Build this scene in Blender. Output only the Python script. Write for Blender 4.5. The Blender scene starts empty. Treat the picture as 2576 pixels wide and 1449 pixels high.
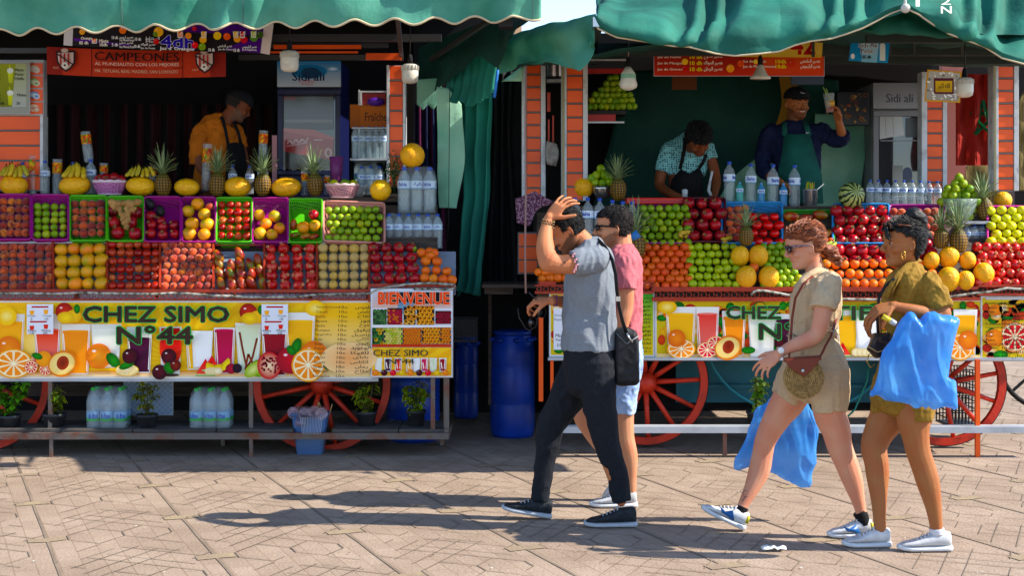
import bpy, bmesh, math, random
import numpy as np
from mathutils import Vector, Matrix, noise
random.seed(7)
R = math.radians
sc = bpy.context.scene
COL = sc.collection
# ------------------------------------------------------------ camera, sky, sun
CAMH = 1.62; F = 3580.0; U0 = 1287.5; V0 = 567.0     # the photo measured in a 2575 x 1449 grid, horizon at V0
cam = bpy.data.cameras.new("camera"); camo = bpy.data.objects.new("camera", cam); COL.objects.link(camo)
camo.location = (0, 0, CAMH); camo.rotation_euler = (R(90), 0, 0)
cam.sensor_width = 36; cam.lens = 36 * F / 2575; cam.shift_y = -(724.5 - V0) / 2575
cam.clip_end = 2000; cam.clip_start = .1
sc.camera = camo
SUN_EL, SUN_AZ = 41.0, 6.5       # azimuth: degrees from +x towards the camera side
sd = Vector((math.cos(R(SUN_EL)) * math.cos(R(SUN_AZ)), -math.cos(R(SUN_EL)) * math.sin(R(SUN_AZ)), math.sin(R(SUN_EL))))
wd = bpy.data.worlds.new("World"); sc.world = wd; wd.use_nodes = True
nt = wd.node_tree; bg = nt.nodes["Background"]; sky = nt.nodes.new("ShaderNodeTexSky")
sky.sky_type = 'NISHITA'; sky.sun_disc = False; sky.sun_elevation = R(SUN_EL)
sky.sun_rotation = math.atan2(sd.x, sd.y); sky.altitude = 1200; sky.air_density = .85; sky.dust_density = .3; sky.ozone_density = 1.0
nt.links.new(sky.outputs[0], bg.inputs[0]); bg.inputs[1].default_value = .15
sl = bpy.data.lights.new("sun", 'SUN'); sl.energy = 3.9; sl.angle = R(.5); sl.color = (1, .93, .82)
slo = bpy.data.objects.new("sun", sl); COL.objects.link(slo); slo.rotation_euler = sd.to_track_quat('Z', 'Y').to_euler()
slo.location = (6, -3, 8)
vs = sc.view_settings; vs.view_transform = 'Standard'; vs.look = 'None'; vs.exposure = 1.33; vs.gamma = 1
sc.cycles.max_bounces = 7; sc.cycles.diffuse_bounces = 4; sc.cycles.glossy_bounces = 3; sc.cycles.transmission_bounces = 4
sc.cycles.transparent_max_bounces = 14; sc.cycles.use_denoising = True; sc.cycles.caustics_reflective = False; sc.cycles.caustics_refractive = False
# ------------------------------------------------------------ helpers
def W(u, v, Y): return Vector(((u - U0) / F * Y, Y, CAMH - (v - V0) / F * Y))
def PX(Y): return Y / F
def YG(v): return CAMH * F / (v - V0)
def lin(h):
    if isinstance(h, (tuple, list)): return tuple(h)[:3]
    r = [int(h[i:i + 2], 16) / 255 for i in (0, 2, 4)]
    return tuple(c / 12.92 if c <= .04045 else ((c + .055) / 1.055) ** 2.4 for c in r)
def rgba(h): return (*lin(h), 1)
def vivid(h, s=1.25, g=1.12):
    c = lin(h); m = .3 * c[0] + .5 * c[1] + .2 * c[2]; return tuple(max(0, min(.9, (m + (x - m) * s) * g)) for x in c)
MATS = {}
def mat(name, col='808080', rough=.6, col2=None, nscale=4, ndetail=4, bump=0, bscale=40, metal=0, spec=.28, rand=None, stretch=None,
        lo=.35, hi=.65, attr=None, trans=0, emit=None, alpha=None, sss=0, coat=0, coord='Object', sheen=0):
    """col..col2 mixed by noise; rand = list of colours picked by the object's random; attr = colour attribute"""
    if name in MATS: return MATS[name]
    m = bpy.data.materials.new(name); m.use_nodes = True; t = m.node_tree; N = t.nodes; L = t.links
    p = N["Principled BSDF"]; out = N["Material Output"]
    p.inputs['Roughness'].default_value = rough; p.inputs['Metallic'].default_value = metal
    p.inputs['Specular IOR Level'].default_value = spec; p.inputs['Base Color'].default_value = rgba(col)
    if coat: p.inputs['Coat Weight'].default_value = coat; p.inputs['Coat Roughness'].default_value = .15
    if sheen: p.inputs['Sheen Weight'].default_value = sheen
    if sss: p.inputs['Subsurface Weight'].default_value = sss; p.inputs['Subsurface Radius'].default_value = (.02, .008, .004)
    tc = N.new("ShaderNodeTexCoord"); mp = N.new("ShaderNodeMapping"); L.new(tc.outputs[coord], mp.inputs[0])
    if stretch: mp.inputs['Scale'].default_value = stretch
    oi = N.new("ShaderNodeObjectInfo")
    if rand or col2:
        mul = N.new("ShaderNodeMath"); mul.operation = 'MULTIPLY'; mul.inputs[1].default_value = 37.0; L.new(oi.outputs['Random'], mul.inputs[0])
    base = None
    if attr:
        a = N.new("ShaderNodeAttribute"); a.attribute_name = attr; base = a.outputs['Color']
    if attr and name.startswith('printed_vinyl'):
        hs = N.new('ShaderNodeHueSaturation'); hs.inputs['Saturation'].default_value = 1.12; hs.inputs['Value'].default_value = 1.12; L.new(base, hs.inputs['Color']); base = hs.outputs[0]
    if rand:
        r = N.new("ShaderNodeValToRGB"); L.new(oi.outputs['Random'], r.inputs[0])
        els = r.color_ramp.elements
        while len(els) < len(rand): els.new(.5)
        for i, c in enumerate(rand): els[i].position = i / (len(rand) - 1); els[i].color = rgba(c)
        base = r.outputs[0]
    if col2:
        n = N.new("ShaderNodeTexNoise"); n.noise_dimensions = '4D'; L.new(mp.outputs[0], n.inputs['Vector']); L.new(mul.outputs[0], n.inputs['W'])
        n.inputs['Scale'].default_value = nscale; n.inputs['Detail'].default_value = ndetail
        mr = N.new("ShaderNodeMapRange"); mr.inputs[1].default_value = lo; mr.inputs[2].default_value = hi; L.new(n.outputs[0], mr.inputs[0])
        mx = N.new("ShaderNodeMix"); mx.data_type = 'RGBA'; L.new(mr.outputs[0], mx.inputs[0])
        if base: L.new(base, mx.inputs[6])
        else: mx.inputs[6].default_value = rgba(col)
        mx.inputs[7].default_value = rgba(col2); base = mx.outputs[2]
    if base: L.new(base, p.inputs['Base Color'])
    if bump:
        n2 = N.new("ShaderNodeTexNoise"); L.new(mp.outputs[0], n2.inputs['Vector']); n2.inputs['Scale'].default_value = bscale; n2.inputs['Detail'].default_value = 5
        b = N.new("ShaderNodeBump"); b.inputs['Strength'].default_value = min(1, bump); b.inputs['Distance'].default_value = .01 * max(1, bump); L.new(n2.outputs[0], b.inputs['Height'])
        L.new(b.outputs[0], p.inputs['Normal'])
    if emit: p.inputs['Emission Color'].default_value = rgba(emit[0]); p.inputs['Emission Strength'].default_value = emit[1]
    sh = p.outputs[0]
    if trans:
        tr = N.new("ShaderNodeBsdfTranslucent"); ms = N.new("ShaderNodeMixShader"); ms.inputs[0].default_value = trans
        if base: L.new(base, tr.inputs[0])
        else: tr.inputs[0].default_value = rgba(col)
        L.new(sh, ms.inputs[1]); L.new(tr.outputs[0], ms.inputs[2]); sh = ms.outputs[0]
    if alpha is not None:
        ta = N.new("ShaderNodeBsdfTransparent"); ms = N.new("ShaderNodeMixShader"); ms.inputs[0].default_value = alpha
        ta.inputs[0].default_value = (.9, .95, .96, 1)
        L.new(ta.outputs[0], ms.inputs[1]); L.new(sh, ms.inputs[2]); sh = ms.outputs[0]
    L.new(sh, out.inputs[0])
    MATS[name] = m
    return m
def wpos(o):
    v = Vector((0, 0, 0))
    while o: v += o.location; o = o.parent
    return v
def tag(o, label=None, cat=None, group=None, kind=None):
    if label: o['label'] = label
    if cat: o['category'] = cat
    if group: o['group'] = group
    if kind: o['kind'] = kind
    return o
def thing(name, loc=(0, 0, 0), label=None, cat=None, group=None, link=True):
    o = bpy.data.objects.new(name, None); o.location = loc; o.empty_display_size = .05
    if link: COL.objects.link(o)
    return tag(o, label, cat, group)
class MB:
    """collects shapes (world coordinates) and links them as ONE mesh object"""
    def __init__(s): s.v = []; s.f = []; s.m = []; s.sm = []; s.mi = 0; s.smooth = True; s.cols = None; s.M = None
    def add(s, vs_, fs, cols=None):
        o = len(s.v)
        if s.M is not None: vs_ = [s.M @ Vector(p) for p in vs_]
        s.v += [tuple(p) for p in vs_]
        for f in fs: s.f.append(tuple(i + o for i in f)); s.m.append(s.mi); s.sm.append(s.smooth)
        if cols is not None:
            if s.cols is None: s.cols = []
            while len(s.cols) < o: s.cols.append((1, 1, 1))
            s.cols += cols
        return o
    def box(s, a, b, rot=None):
        a = Vector(a); b = Vector(b); c = (a + b) / 2; h = (b - a) / 2
        vs_ = [Vector((x * h.x, y * h.y, z * h.z)) for x in (-1, 1) for y in (-1, 1) for z in (-1, 1)]
        if rot is not None: vs_ = [rot @ p for p in vs_]
        sm = s.smooth; s.smooth = False
        s.add([c + p for p in vs_], [(0, 1, 3, 2), (4, 6, 7, 5), (0, 4, 5, 1), (2, 3, 7, 6), (0, 2, 6, 4), (1, 5, 7, 3)]); s.smooth = sm
    def boxpx(s, u0, v0, u1, v1, Y, d=.03):
        """box whose front face covers the grid rectangle at depth Y, going back d"""
        a = W(u0, v1, Y); b = W(u1, v0, Y); s.box((a.x, Y, a.z), (b.x, Y + d, b.z))
    def bar(s, p, q, w=.02, h=None):
        p = Vector(p); q = Vector(q); h = h or w; d = q - p; L = d.length
        if L < 1e-6: return
        rot = d.to_track_quat('X', 'Z').to_matrix(); c = (p + q) / 2
        vs_ = [c + rot @ Vector((x * L / 2, y * w / 2, z * h / 2)) for x in (-1, 1) for y in (-1, 1) for z in (-1, 1)]
        sm = s.smooth; s.smooth = False
        s.add(vs_, [(0, 1, 3, 2), (4, 6, 7, 5), (0, 4, 5, 1), (2, 3, 7, 6), (0, 2, 6, 4), (1, 5, 7, 3)]); s.smooth = sm
    def tube(s, pts, r, n=8, caps=True, closed=False):
        pts = [Vector(p) for p in pts]; K = len(pts); rr = r if isinstance(r, (list, tuple)) else [r] * K
        rings = []; up = None
        for i, p in enumerate(pts):
            if closed: T = (pts[(i + 1) % K] - pts[i - 1])
            else: T = pts[min(i + 1, K - 1)] - pts[max(i - 1, 0)]
            T = T.normalized() if T.length > 1e-9 else Vector((0, 0, 1))
            if up is None: up = T.orthogonal().normalized()
            up = (up - T * up.dot(T)); up = up.normalized() if up.length > 1e-6 else T.orthogonal().normalized()
            sd_ = T.cross(up); q = rr[i]; qa, qb = q if isinstance(q, (tuple, list)) else (q, q)
            rings.append([p + up * (qa * math.cos(2 * math.pi * k / n)) + sd_ * (qb * math.sin(2 * math.pi * k / n)) for k in range(n)])
        s.rings(rings, caps, closed)
    def rings(s, rings, caps=True, closed=False, cols=None):
        n = len(rings[0]); K = len(rings); fs = []
        for i in range(K if closed else K - 1):
            a = i * n; b = ((i + 1) % K) * n
            for k in range(n): fs.append((a + k, a + (k + 1) % n, b + (k + 1) % n, b + k))
        if caps and not closed: fs.append(tuple(range(n - 1, -1, -1))); fs.append(tuple((K - 1) * n + k for k in range(n)))
        s.add([p for r_ in rings for p in r_], fs, cols)
    def lathe(s, prof, c=(0, 0, 0), n=16, sq=1, caps=True):
        """prof: (radius, height) list about +z"""
        c = Vector(c)
        s.rings([[c + Vector((r_ * math.cos(2 * math.pi * k / n), r_ * sq * math.sin(2 * math.pi * k / n), z)) for k in range(n)] for r_, z in prof], caps)
    def ball(s, c, r, n=16, m=10, rot=None):
        c = Vector(c); rx, ry, rz = (r, r, r) if not isinstance(r, (tuple, list)) else r
        rg = []
        for i in range(m + 1):
            a = math.pi * i / m; ra = max(.02, math.sin(a)); z = -math.cos(a)
            ring = [Vector((rx * ra * math.cos(2 * math.pi * k / n), ry * ra * math.sin(2 * math.pi * k / n), rz * z)) for k in range(n)]
            if rot is not None: ring = [rot @ p for p in ring]
            rg.append([c + p for p in ring])
        s.rings(rg)
    def extrude(s, pts, d, n=None):
        """flat outline pts (Vectors) given depth d along +y (or n)"""
        d = Vector((0, d, 0)) if n is None else Vector(n) * d
        K = len(pts); pts = [Vector(p) for p in pts]; sm = s.smooth; s.smooth = False
        s.add(pts + [p + d for p in pts], [tuple(range(K)), tuple(range(2 * K - 1, K - 1, -1))] + [(i, K + i, K + (i + 1) % K, (i + 1) % K) for i in range(K)]); s.smooth = sm
    def grid(s, g):
        a = len(g); b = len(g[0])
        s.add([p for r_ in g for p in r_], [(i * b + j, i * b + j + 1, (i + 1) * b + j + 1, (i + 1) * b + j) for i in range(a - 1) for j in range(b - 1)])
    def mesh(s, name, mats, off=Vector((0, 0, 0))):
        me = bpy.data.meshes.new(name)
        V = [(p[0] - off.x, p[1] - off.y, p[2] - off.z) for p in s.v] if off.length else s.v
        me.from_pydata(V, [], s.f)
        for m in (mats if isinstance(mats, (list, tuple)) else [mats]): me.materials.append(m)
        me.polygons.foreach_set('material_index', s.m); me.polygons.foreach_set('use_smooth', s.sm)
        if s.cols is not None:
            while len(s.cols) < len(s.v): s.cols.append((1, 1, 1))
            ca = me.color_attributes.new('Col', 'FLOAT_COLOR', 'POINT')
            ca.data.foreach_set('color', [x for c in s.cols for x in (*c, 1)])
        me.update()
        return me
    def build(s, name, mats, parent=None, label=None, cat=None, group=None, kind=None, origin=None, link=True, fix=False, bevel=0):
        off = wpos(parent) if parent else Vector((0, 0, 0))
        loc = Vector((0, 0, 0))
        if parent is None:
            if origin == 'base':
                xs = [p[0] for p in s.v]; ys = [p[1] for p in s.v]; zs = [p[2] for p in s.v]
                loc = Vector(((min(xs) + max(xs)) / 2, (min(ys) + max(ys)) / 2, min(zs)))
            elif origin is not None: loc = Vector(origin)
        me = s.mesh(name, mats, off + loc)
        if fix:
            b = bmesh.new(); b.from_mesh(me); bmesh.ops.recalc_face_normals(b, faces=b.faces); b.to_mesh(me); b.free()
        o = bpy.data.objects.new(name, me); o.location = loc
        if parent: o.parent = parent
        if link: COL.objects.link(o)
        if bevel:
            bv = o.modifiers.new('b', 'BEVEL'); bv.width = bevel; bv.segments = 2; bv.limit_method = 'ANGLE'
        return tag(o, label, cat, group, kind)
def kids(o): return [c for c in bpy.data.objects if c.parent == o]
PROTO = []
class Proto:
    """an unlinked prototype tree; put() links copies"""
    def __init__(s, root, parts=()):
        s.root = root; s.parts = list(parts)          # parts: (obj, parent index or None)
        PROTO.append(root); PROTO.extend(p for p, _ in parts)
    def put(s, loc, rot=(0, 0, 0), sc_=1, label=None, cat=None, group=None, parent=None, parts=True, name=None, lift=False):
        r = s.root.copy(); COL.objects.link(r)
        if name: r.name = name
        r.rotation_euler = rot; r.scale = (sc_,) * 3 if not isinstance(sc_, (tuple, list)) else sc_
        loc = Vector(loc)
        if parent: loc = loc - wpos(parent); r.parent = parent
        r.location = loc; tag(r, label, cat, group)
        out = []
        if parts:
            for p, pi in s.parts:
                c = p.copy(); COL.objects.link(c); c.parent = r if pi is None else out[pi]; out.append(c)
        return r
def sheet(rows, nu, nv, amp=0, fs=2.0, seed=0, fold=None):
    """smooth surface through rows of (u,v,Y) control points; amp = random puckers (m), fold(s,t) -> extra offset along the normal (m)"""
    def resamp(r_, n):
        P = [W(*p) for p in r_]; d = [0]
        for i in range(1, len(P)): d.append(d[-1] + (P[i] - P[i - 1]).length)
        out = []
        for k in range(n):
            t = d[-1] * k / (n - 1); i = 0
            while i < len(P) - 2 and d[i + 1] < t: i += 1
            q = (t - d[i]) / max(1e-9, d[i + 1] - d[i]); out.append(P[i].lerp(P[i + 1], q))
        return out
    Rw = [resamp(r_, nu) for r_ in rows]; K = len(Rw); G = []
    for j in range(nv):
        t = (K - 1) * j / (nv - 1); i = min(int(t), K - 2); q = t - i; row = []
        for k in range(nu):
            p0 = Rw[max(i - 1, 0)][k]; p1 = Rw[i][k]; p2 = Rw[i + 1][k]; p3 = Rw[min(i + 2, K - 1)][k]
            if K == 2: row.append(p1.lerp(p2, q))
            else:
                a = p1 * 2; b = (p2 - p0) * q; c = (p0 * 2 - p1 * 5 + p2 * 4 - p3) * q * q; d = (-p0 + p1 * 3 - p2 * 3 + p3) * q ** 3
                row.append((a + b + c + d) * .5)
        G.append(row)
    H = [[p.copy() for p in r_] for r_ in G]
    if amp or fold:
        for j in range(nv):
            for k in range(nu):
                du = G[j][min(k + 1, nu - 1)] - G[j][max(k - 1, 0)]; dv = G[min(j + 1, nv - 1)][k] - G[max(j - 1, 0)][k]
                n = du.cross(dv); n = n.normalized() if n.length > 1e-9 else Vector((0, -1, 0))
                p = G[j][k]; o = 0
                if amp: o += amp * (noise.noise(p * fs + Vector((seed, seed * 2, 0))) + .5 * noise.noise(p * fs * 2.3 + Vector((0, seed, 3))))
                if fold: o += fold(k / (nu - 1), j / (nv - 1))
                H[j][k] = p + n * o
    return H
def solid(o, t=.004):
    m = o.modifiers.new('thick', 'SOLIDIFY'); m.thickness = t; m.offset = 0; return o
# ------------------------------------------------------------ lettering
AR = {}
for _c, _b in zip("ابةتثجحخدذرزسشصضطظعغفقكلمنهوىي", (0xFE8D, 0xFE8F, 0xFE93, 0xFE95, 0xFE99, 0xFE9D, 0xFEA1, 0xFEA5, 0xFEA9, 0xFEAB, 0xFEAD, 0xFEAF, 0xFEB1, 0xFEB5, 0xFEB9, 0xFEBD, 0xFEC1, 0xFEC5, 0xFEC9, 0xFECD, 0xFED1, 0xFED5, 0xFED9, 0xFEDD, 0xFEE1, 0xFEE5, 0xFEE9, 0xFEED, 0xFEEF, 0xFEF1)):
    AR[_c] = (_b, 2 if _c in "اةدذرزوى" else 4)
def ar(s):
    out = []
    for i, c in enumerate(s):
        if c not in AR: out.append(c); continue
        b, n = AR[c]; prev = i > 0 and s[i - 1] in AR and AR[s[i - 1]][1] == 4; nxt = n == 4 and i + 1 < len(s) and s[i + 1] in AR
        out.append(chr(b + (3 if prev and nxt else 2 if nxt else 1 if prev else 0)))
    return ''.join(reversed(out))
TC = {}
def glyphs(s, off=0.0):
    k = (s, off)
    if k in TC: return TC[k]
    c = bpy.data.curves.new("t", "FONT"); c.body = s; c.size = 1; c.offset = off; c.resolution_u = 2
    o = bpy.data.objects.new("t", c); COL.objects.link(o)
    me = bpy.data.meshes.new_from_object(o)
    vs_ = [(v.co.x, v.co.y) for v in me.vertices]; fs = [tuple(p.vertices) for p in me.polygons]
    bpy.data.objects.remove(o); bpy.data.meshes.remove(me); bpy.data.curves.remove(c)
    if not vs_: vs_ = [(0, 0), (1, 0), (1, 1)]; fs = []
    TC[k] = (vs_, fs); return TC[k]
class Art:
    """flat printed picture: layers of coloured shapes given in grid units on the plane y = Y (or mapped by fn)"""
    def __init__(s, Y, fn=None, step=.0004): s.mb = MB(); s.mb.smooth = False; s.Y = Y; s.k = 0; s.fn = fn; s.step = step
    def P(s, u, v):
        p = W(u, v, s.Y) if s.fn is None else s.fn(u, v)
        p.y -= s.step * s.k; return p
    def poly(s, pts, col, col2=None, nxt=True):
        if nxt: s.k += 1
        n = len(pts); c1 = lin(col); c2 = lin(col2) if col2 else c1
        vv = [p[1] for p in pts]; lo, hi = min(vv), max(vv)
        s.mb.add([s.P(*p) for p in pts], [tuple(range(n))], [tuple(c1[i] + (c2[i] - c1[i]) * ((p[1] - lo) / max(1e-6, hi - lo)) for i in range(3)) for p in pts])
    def rect(s, u0, v0, u1, v1, col, col2=None): s.poly([(u0, v0), (u1, v0), (u1, v1), (u0, v1)], col, col2)
    def ell(s, u, v, a, b, col, edge=None, n=22, rot=0, a0=0, a1=360, nxt=True):
        if nxt: s.k += 1
        c1 = lin(col); c2 = lin(edge) if edge else c1; pts = []; full = a1 - a0 >= 360
        for i in range(n if full else n + 1):
            t = R(a0 + (a1 - a0) * i / n); x = a * math.cos(t); y = b * math.sin(t)
            pts.append((u + x * math.cos(R(rot)) - y * math.sin(R(rot)), v + x * math.sin(R(rot)) + y * math.cos(R(rot))))
        m = len(pts); s.mb.add([s.P(u, v)] + [s.P(*p) for p in pts], [(0, i + 1, (i + 1) % m + 1) for i in range(m if full else m - 1)], [c1] + [c2] * m)
    def line(s, pts, w, col, nxt=True):
        if nxt: s.k += 1
        for (a, b), (c, d) in zip(pts, pts[1:]):
            L = math.hypot(c - a, d - b) or 1; x = (d - b) / L * w / 2; y = -(c - a) / L * w / 2
            s.mb.add([s.P(a + x, b + y), s.P(c + x, d + y), s.P(c - x, d - y), s.P(a - x, b - y)], [(0, 1, 2, 3)], [lin(col)] * 4)
    def text(s, t, u0, v0, u1, v1, col, off=0.0, slope=0, ref=None, skew=0, halo=None, hoff=.04):
        """fit the words into the box u0..u1 x v0..v1; slope = v drift per u"""
        if halo: s.text(t, u0, v0, u1, v1, halo, off + hoff, slope, skew=skew)
        vs_, fs = glyphs(t); e = off * (v1 - v0) * .9; s.k += 1
        x0 = min(p[0] for p in vs_); x1 = max(p[0] for p in vs_); y0 = min(p[1] for p in vs_); y1 = max(p[1] for p in vs_)
        for j in range(8 if e > .7 else 2 if e else 1):
          a = j * .785 if e > .7 else j * 3.1416; eu = e * math.cos(a); ev = e * math.sin(a); q = []; s.k += .04
          for x, y in vs_:
            fx = (x - x0) / max(1e-6, x1 - x0); fy = (y - y0) / max(1e-6, y1 - y0); u = u0 + fx * (u1 - u0) + skew * fy + eu
            q.append(s.P(u, v1 - fy * (v1 - v0) + slope * (u - u0) + ev))
          s.mb.add(q, fs, [lin(col)] * len(q))
    def build(s, name, m, **k): return s.mb.build(name, m, **k)
def hexes(n, box, pts=None): pass
# ------------------------------------------------------------ materials of the place
M_pave = mat('paving', 'a28f7d', .85, col2='897665', nscale=2.2, ndetail=8, bump=.6, bscale=55, lo=.3, hi=.72)
_t = M_pave.node_tree; _N = _t.nodes; _p = _N['Principled BSDF']; _l = _p.inputs['Base Color'].links[0].from_socket
_tc = _N.new('ShaderNodeTexCoord'); _mp = _N.new('ShaderNodeMapping'); _mp.inputs['Rotation'].default_value = (0, 0, R(67.3)); _b = _N.new('ShaderNodeTexBrick'); _b.inputs['Scale'].default_value = 1
_b.inputs['Brick Width'].default_value = .21; _b.inputs['Row Height'].default_value = .105; _b.inputs['Mortar Size'].default_value = .0035; _b.inputs['Color1'].default_value = (1, 1, 1, 1); _b.inputs['Color2'].default_value = (.86, .84, .83, 1); _b.inputs['Mortar'].default_value = (.7, .66, .62, 1)
_x = _N.new('ShaderNodeMix'); _x.data_type = 'RGBA'; _x.blend_type = 'MULTIPLY'; _x.inputs[0].default_value = .85; _t.links.new(_tc.outputs['Object'], _mp.inputs[0]); _t.links.new(_mp.outputs[0], _b.inputs['Vector']); _t.links.new(_l, _x.inputs[6]); _t.links.new(_b.outputs['Color'], _x.inputs[7]); _t.links.new(_x.outputs[2], _p.inputs['Base Color'])
M_joint = mat('paving_joint', '685a4d', .95, col2='80705f', nscale=3, lo=.3, hi=.6)
M_block = mat('paving_yellow', '948367', .85, col2='857361', nscale=9, bump=.5, bscale=60)
def canvas(name, a, b, tr=.25, **k): return mat(name, a, .75, col2=b, nscale=2.2, ndetail=8, bump=.5, bscale=22, trans=tr, sheen=.0, lo=.38, hi=.7, **k)
M_aw = canvas('awning_green', '2a7f6a', '68ae94')
M_aw2 = canvas('awning_green_right', '17594b', '2a806c')
M_pip = mat('piping_cream', 'b8a888', .8)
M_dgreen = canvas('tarp_dark_green', '0c3a34', '124a40', tr=.03)
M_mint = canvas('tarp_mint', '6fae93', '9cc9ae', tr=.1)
M_teal = canvas('tarp_teal', '14675a', '1f8570', tr=.1)
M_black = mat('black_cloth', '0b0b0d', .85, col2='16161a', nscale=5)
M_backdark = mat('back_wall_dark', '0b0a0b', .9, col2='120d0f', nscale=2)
M_orange = mat('orange_panel', 'ea5812', .35, col2='cc440c', nscale=3, lo=.4, hi=.8, bump=.1, bscale=8)
M_alu = mat('white_metal', 'b9bcc0', .45, col2='7d7e80', nscale=14, lo=.5, hi=.8, metal=.1)
M_joinb = mat('panel_joint', '5d5f62', .5, metal=.3)
M_rust = mat('rusty_grey_steel', '6b625a', .6, col2='7a3c22', nscale=9, lo=.45, hi=.7, metal=.3, bump=.3)
M_redfr = mat('red_oxide_paint', 'a8341a', .45, col2='7c2412', nscale=8, lo=.45, hi=.8, bump=.2)
M_wheel = mat('wheel_orange_red', 'c8321a', .42, col2='7c2214', nscale=7, lo=.5, hi=.8, bump=.3)
M_tyre = mat('wheel_tyre', '1c1a19', .8)
M_wood = mat('dark_wood', '3a2f28', .7, col2='57483c', nscale=6, stretch=(1, 8, 8), bump=.4)
M_plank = mat('weathered_plank', '5d5650', .8, col2='3c3733', nscale=5, stretch=(1, 10, 10), bump=.5)
M_white = mat('white_paint', 'adb1b5', .45, col2='8f9296', nscale=7, lo=.5, hi=.85)
M_tray = mat('tray_grey', '8f9bab', .5, col2='6d7683', nscale=4)
M_print = mat('printed_vinyl', 'ffffff', .5, attr='Col', bump=.15, bscale=5, spec=.15)
M_steel = mat('stainless_steel', 'a8a8a8', .22, metal=.9)
M_rope = mat('rope_pinkish', '8d6f68', .8)
M_hose = mat('hose_dirty_white', 'b9b6a8', .5, col2='4c4a3c', nscale=30, lo=.4, hi=.6)
M_cable = mat('cable_dark', '241f1c', .6)
M_tealp = mat('teal_painted_board', '14606e', .5, col2='0f4450', nscale=3, lo=.4, hi=.8, bump=.2)
# ------------------------------------------------------------ ground
def ground():
    mb = MB(); mb.smooth = False
    mb.add([(-150, -30, 0), (150, -30, 0), (150, 260, 0), (-150, 260, 0)], [(0, 1, 2, 3)])
    da = Vector((-.38, .925, 0)).normalized(); db = Vector((.925, .38, 0)).normalized(); O = Vector((-2.63, 9.83, .003)); rnd = random.Random(3)
    def strip(p, q, w, mi, z=0):
        p = O + db * p[0] + da * p[1]; q = O + db * q[0] + da * q[1]
        if not (5.5 < (p.y + q.y) / 2 < 16 and abs(p.x) < 1.2 + p.y * .42): return
        d = (q - p).normalized(); n = Vector((-d.y, d.x, 0)) * w / 2; m = p.lerp(q, .5) + n * rnd.uniform(-.5, .5); mb.mi = mi
        u = Vector((0, 0, z))
        mb.add([p - n + u, m - n + u, q - n + u, q + n + u, m + n + u, p + n + u], [(0, 1, 4, 5), (1, 2, 3, 4)])
    Bw = .733; A = 1.02
    for k in range(-14, 15):
        for j in range(-8, 12):
            b0 = k * Bw; a0 = j * A + .31 * k - 1.08 + .0
            P = lambda b, a: (b0 + b, a0 + a)
            strip(P(0, 0), P(0, A / 2), .016, 1); strip(P(0, A / 2), P(0, A), .016, 1)
            # yellow block astride the joint
            strip(P(-.095, 0), P(.095, 0), .09, 2, .0005)
            w = .0055
            for b in (.105, .385, .628): strip(P(b, -.055), P(b, .055), w * 1.5, 1, .001)
            s_ = [((.105, .055), (.245, .195)), ((.245, .195), (.385, .055)), ((.385, .055), (.506, .176)), ((.506, .176), (.628, .055)),
                  ((.105, -.055), (.245, -.195)), ((.245, -.195), (.385, -.055)), ((.385, -.055), (.506, -.176)), ((.506, -.176), (.628, -.055)),
                  ((.245, .195), (.6, .55)), ((.506, .176), (.15, .53)), ((.105, .2), (.5, .6)), ((.62, .2), (.25, .57)), ((.06, .33), (.42, .69)), ((.68, .36), (.34, .7)),
                  ((.12, .5), (.3, .68)), ((.6, .5), (.44, .66)), ((.0, .43), (.12, .31)), ((.733, .43), (.62, .31)), ((.245, .805), (.12, .68)), ((.506, .82), (.64, .69))]
            for p, q in s_:
                m = ((p[0] + q[0]) / 2, (p[1] + q[1]) / 2)
                if rnd.random() < .93: strip(P(*p), P(*m), w * rnd.uniform(.7, 1.3), 1, .001)
                if rnd.random() < .93: strip(P(*m), P(*q), w * rnd.uniform(.7, 1.3), 1, .001)
    o = mb.build('pavement', [M_pave, M_joint, M_block], kind='structure')
ground()
# litter
def litter(u, v, w, lab, seed, col='d8d8d4'):
    Y = YG(v); c = W(u, v, Y); g = []; rnd = random.Random(seed)
    for i in range(7):
        g.append([c + Vector(((j / 8 - .5) * w, (i / 6 - .5) * w * .45, .012 + .03 * abs(noise.noise(Vector((i * .7, j * .6, seed)))))) for j in range(9)])
    mb = MB(); mb.grid(g); solid(mb.build('crumpled_tissue', mat('tissue_' + col, col, .8), label=lab, cat='litter', origin='base'), .002)
litter(1945, 1387, .12, 'crumpled white tissue on the paving below the walking woman in beige', 1)

# buildings far behind
def building(u0, u1, vt, Y, col, lab, nm='distant_building', slots=0):
    r = thing(nm, (W((u0 + u1) / 2, V0, Y).x, Y, 0), lab, 'building')
    a = W(u0, vt, Y); b = W(u1, vt, Y); mb = MB(); mb.box((a.x, Y, 0), (b.x, Y + 8, a.z))
    for k in range(9): mb.box((a.x + (b.x - a.x) * k / 9, Y - .15, a.z), (a.x + (b.x - a.x) * (k + .5) / 9, Y + .3, a.z + .5))
    mb.build('wall', mat('render_' + col, col, .9, col2='8a6a52', nscale=.6, lo=.4, hi=.9), r)
    w = MB(); n = slots or 5
    for i in range(n):
        for j in range(3):
            x = a.x + (b.x - a.x) * (i + .3) / n; z = a.z - 1.2 - j * 2.6
            if z > .8: w.box((x, Y - .06, z - .9), (x + (b.x - a.x) * .35 / n, Y + .05, z))
    w.build('window', mat('window_dark', '2a2220', .4), r)
building(1262, 1312, 55, 60, 'c9a680', 'pale sandstone tower top with dark slots seen between the two awnings', slots=4)
building(2200, 3300, 480, 46, 'a8614a', 'long pink rendered building far behind the right stall')
building(200, 2000, 545, 52, 'a0644c', 'low pink rendered building far behind the alley between the stalls')
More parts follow.
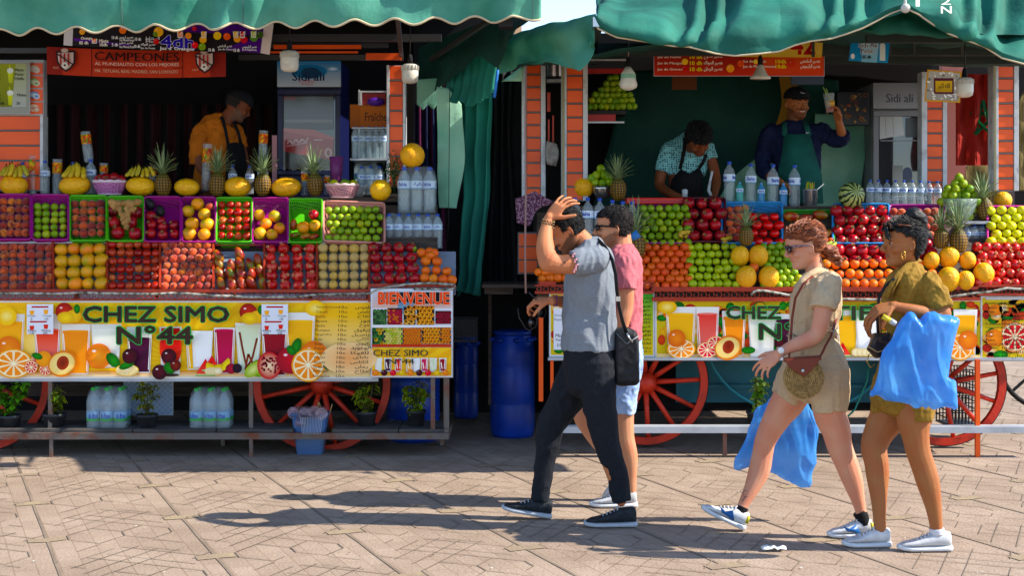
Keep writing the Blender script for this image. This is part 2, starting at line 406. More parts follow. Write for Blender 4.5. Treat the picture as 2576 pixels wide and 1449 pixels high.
# ------------------------------------------------------------ stall framework
ZS = W(0, 1088, 9.95).z
def wheel(root, u, v, Y, rpx, spokes=12, ph=0, thick=.05):
    c = W(u, v, Y); r = rpx * PX(Y)
    wr = MB(); n = 48
    for (ra, rb, mi, d) in ((r, r - .052, 0, thick), (r + .008, r + .0005, 1, thick * .8)):
        wr.mi = mi; wr.smooth = False
        ring = [[c + Vector((rr * math.cos(2 * math.pi * k / n), dy, rr * math.sin(2 * math.pi * k / n))) for rr, dy in ((ra, -d / 2), (ra, d / 2), (rb, d / 2), (rb, -d / 2))] for k in range(n)]
        wr.rings(ring, False, True)
    w = wr.build('wheel', [M_wheel, M_tyre], root)
    h = MB(); h.M = Matrix.Translation(c) @ Matrix.Rotation(R(90), 4, 'X')
    h.lathe([(.001, .09), (.045, .09), (.055, .07), (.075, .05), (.08, -.05), (.05, -.08), (.001, -.08)], n=20); h.build('hub', M_wheel, w)
    s = MB()
    for k in range(spokes):
        a = 2 * math.pi * (k + ph) / spokes; d = Vector((math.cos(a), 0, math.sin(a)))
        s.tube([c + d * .06, c + d * r * .5, c + d * (r - .04)], [.021, .018, .016], 8)
    s.build('spokes', M_wheel, w)
def pillar(root, u0, u1, v0, v1, Y, e=7, pitch=34, edgeR=None, ruler=False):
    fr = MB(); a = W(u0, v1, Y); b = W(u1, v0, Y); ew = e * PX(Y); er = (edgeR or e) * PX(Y); dp = .12
    fr.box((a.x, Y, a.z), (a.x + ew, Y + dp, b.z)); fr.box((b.x - er, Y, a.z), (b.x, Y + dp, b.z))
    fr.box((a.x + ew, Y + .03, a.z), (b.x - er, Y + dp - .01, b.z))
    p = fr.build('pillar', [M_alu], root, bevel=.003)
    t = MB(); j = MB(); n = max(1, round((v1 - v0) / pitch)); h = (b.z - a.z) / n
    for k in range(n):
        t.box((a.x + ew + .002, Y + .008, a.z + k * h + .008), (b.x - er - .002, Y + .029, a.z + (k + 1) * h - .006))
        j.box((a.x + ew - .004, Y + .002, a.z + k * h - .004), (b.x - er + .004, Y + .0285, a.z + k * h + .006))
    t.build('orange_panels', M_orange, p, bevel=.003); j.build('joint_strips', M_joinb, p)
    if ruler:
        q = MB(); x = b.x + .001
        q.box((a.x + .004, Y - .006, a.z), (a.x + .022, Y - .001, b.z))
        for k in range(int((b.z - a.z) / .025)): q.box((a.x + .007, Y - .009, a.z + k * .025), (a.x + .019, Y - .0062, a.z + k * .025 + .012))
        q.build('perforated_strip', mat('brass_strip', '8a8262', .5, metal=.4), p)
def scrolls(mb, u0, u1, vt, vb, Y, pitch):
    h = (vb - vt); n = int((u1 - u0) / pitch)
    for k in range(n):
        uc = u0 + (k + .5) * (u1 - u0) / n; pts = []; r = h * .5; sgn = 1
        for i in range(15):
            a = -math.pi * .15 + i * math.pi * 1.9 / 14; rr = r * (.96 - .55 * max(0, (i - 8)) / 6)
            pts.append(W(uc + rr * math.sin(a) * sgn * pitch / h * .48 * 2 * (1 if i < 9 else .8), vt + r - rr * math.cos(a), Y))
        mb.tube(pts, .0035, 5)
def slope_board(root, u0, u1, vf, Yf, vb, Yb, m, name='sloping_tray', t=.02, drop=.06):
    mb = MB(); f = CAMH - (vf - V0) / F * Yf - drop; b = CAMH - (vb - V0) / F * Yb - drop; x0 = W(u0, 0, Yf).x; x1 = W(u1, 0, Yf).x
    mb.smooth = False
    P = [(x0, Yf, f), (x1, Yf, f), (W(u1, 0, Yb).x, Yb, b), (W(u0, 0, Yb).x, Yb, b)]; Q = [(x, y + t, z - t) for x, y, z in P]
    mb.add(P + Q, [(0, 1, 2, 3), (7, 6, 5, 4), (0, 4, 5, 1), (1, 5, 6, 2), (2, 6, 7, 3), (3, 7, 4, 0)])
    return mb.build(name, m, root)
def dividers(root, us, vf, Yf, vb, Yb, m, w=.014, h=.035):
    for u in us:
        mb = MB(); f = W(u, vf, Yf); b = W(u, vb, Yb); n = Vector((0, -.7, .7)) * h
        mb.smooth = False; x = Vector((w / 2, 0, 0))
        mb.add([f - x, f + x, b + x, b - x, f - x + n, f + x + n, b + x + n, b - x + n], [(0, 1, 5, 4), (1, 2, 6, 5), (2, 3, 7, 6), (3, 0, 4, 7), (4, 5, 6, 7)])
        mb.build('divider', m, root)
# ---- left stall
LS = thing('fruit_juice_stall', (W(560, 0, 10.2).x, 10.2, 0), 'left juice stall cart with yellow printed front and orange red wheels under the scalloped awning', 'market stall')
f = MB(); xa, xb = W(-60, 0, 9.95).x, W(1129, 0, 9.95).x
z0, z1 = W(0, 1106, 9.93).z, W(0, 1090, 9.93).z
f.box((xa, 9.93, z0), (xb, 9.965, z1)); f.box((xa, 10.45, z0), (xb, 10.49, z1)); f.box((xb - .035, 9.9655, z0), (xb, 10.449, z1))
f.box((xb - .035, 9.995, z1 + .001), (xb - .001, 10.025, W(0, 722, 9.95).z)); f.box((xb - .034, 9.966, z1 + .0005), (xb - .002, 9.994, z1 + .02)); f.box((xb - .13, 9.99, z1 + .001), (xb - .1, 10.02, 1.1))
for u in (130, 632): f.box((W(u, 0, 9.95).x - .012, 9.935, 0), (W(u, 0, 9.95).x + .012, 9.96, z0 - .001))
for u in (128, 632, 1120):
    f.box((W(u, 0, 10.05).x - .014, 10.03, z1 + .02), (W(u, 0, 10.05).x + .014, 10.06, 1.1))
for u in (-40, 560, 1112): f.box((W(u, 0, 10.45).x - .015, 10.451, 0), (W(u, 0, 10.45).x + .015, 10.479, z0 - .001))
f.build('frame', M_rust, LS)
pl = MB()
rnd = random.Random(5)
for k, (ua, ub) in enumerate(((-60, 105), (107, 150), (152, 330), (333, 540), (545, 735), (835, 1000), (1003, 1118))):
    for j in range(3): pl.box((W(ua, 0, 9.95).x, 9.968 + j * .155, z1 + .002 + .002 * j), (W(ub, 0, 9.95).x, 9.968 + j * .155 + .15, z1 + .02 + .002 * rnd.random()))
pl.build('plank_shelf', M_plank, LS)
b = MB(); b.box((W(-60, 0, 10).x, 10.03, W(0, 945, 10).z), (W(1120, 0, 10).x, 10.05, W(0, 738, 10).z)); b.build('front_board', M_wood, LS)
b = MB(); b.box((W(-60, 0, 10).x, 10.052, .62), (W(1120, 0, 10).x, 11.9, .72)); b.box((xa, 11.0, .3), (xb - .2, 11.03, .619)); b.build('cart_floor', M_wood, LS)
wheel(LS, -45, 962, 10.32, 172, 12, .3); wheel(LS, 810, 966, 10.32, 172, 12, .42)
# red frame, scroll work and hose
b = MB()
b.boxpx(-60, 728, 932, 736, 10.0, .03); b.boxpx(930, 714, 1146, 722, 10.0, .03); b.boxpx(926, 714, 931, 760, 9.995, .03); b.boxpx(1138, 722.5, 1146, 728, 9.998, .03)
b.boxpx(-60, 752, 930, 756, 10.0, .025)
b.boxpx(-60, 611, 668, 618, 10.37, .03)
b.build('red_rail', M_redfr, LS)
b = MB(); scrolls(b, -20, 925, 738, 751, 9.998, 15); scrolls(b, 935, 1138, 722, 729, 9.998, 15); b.build('scrollwork', M_redfr, LS)
b = MB()
for ua, ub in ((0, 185), (200, 390), (398, 585), (595, 775), (785, 920)): b.boxpx(ua, 740, ub, 752, 10.012, .012)
b.build('grey_backing', M_tray, LS)
slope_board(LS, -60, 930, 730, 10.04, 612, 10.4, M_tray); slope_board(LS, 932, 1146, 714, 10.04, 612, 10.34, M_tray)
dividers(LS, (-62, 136, 271, 404, 538, 666, 798, 929), 730, 10.03, 614, 10.38, M_redfr)
b = MB(); b.boxpx(-60, 607, 820, 612, 10.36, .03); b.build('white_ledge', M_white, LS)
slope_board(LS, -60, 1100, 606, 10.42, 496, 10.78, M_wood, 'upper_board')
b = MB(); b.box((W(-60, 0, 10.78).x, 10.78, 1.80), (W(1010, 0, 10.78).x, 11.25, 1.835)); b.boxpx(960, 487, 1005, 494, 10.74, .05); b.build('counter', M_wood, LS)
pillar(LS, -60, 108, 290, 480, 10.95, 4, 36, 8); pillar(LS, 972, 1020, 163, 470, 10.97, 7, 37)
b = MB()
b.boxpx(640, 108, 975, 118, 10.9, .05); b.boxpx(600, 137, 930, 150, 10.95, .05); b.boxpx(-60, 120, 120, 132, 10.6, .04)
b.box((W(-80, 0, 9.2).x, 9.2, 3.1), (W(1330, 0, 9.2).x, 9.25, 3.15))
b.boxpx(650, 85, 1110, 103, 10.5, .05)
for u in (1000, 1245): b.bar(W(u, 40, 9.25), W(1010 + (u - 1000) * .3, 150, 11.2), .03)
b.build('roof_frame', mat('dark_grey_steel', '3a3a3a', .5, metal=.3), LS)
b = MB(); b.boxpx(688, 112, 908, 122, 10.88, .02); b.boxpx(920, 133, 1010, 150, 10.94, .02); b.boxpx(680, 128, 900, 133, 10.93, .02); b.build('red_fascia', M_orange, LS)
# left menu pillar (upper part) with board
b = MB(); b.boxpx(-60, 150, 110, 290, 10.94, .08); b.build('pillar_head', M_white, LS)
b = MB()
for k in range(4): b.boxpx(70, 158 + k * 33, 107, 187 + k * 33, 10.93, .0085)
b.build('picture_panels', M_orange, LS)
for k in range(4):
    a = Art(10.9295); c = (('b9b0a0', 'd0c8c0'), ('3e8a3a', 'd8d4c0'), ('2a6aa8', 'd0dce8'), ('d8ccb8', 'b08070'))[k]
    a.ell(84, 172 + k * 33, 13, 9, c[1], c[0]); a.ell(92, 176 + k * 33, 8, 7, c[0], c[1]); a.build('sticker', M_print, parent=LS)
# dark back, side wall and roof added to block light in left stall
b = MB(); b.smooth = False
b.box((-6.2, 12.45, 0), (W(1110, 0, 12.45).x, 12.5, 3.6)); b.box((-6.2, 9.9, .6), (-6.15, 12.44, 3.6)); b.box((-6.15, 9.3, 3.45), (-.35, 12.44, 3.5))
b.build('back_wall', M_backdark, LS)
g = sheet([[(60, 262, 12.0), (480, 262, 12.0), (700, 262, 12.0)], [(60, 500, 11.95), (480, 500, 11.95), (700, 500, 11.95)]], 160, 8, fold=lambda s, t: .035 * math.sin(s * 120) + .02 * math.sin(s * 47 + 1))
b = MB()
for k in range(159):
    b.mi = (k // 5) % 2; b.grid([[r_[k], r_[k + 1]] for r_ in g])
solid(b.build('striped_curtain', [mat('curtain_maroon', '30090f', .9), mat('curtain_black', '070608', .9)], label='dark maroon and black striped curtain across the back of the left stall', cat='curtain', origin='base'))
# ---- cloth of the left awning
def vedge(u): return 79 - .026 * u + 9 * math.sin((u - 18) / 100 * 2 * math.pi) * (1 if u < 1300 else .7)
us = list(range(-100, 1361, 10))
rows = [[(u, -420, 11.9) for u in us], [(u, -190, 9.9) for u in us], [(u, -85, 9.14) for u in us], [(u, -20, 9.08) for u in us], [(u, vedge(u), 9.1) for u in us]]
def lf(s, t):
    k = max(0, (t - .45) / .55)
    return k * (.045 * math.sin(s * 33 + 2.5 * math.sin(s * 9 + t * 3)) + .02 * math.sin(s * 75 + t * 4 + 3 * math.sin(s * 13)))
g = sheet(rows, 230, 40, amp=.035, fs=2.4, seed=3, fold=lf)
AWL = thing('awning', W(640, 40, 9.1), 'pale green canvas awning with scalloped lower edge over the left stall', 'awning')
b = MB(); b.grid(g); solid(b.build('canvas', M_aw, AWL), .004)
b = MB(); b.tube([p + Vector((0, -.004, -.003)) for p in g[-1]], .008, 6); b.build('piping', M_pip, AWL)
b = MB(); b.boxpx(1249, 40, 1287, 52, 9.13, .2); b.boxpx(1254, 48, 1290, 66, 9.13, .15); b.build('tube_end', M_black, AWL)
# seam lines on canvas
b = MB()
for u_i in (int(230 * .28), int(230 * .49), int(230 * .985)): b.tube([g[j][u_i] + Vector((0, -.005, 0)) for j in range(22, 40)], .0025, 4)
b.build('seam', mat('seam_grey', '5d7268', .8), AWL)
def cloth(name, rows, m, lab, nu=40, nv=24, amp=.03, fs=3, fold=None, cat='curtain', seed=1, parent=None, th=.004):
    g = sheet(rows, nu, nv, amp, fs, seed, fold); b = MB(); b.grid(g)
    o = b.build(name, m, parent, None if parent else lab, None if parent else cat, origin=None if parent else 'base'); solid(o, th); return g
def scal(n, a, ph=0):
    return lambda pts: [(u, v + a * abs(math.sin(ph + i * math.pi / n)), Y) for i, (u, v, Y) in enumerate(pts)]
# dark return flap and hanging sides at the right end of the left awning
cloth('return_flap', [[(1356, 28, 9.12), (1290, 40, 10.1), (1180, 70, 10.9), (1050, 120, 11.6)], [(1345, 40, 9.14), (1262, 95, 10.1), (1160, 120, 10.9), (1050, 170, 11.6)], [(1338, 36, 9.16), (1300, 60, 9.9), (1250, 172, 10.15), (1205, 140, 10.4), (1145, 184, 10.8), (1110, 215, 11), (1085, 235, 11.3), (1050, 222, 11.6)]], M_dgreen, '', amp=.02, parent=AWL, nu=60)
cloth('side_valance', [[(1262, 100, 10.6), (1200, 120, 10.8), (1125, 170, 11)], [(1250, 170, 10.6), (1200, 190, 10.8), (1125, 212, 11)], [(1243, 234, 10.6), (1225, 246, 10.65), (1212, 255, 10.7), (1195, 262, 10.75), (1175, 268, 10.8), (1160, 255, 10.85), (1135, 258, 10.9), (1125, 240, 11)]], M_teal, 'teal scalloped canvas flap hanging at the right end of the left stall', amp=.03, fold=lambda s, t: .02 * math.sin(s * 40) * t, cat='canvas flap')
cloth('canvas_flap', [[(1048, 200, 11.2), (1110, 195, 11.2)], [(1048, 262, 11.2), (1064, 277, 11.2), (1076, 262, 11.2), (1090, 276, 11.2), (1102, 258, 11.2), (1110, 262, 11.2)]], M_mint, 'short pale green scalloped flap above the purple striped cloth', amp=.015, nu=30, nv=10, cat='canvas flap')
g = sheet([[(1044, 260, 11.35), (1112, 255, 11.35)], [(1044, 800, 11.3), (1125, 800, 11.3)]], 48, 20, .01, 3, 2, lambda s, t: .04 * math.sin(s * 26))
b = MB()
for k in range(47): b.mi = (k // 6) % 3; b.grid([[r_[k], r_[k + 1]] for r_ in g])
solid(b.build('striped_cloth', [mat('cloth_navy', '10183c', .9), mat('cloth_purple', '5a1440', .9), mat('cloth_navy2', '142048', .9)], label='purple and navy striped cloth hanging beside the left stall', cat='curtain', origin='base'))
cloth('canvas_strip', [[(1098, 218, 10.95), (1128, 222, 10.95), (1160, 262, 10.95)], [(1100, 400, 10.93), (1130, 400, 10.9), (1168, 400, 10.93)], [(1103, 523, 10.95), (1130, 523, 10.93), (1148, 524, 10.95)]], M_mint, 'pale mint canvas strip hanging beside the stacked water bottles', amp=.03, cat='canvas strip', nv=30)
cloth('green_drape', [[(1160, 240, 11.1), (1240, 236, 10.9)], [(1158, 500, 11.1), (1236, 420, 10.9)], [(1150, 700, 11.1), (1222, 640, 10.9)], [(1142, 730, 11.1), (1208, 745, 10.9)]], M_teal, 'long green canvas drape in the alley between the two stalls', fold=lambda s, t: .05 * math.sin(s * 17 + t * 2), nu=60)
cloth('black_drape', [[(1228, 180, 11.3), (1300, 180, 11.3)], [(1235, 350, 11.3), (1290, 350, 11.3)], [(1212, 600, 11.3), (1312, 600, 11.3)], [(1210, 735, 11.3), (1318, 735, 11.3)]], M_black, 'black cloth hanging in the alley behind the workbench', fold=lambda s, t: .04 * math.sin(s * 22), nu=60)
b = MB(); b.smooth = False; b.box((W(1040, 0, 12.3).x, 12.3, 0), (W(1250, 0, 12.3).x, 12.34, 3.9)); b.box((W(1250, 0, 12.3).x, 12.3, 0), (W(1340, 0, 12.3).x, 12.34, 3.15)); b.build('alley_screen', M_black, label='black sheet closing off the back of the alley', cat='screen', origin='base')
# ropes
def rope(pts, r, m, name, lab, cat='rope', n=6):
    b = MB(); b.tube(pts, r, n); b.build(name, m, label=lab, cat=cat, origin='base')
rope([W(1131, 195, 10.85), W(1130, 330, 10.85), W(1128, 560, 10.85), W(1122, 630, 10.83)], .003, M_cable, 'cord', 'thin dark cord hanging down the mint canvas strip')
rope([W(1252, 175, 9.55), W(1250, 190, 9.55), W(1247, 215, 9.55), W(1243, 245, 9.55)], .01, mat('blue_cord', '1a66b0', .6), 'blue_cord', 'frayed blue cord dangling from the dark flap corner')
rope([W(1323, 165, 9.9), W(1321, 300, 9.9), W(1322, 500, 9.9), W(1320, 640, 9.9), W(1322, 738, 9.9)], .007, M_rope, 'rope', 'pink braided rope hanging in front of the left orange pillar')
# hose lines
rope([W(u, v, 9.975) for u, v in ((-20, 737), (150, 739), (200, 736), (380, 740), (450, 737), (540, 744), (640, 748), (740, 747), (800, 741), (860, 740), (930, 738), (950, 728), (985, 721), (1020, 716), (1075, 712), (1110, 714), (1143, 717), (1146, 724), (1130, 729), (1080, 727), (1040, 727))], .009, M_hose, 'hose', 'dirty white plastic hose along the front rail of the left stall', 'hose')
# ------------------------------------------------------------ printed pictures
def glass(a, u, vt, vb, w, col, col2=None, wb=None, level=.14, stem=False):
    wb = wb or w * .82; h = vb - vt; vj = vt + h * level; wj = w + (wb - w) * level
    a.poly([(u - w / 2, vt), (u + w / 2, vt), (u + wb / 2, vb), (u - wb / 2, vb)], 'e8e6de', 'cfd0cc')
    if stem:
        a.ell(u, vt + h * .42, w * .5, h * .4, col, col2 or col); a.rect(u - w * .42, vt + 3, u + w * .42, vt + h * .45, col)
        a.rect(u - 2.5, vb - h * .25, u + 2.5, vb - 3, '3a2020'); a.ell(u, vb - 2, w * .4, 4, '40302c')
        return
    a.poly([(u - wj / 2 + 2, vj), (u + wj / 2 - 2, vj), (u + wb / 2 - 2, vb - 3), (u - wb / 2 + 2, vb - 3)], col, col2)
    a.ell(u, vj, wj / 2 - 2, 2.6, col2 or col); a.line([(u - w / 2 + 5, vj + 6), (u - wb / 2 + 6, vb - 8)], 2.5, 'f3e9d8'); a.line([(u + w / 2 - 4, vt + 2), (u + wb / 2 - 4, vb - 8)], 1.6, 'f6f2ea')
def slice_(a, u, v, r, pulp='f58a1c', rim='f0a030', rot=0, sq=1):
    a.ell(u, v, r, r * sq, rim); a.ell(u, v, r * .9, r * .9 * sq, 'f7e3b8'); a.k += 1
    for k in range(10):
        t = rot + k * 36; q = []
        for rr, d in ((.12, 0), (.8, -13), (.83, 0), (.8, 13)): q.append((u + r * rr * math.cos(R(t + d)), v + r * rr * sq * math.sin(R(t + d))))
        a.poly(q, pulp, nxt=False)
    a.ell(u, v, r * .1, r * .1 * sq, 'fbeec8')
def fruit_(a, u, v, r, col, edge, hi='ffffff', sq=1): a.ell(u, v, r, r * sq, col, edge); a.ell(u - r * .35, v - r * .4, r * .2, r * .13, hi, col)
def leaf_(a, u, v, w, h, rot=0, col='2f8a2a'): a.ell(u, v, w, h, col, '1c5a1e', n=12, rot=rot)
def peach_half(a, u, v, r): a.ell(u, v, r * 1.05, r * .9, 'f2a23c', 'e07a2a', rot=-25); a.ell(u - 2, v, r * .9, r * .75, 'f8e2a0', 'f4cf80', rot=-25); a.ell(u, v - 2, r * .42, r * .5, '7a2418', 'a8402a', rot=20)
def melonwedge(a, u, v, s): a.poly([(u - s, v + s * .6), (u, v - s), (u + s, v + s * .6)], 'e8404a', 'f06a60'); a.poly([(u - s - 3, v + s * .62), (u + s + 3, v + s * .62), (u + s, v + s * .82), (u - s, v + s * .82)], 'cfe0a0', '3f8a3a'); [a.ell(u + dx, v + dy, 1.6, 2.2, '201010', n=6) for dx, dy in ((-5, 2), (4, 4), (0, -5))]
def bananas_(a, u, v, s):
    for k, (dy, c) in enumerate(((0, 'd9b32a'), (5, 'ecc93c'), (10, 'f2d655'))): 
        a.k += 1
        pts = [(u - s * .9, v + dy - 6), (u - s * .3, v + dy + 2), (u + s * .3, v + dy - 2), (u + s * .8, v + dy - 18)]
        a.line(pts, 9, c, nxt=False)
def pomehalf(a, u, v, r):
    a.ell(u, v, r, r * 1.15, 'f0d9b0', 'c02838'); rnd = random.Random(int(u)); a.k += 1
    for k in range(34):
        t = rnd.random() * 6.28; q = r * .8 * math.sqrt(rnd.random()); a.ell(u + q * math.cos(t), v + q * 1.1 * math.sin(t), 3, 3.4, 'b01830', '780a20', n=7, nxt=False)
def sunburst(a, u0, v0, u1, v1, cu, cv, c1, c2, n=26):
    a.rect(u0, v0, u1, v1, c1); a.k += 1
    def clip(t):
        dx, dy = math.cos(t), math.sin(t); s = 1e9
        if dx > 1e-6: s = min(s, (u1 - cu) / dx)
        if dx < -1e-6: s = min(s, (u0 - cu) / dx)
        if dy > 1e-6: s = min(s, (v1 - cv) / dy)
        if dy < -1e-6: s = min(s, (v0 - cv) / dy)
        return (cu + dx * s, cv + dy * s)
    for k in range(n):
        t = 2 * math.pi * k / n; a.poly([(cu, cv), clip(t), clip(t + math.pi / n)], c2, nxt=False)
def pricebox(a, u, v, big=False):
    a.rect(u, v, u + 66, v + 75, 'd9dbe0'); a.rect(u + 12, v + 5, u + 54, v + 9, 'b02028'); a.rect(u + 8, v + 42, u + 50, v + 46, 'b02028')
    for (du, dv, c) in ((13, 16, 'f0a020'), (48, 14, 'f0a020'), (13, 54, 'd83020'), (48, 51, 'd83020')): a.poly([(u + du - 6, v + dv), (u + du + 6, v + dv), (u + du + 4, v + dv + 11), (u + du - 4, v + dv + 11)], c)
    a.text('Orange', u + 2, v + 27, u + 22, v + 32, '303030'); a.text('Orange', u + 40, v + 27, u + 62, v + 32, '303030')
    a.text('5', u + 10, v + 34, u + 14, v + 40, '303030'); a.text('10', u + 46, v + 34, u + 54, v + 40, '303030')
    a.text('Mixte', u + 4, v + 64, u + 24, v + 69, '301010'); a.text('Mixte', u + 38, v + 63, u + 60, v + 69, '301010')
    a.text('10', u + 8, v + 70, u + 18, v + 75, '303030'); a.text('20', u + 40, v + 70, u + 52, v + 75, '303030')
MENU = [("Pamplemousse", "بلموس"), ("Citron", "حامض"), ("Pomme", "تفاح"), ("Banane", "موز"), ("Peche", "خوخ"), ("Pruneaux", "برقوق"), ("Gingembre", "زنجبيل"), ("Kaki", "كاكي"), ("Kiwi", "كيوي"),
        ("Poire", "بوعويد"), ("Avocat", "لافوكا"), ("Papaye", "باباي"), ("Ananas", "اناناس"), ("Grenade", "رمان"), ("Pasteque", "دلاح"), ("Nectarine", "")]
def menu(a, u0, v0, v1, w, dx=0, n=16, col='2c2418'):
    for i, (fr, arb) in enumerate(MENU[:n]):
        v = v0 + (v1 - v0) * i / n; h = 7; du = dx * i / n
        a.text(fr, u0 + du, v, u0 + du + 4.6 * len(fr), v + h, col); a.text('10', u0 + du + w * .42, v, u0 + du + w * .42 + 12, v + h, col, .02); a.text('dh', u0 + du + w * .42 + 13, v + 2, u0 + du + w * .42 + 21, v + h, col)
        if arb: a.text(ar(arb), u0 + du + w - 6 * len(arb) - 8, v - 1, u0 + du + w, v + h + 2, col, .02)
def banner_obj(a, lab, cat='banner', m=None, name='banner', frame=None, skew=False):
    xs = [p[0] for p in a.mb.v]; zs = [p[2] for p in a.mb.v]
    root = thing(name, ((min(xs) + max(xs)) / 2, a.Y, min(zs)), lab, cat)
    a.build('print', m or M_print, parent=root)
    if skew: solid(root.children[0] if root.children else kids(root)[0], .003); return root
    b = MB(); b.box((min(xs) - .004, a.Y + .001, min(zs) - .004), (max(xs) + .004, a.Y + .008, max(zs) + .004)); b.build('backing', frame or M_white, root)
    return root
# left banner
a = Art(10.015)
a.rect(-60, 757, 936, 953, 'd9d9d6'); sunburst(a, -60, 761, 934, 948, 440, 905, 'f0b414', 'f6c63a', 30)
a.ell(110, 860, 95, 80, 'fbe39a', 'f2ba1c'); a.rect(600, 920, 934, 948, 'f7dca0'); a.poly([(800, 761), (934, 761), (934, 948), (800, 948)], 'f2b828', 'fbe6b0')
a.poly([(-60, 932), (800, 932), (800, 948), (-60, 948)], 'e89a40', 'f3dcb0')
glass(a, 20, 790, 935, 86, 'f6a81c', 'f8b828'); glass(a, 150, 800, 940, 74, 'f07c2c', 'f07060') if 0 else None
glass(a, 120, 790, 920, 70, 'e8604e', 'f08a80', level=.3); glass(a, 192, 815, 942, 74, 'f58a14', 'f59a20'); glass(a, 268, 815, 925, 76, 'e9ead8', 'f0efe0')
glass(a, 352, 822, 938, 64, '4e1838', '3c1028', level=.25, wb=52); glass(a, 430, 822, 945, 56, 'd92c28', 'e84434', stem=True)
glass(a, 498, 840, 930, 60, 'f3b024', 'f6c040'); glass(a, 566, 824, 940, 54, 'b01c3c', 'd0486a', level=.05); glass(a, 540 - 30, 832, 925, 54, 'f2f0ea', 'f5f4f0', level=.03)
glass(a, 626, 812, 940, 66, 'd3dcb8', 'dbe0c4', level=.05, wb=48); a.line([(604, 835), (612, 880), (622, 925), (636, 900), (648, 850)], 5, '7a2c14'); a.line([(618, 930), (626, 890), (640, 920)], 5, '8a3418')
glass(a, 692, 812, 945, 66, '9a1424', '7a0c1a', level=.2, wb=54); glass(a, 756, 786, 925, 76, 'f5b018', 'f7c030', level=.15)
a.ell(794, 775, 26, 20, 'f6e08a', 'f0b820'); a.ell(20, 795, 26, 24, 'f6e08a', 'f0b820')
fruit_(a, 24, 875, 30, 'f08a20', 'e06a10'); slice_(a, 38, 914, 48, sq=.78); a.ell(94, 905, 12, 12, 'c01828', 'e0c0a0'); slice_(a, 82, 923, 17, 'd83040', 'e07040'); slice_(a, 118, 928, 16, 'd83040', 'e07040')
fruit_(a, 114, 902, 20, 'f5a430', 'e88a20'); peach_half(a, 162, 914, 36); fruit_(a, 252, 895, 32, 'f5a860', 'ee7a3a'); leaf_(a, 288, 905, 22, 14, 50); leaf_(a, 98, 895, 14, 8, 20)
slice_(a, 323, 930, 30, 'f8d890', 'f0c040', sq=.5); leaf_(a, 322, 918, 20, 9, -20)
for (u, v) in ((330, 895), (428, 895), (405, 935)): fruit_(a, u, v, 19, '5a1420', '2a0610')
leaf_(a, 430, 925, 16, 13, 40); fruit_(a, 445, 918, 14, '8a3020', '501018')
melonwedge(a, 520, 925, 24); melonwedge(a, 566 - 30, 915, 22); bananas_(a, 633 - 80, 920, 34)
for k in range(4): a.ell(590 - 60 + k * 7, 932, 12, 9, 'f6ecc8', 'dfc890')
a.ell(585, 926, 14, 13, 'c02038', '801428'); a.ell(600, 925, 12, 12, '2a1424', '180a14'); fruit_(a, 655, 925, 22, '9ab82c', '6a8a1a'); a.ell(640, 928, 26, 15, 'd8dc8a', '8aa82c', rot=-40)
pomehalf(a, 680, 918, 30); fruit_(a, 733, 905, 34, 'c8202c', '980f22'); leaf_(a, 748, 870, 12, 22, 20); leaf_(a, 735, 880, 10, 14, -40)
fruit_(a, 792, 890, 34, 'f08a20', 'e06a10'); slice_(a, 778, 917, 42, sq=1.0); leaf_(a, 838, 912, 24, 16, -20); a.ell(880, 900, 70, 40, 'f6b078', 'f7cf98')
for (u, v) in ((176, 788), (636, 790)):
    fruit_(a, u - 8, v - 6, 22, 'c83020', '90201a'); a.ell(u + 16, v + 6, 20, 16, 'f0c020', 'e0a010'); a.ell(u - 4, v + 10, 22, 15, 'f6d040', 'd8a418'); leaf_(a, u + 24, v - 12, 8, 12, 0)
pricebox(a, 75, 764); pricebox(a, 662, 764)
a.text('CHEZ SIMO', 218, 770, 580, 808, '2e2018', .05, halo='2f9a4c', hoff=.06); a.text('N°44', 303, 819, 489, 862, '2e2018', .05, halo='2f9a4c', hoff=.06)
menu(a, 800, 768, 950, 135, dx=-8)
banner_obj(a, 'wide yellow printed banner with juice glasses on the front of the left stall')
# BIENVENUE banner
a = Art(9.975)
a.rect(933, 727, 1138, 949, 'dcdce0'); a.rect(936, 730, 1135, 775, 'c8ccd4', 'd8b8b0'); a.rect(955, 735, 1130, 764, '1c1a1c'); a.rect(1000, 760, 1040, 790, '7aa0c0')
def heap(u0, v0, u1, v1, r, cols, seed=1, bgc='201814'):
    a.rect(u0, v0, u1, v1, bgc); rnd = random.Random(seed); a.k += 1; v = v1 - r; o = 0
    while v > v0 + r * .3:
        u = u0 + r * (1 + o)
        while u < u1: c = rnd.choice(cols); a.ell(u, v, r, r, c, c, n=8, nxt=False); a.ell(u - r * .2, v - r * .2, r * .5, r * .5, 'ffffff' if 0 else c, n=6, nxt=False); u += r * 2
        v -= r * 1.7; o = 1 - o
heap(938, 780, 972, 817, 4.5, ['3f6a3a', '547f4a', '2e5230']); heap(974, 775, 1012, 817, 3.2, ['a8203a', 'c03048', 'e06a20'], 2); heap(1015, 772, 1045, 817, 7, ['e0a458', 'd88a40'], 3)
heap(1048, 770, 1092, 817, 5.5, ['f0a038', 'f29a30', 'e89028'], 4); heap(1095, 782, 1134, 815, 4.5, ['8a1428', 'a01c34'], 5)
heap(936, 825, 965, 868, 5, ['3f7a3a', 'c8a030', '2e6a34'], 6); heap(966, 825, 1012, 868, 3.6, ['e8dc80', 'd8c860', 'b8c850'], 7); heap(1013, 825, 1060, 866, 3.4, ['f0781c', 'f08424'], 8)
heap(1061, 825, 1106, 865, 4.8, ['f0a048', 'f2963c'], 9); heap(1107, 825, 1134, 865, 4, ['f08a20', 'ee7c18'], 10)
a.rect(936, 818, 1135, 823, 'e8e4e0'); a.rect(936, 866, 1135, 873, 'c04030')
sunburst(a, 936, 874, 1135, 945, 1030, 930, 'f0b030', 'f6c65a', 20)
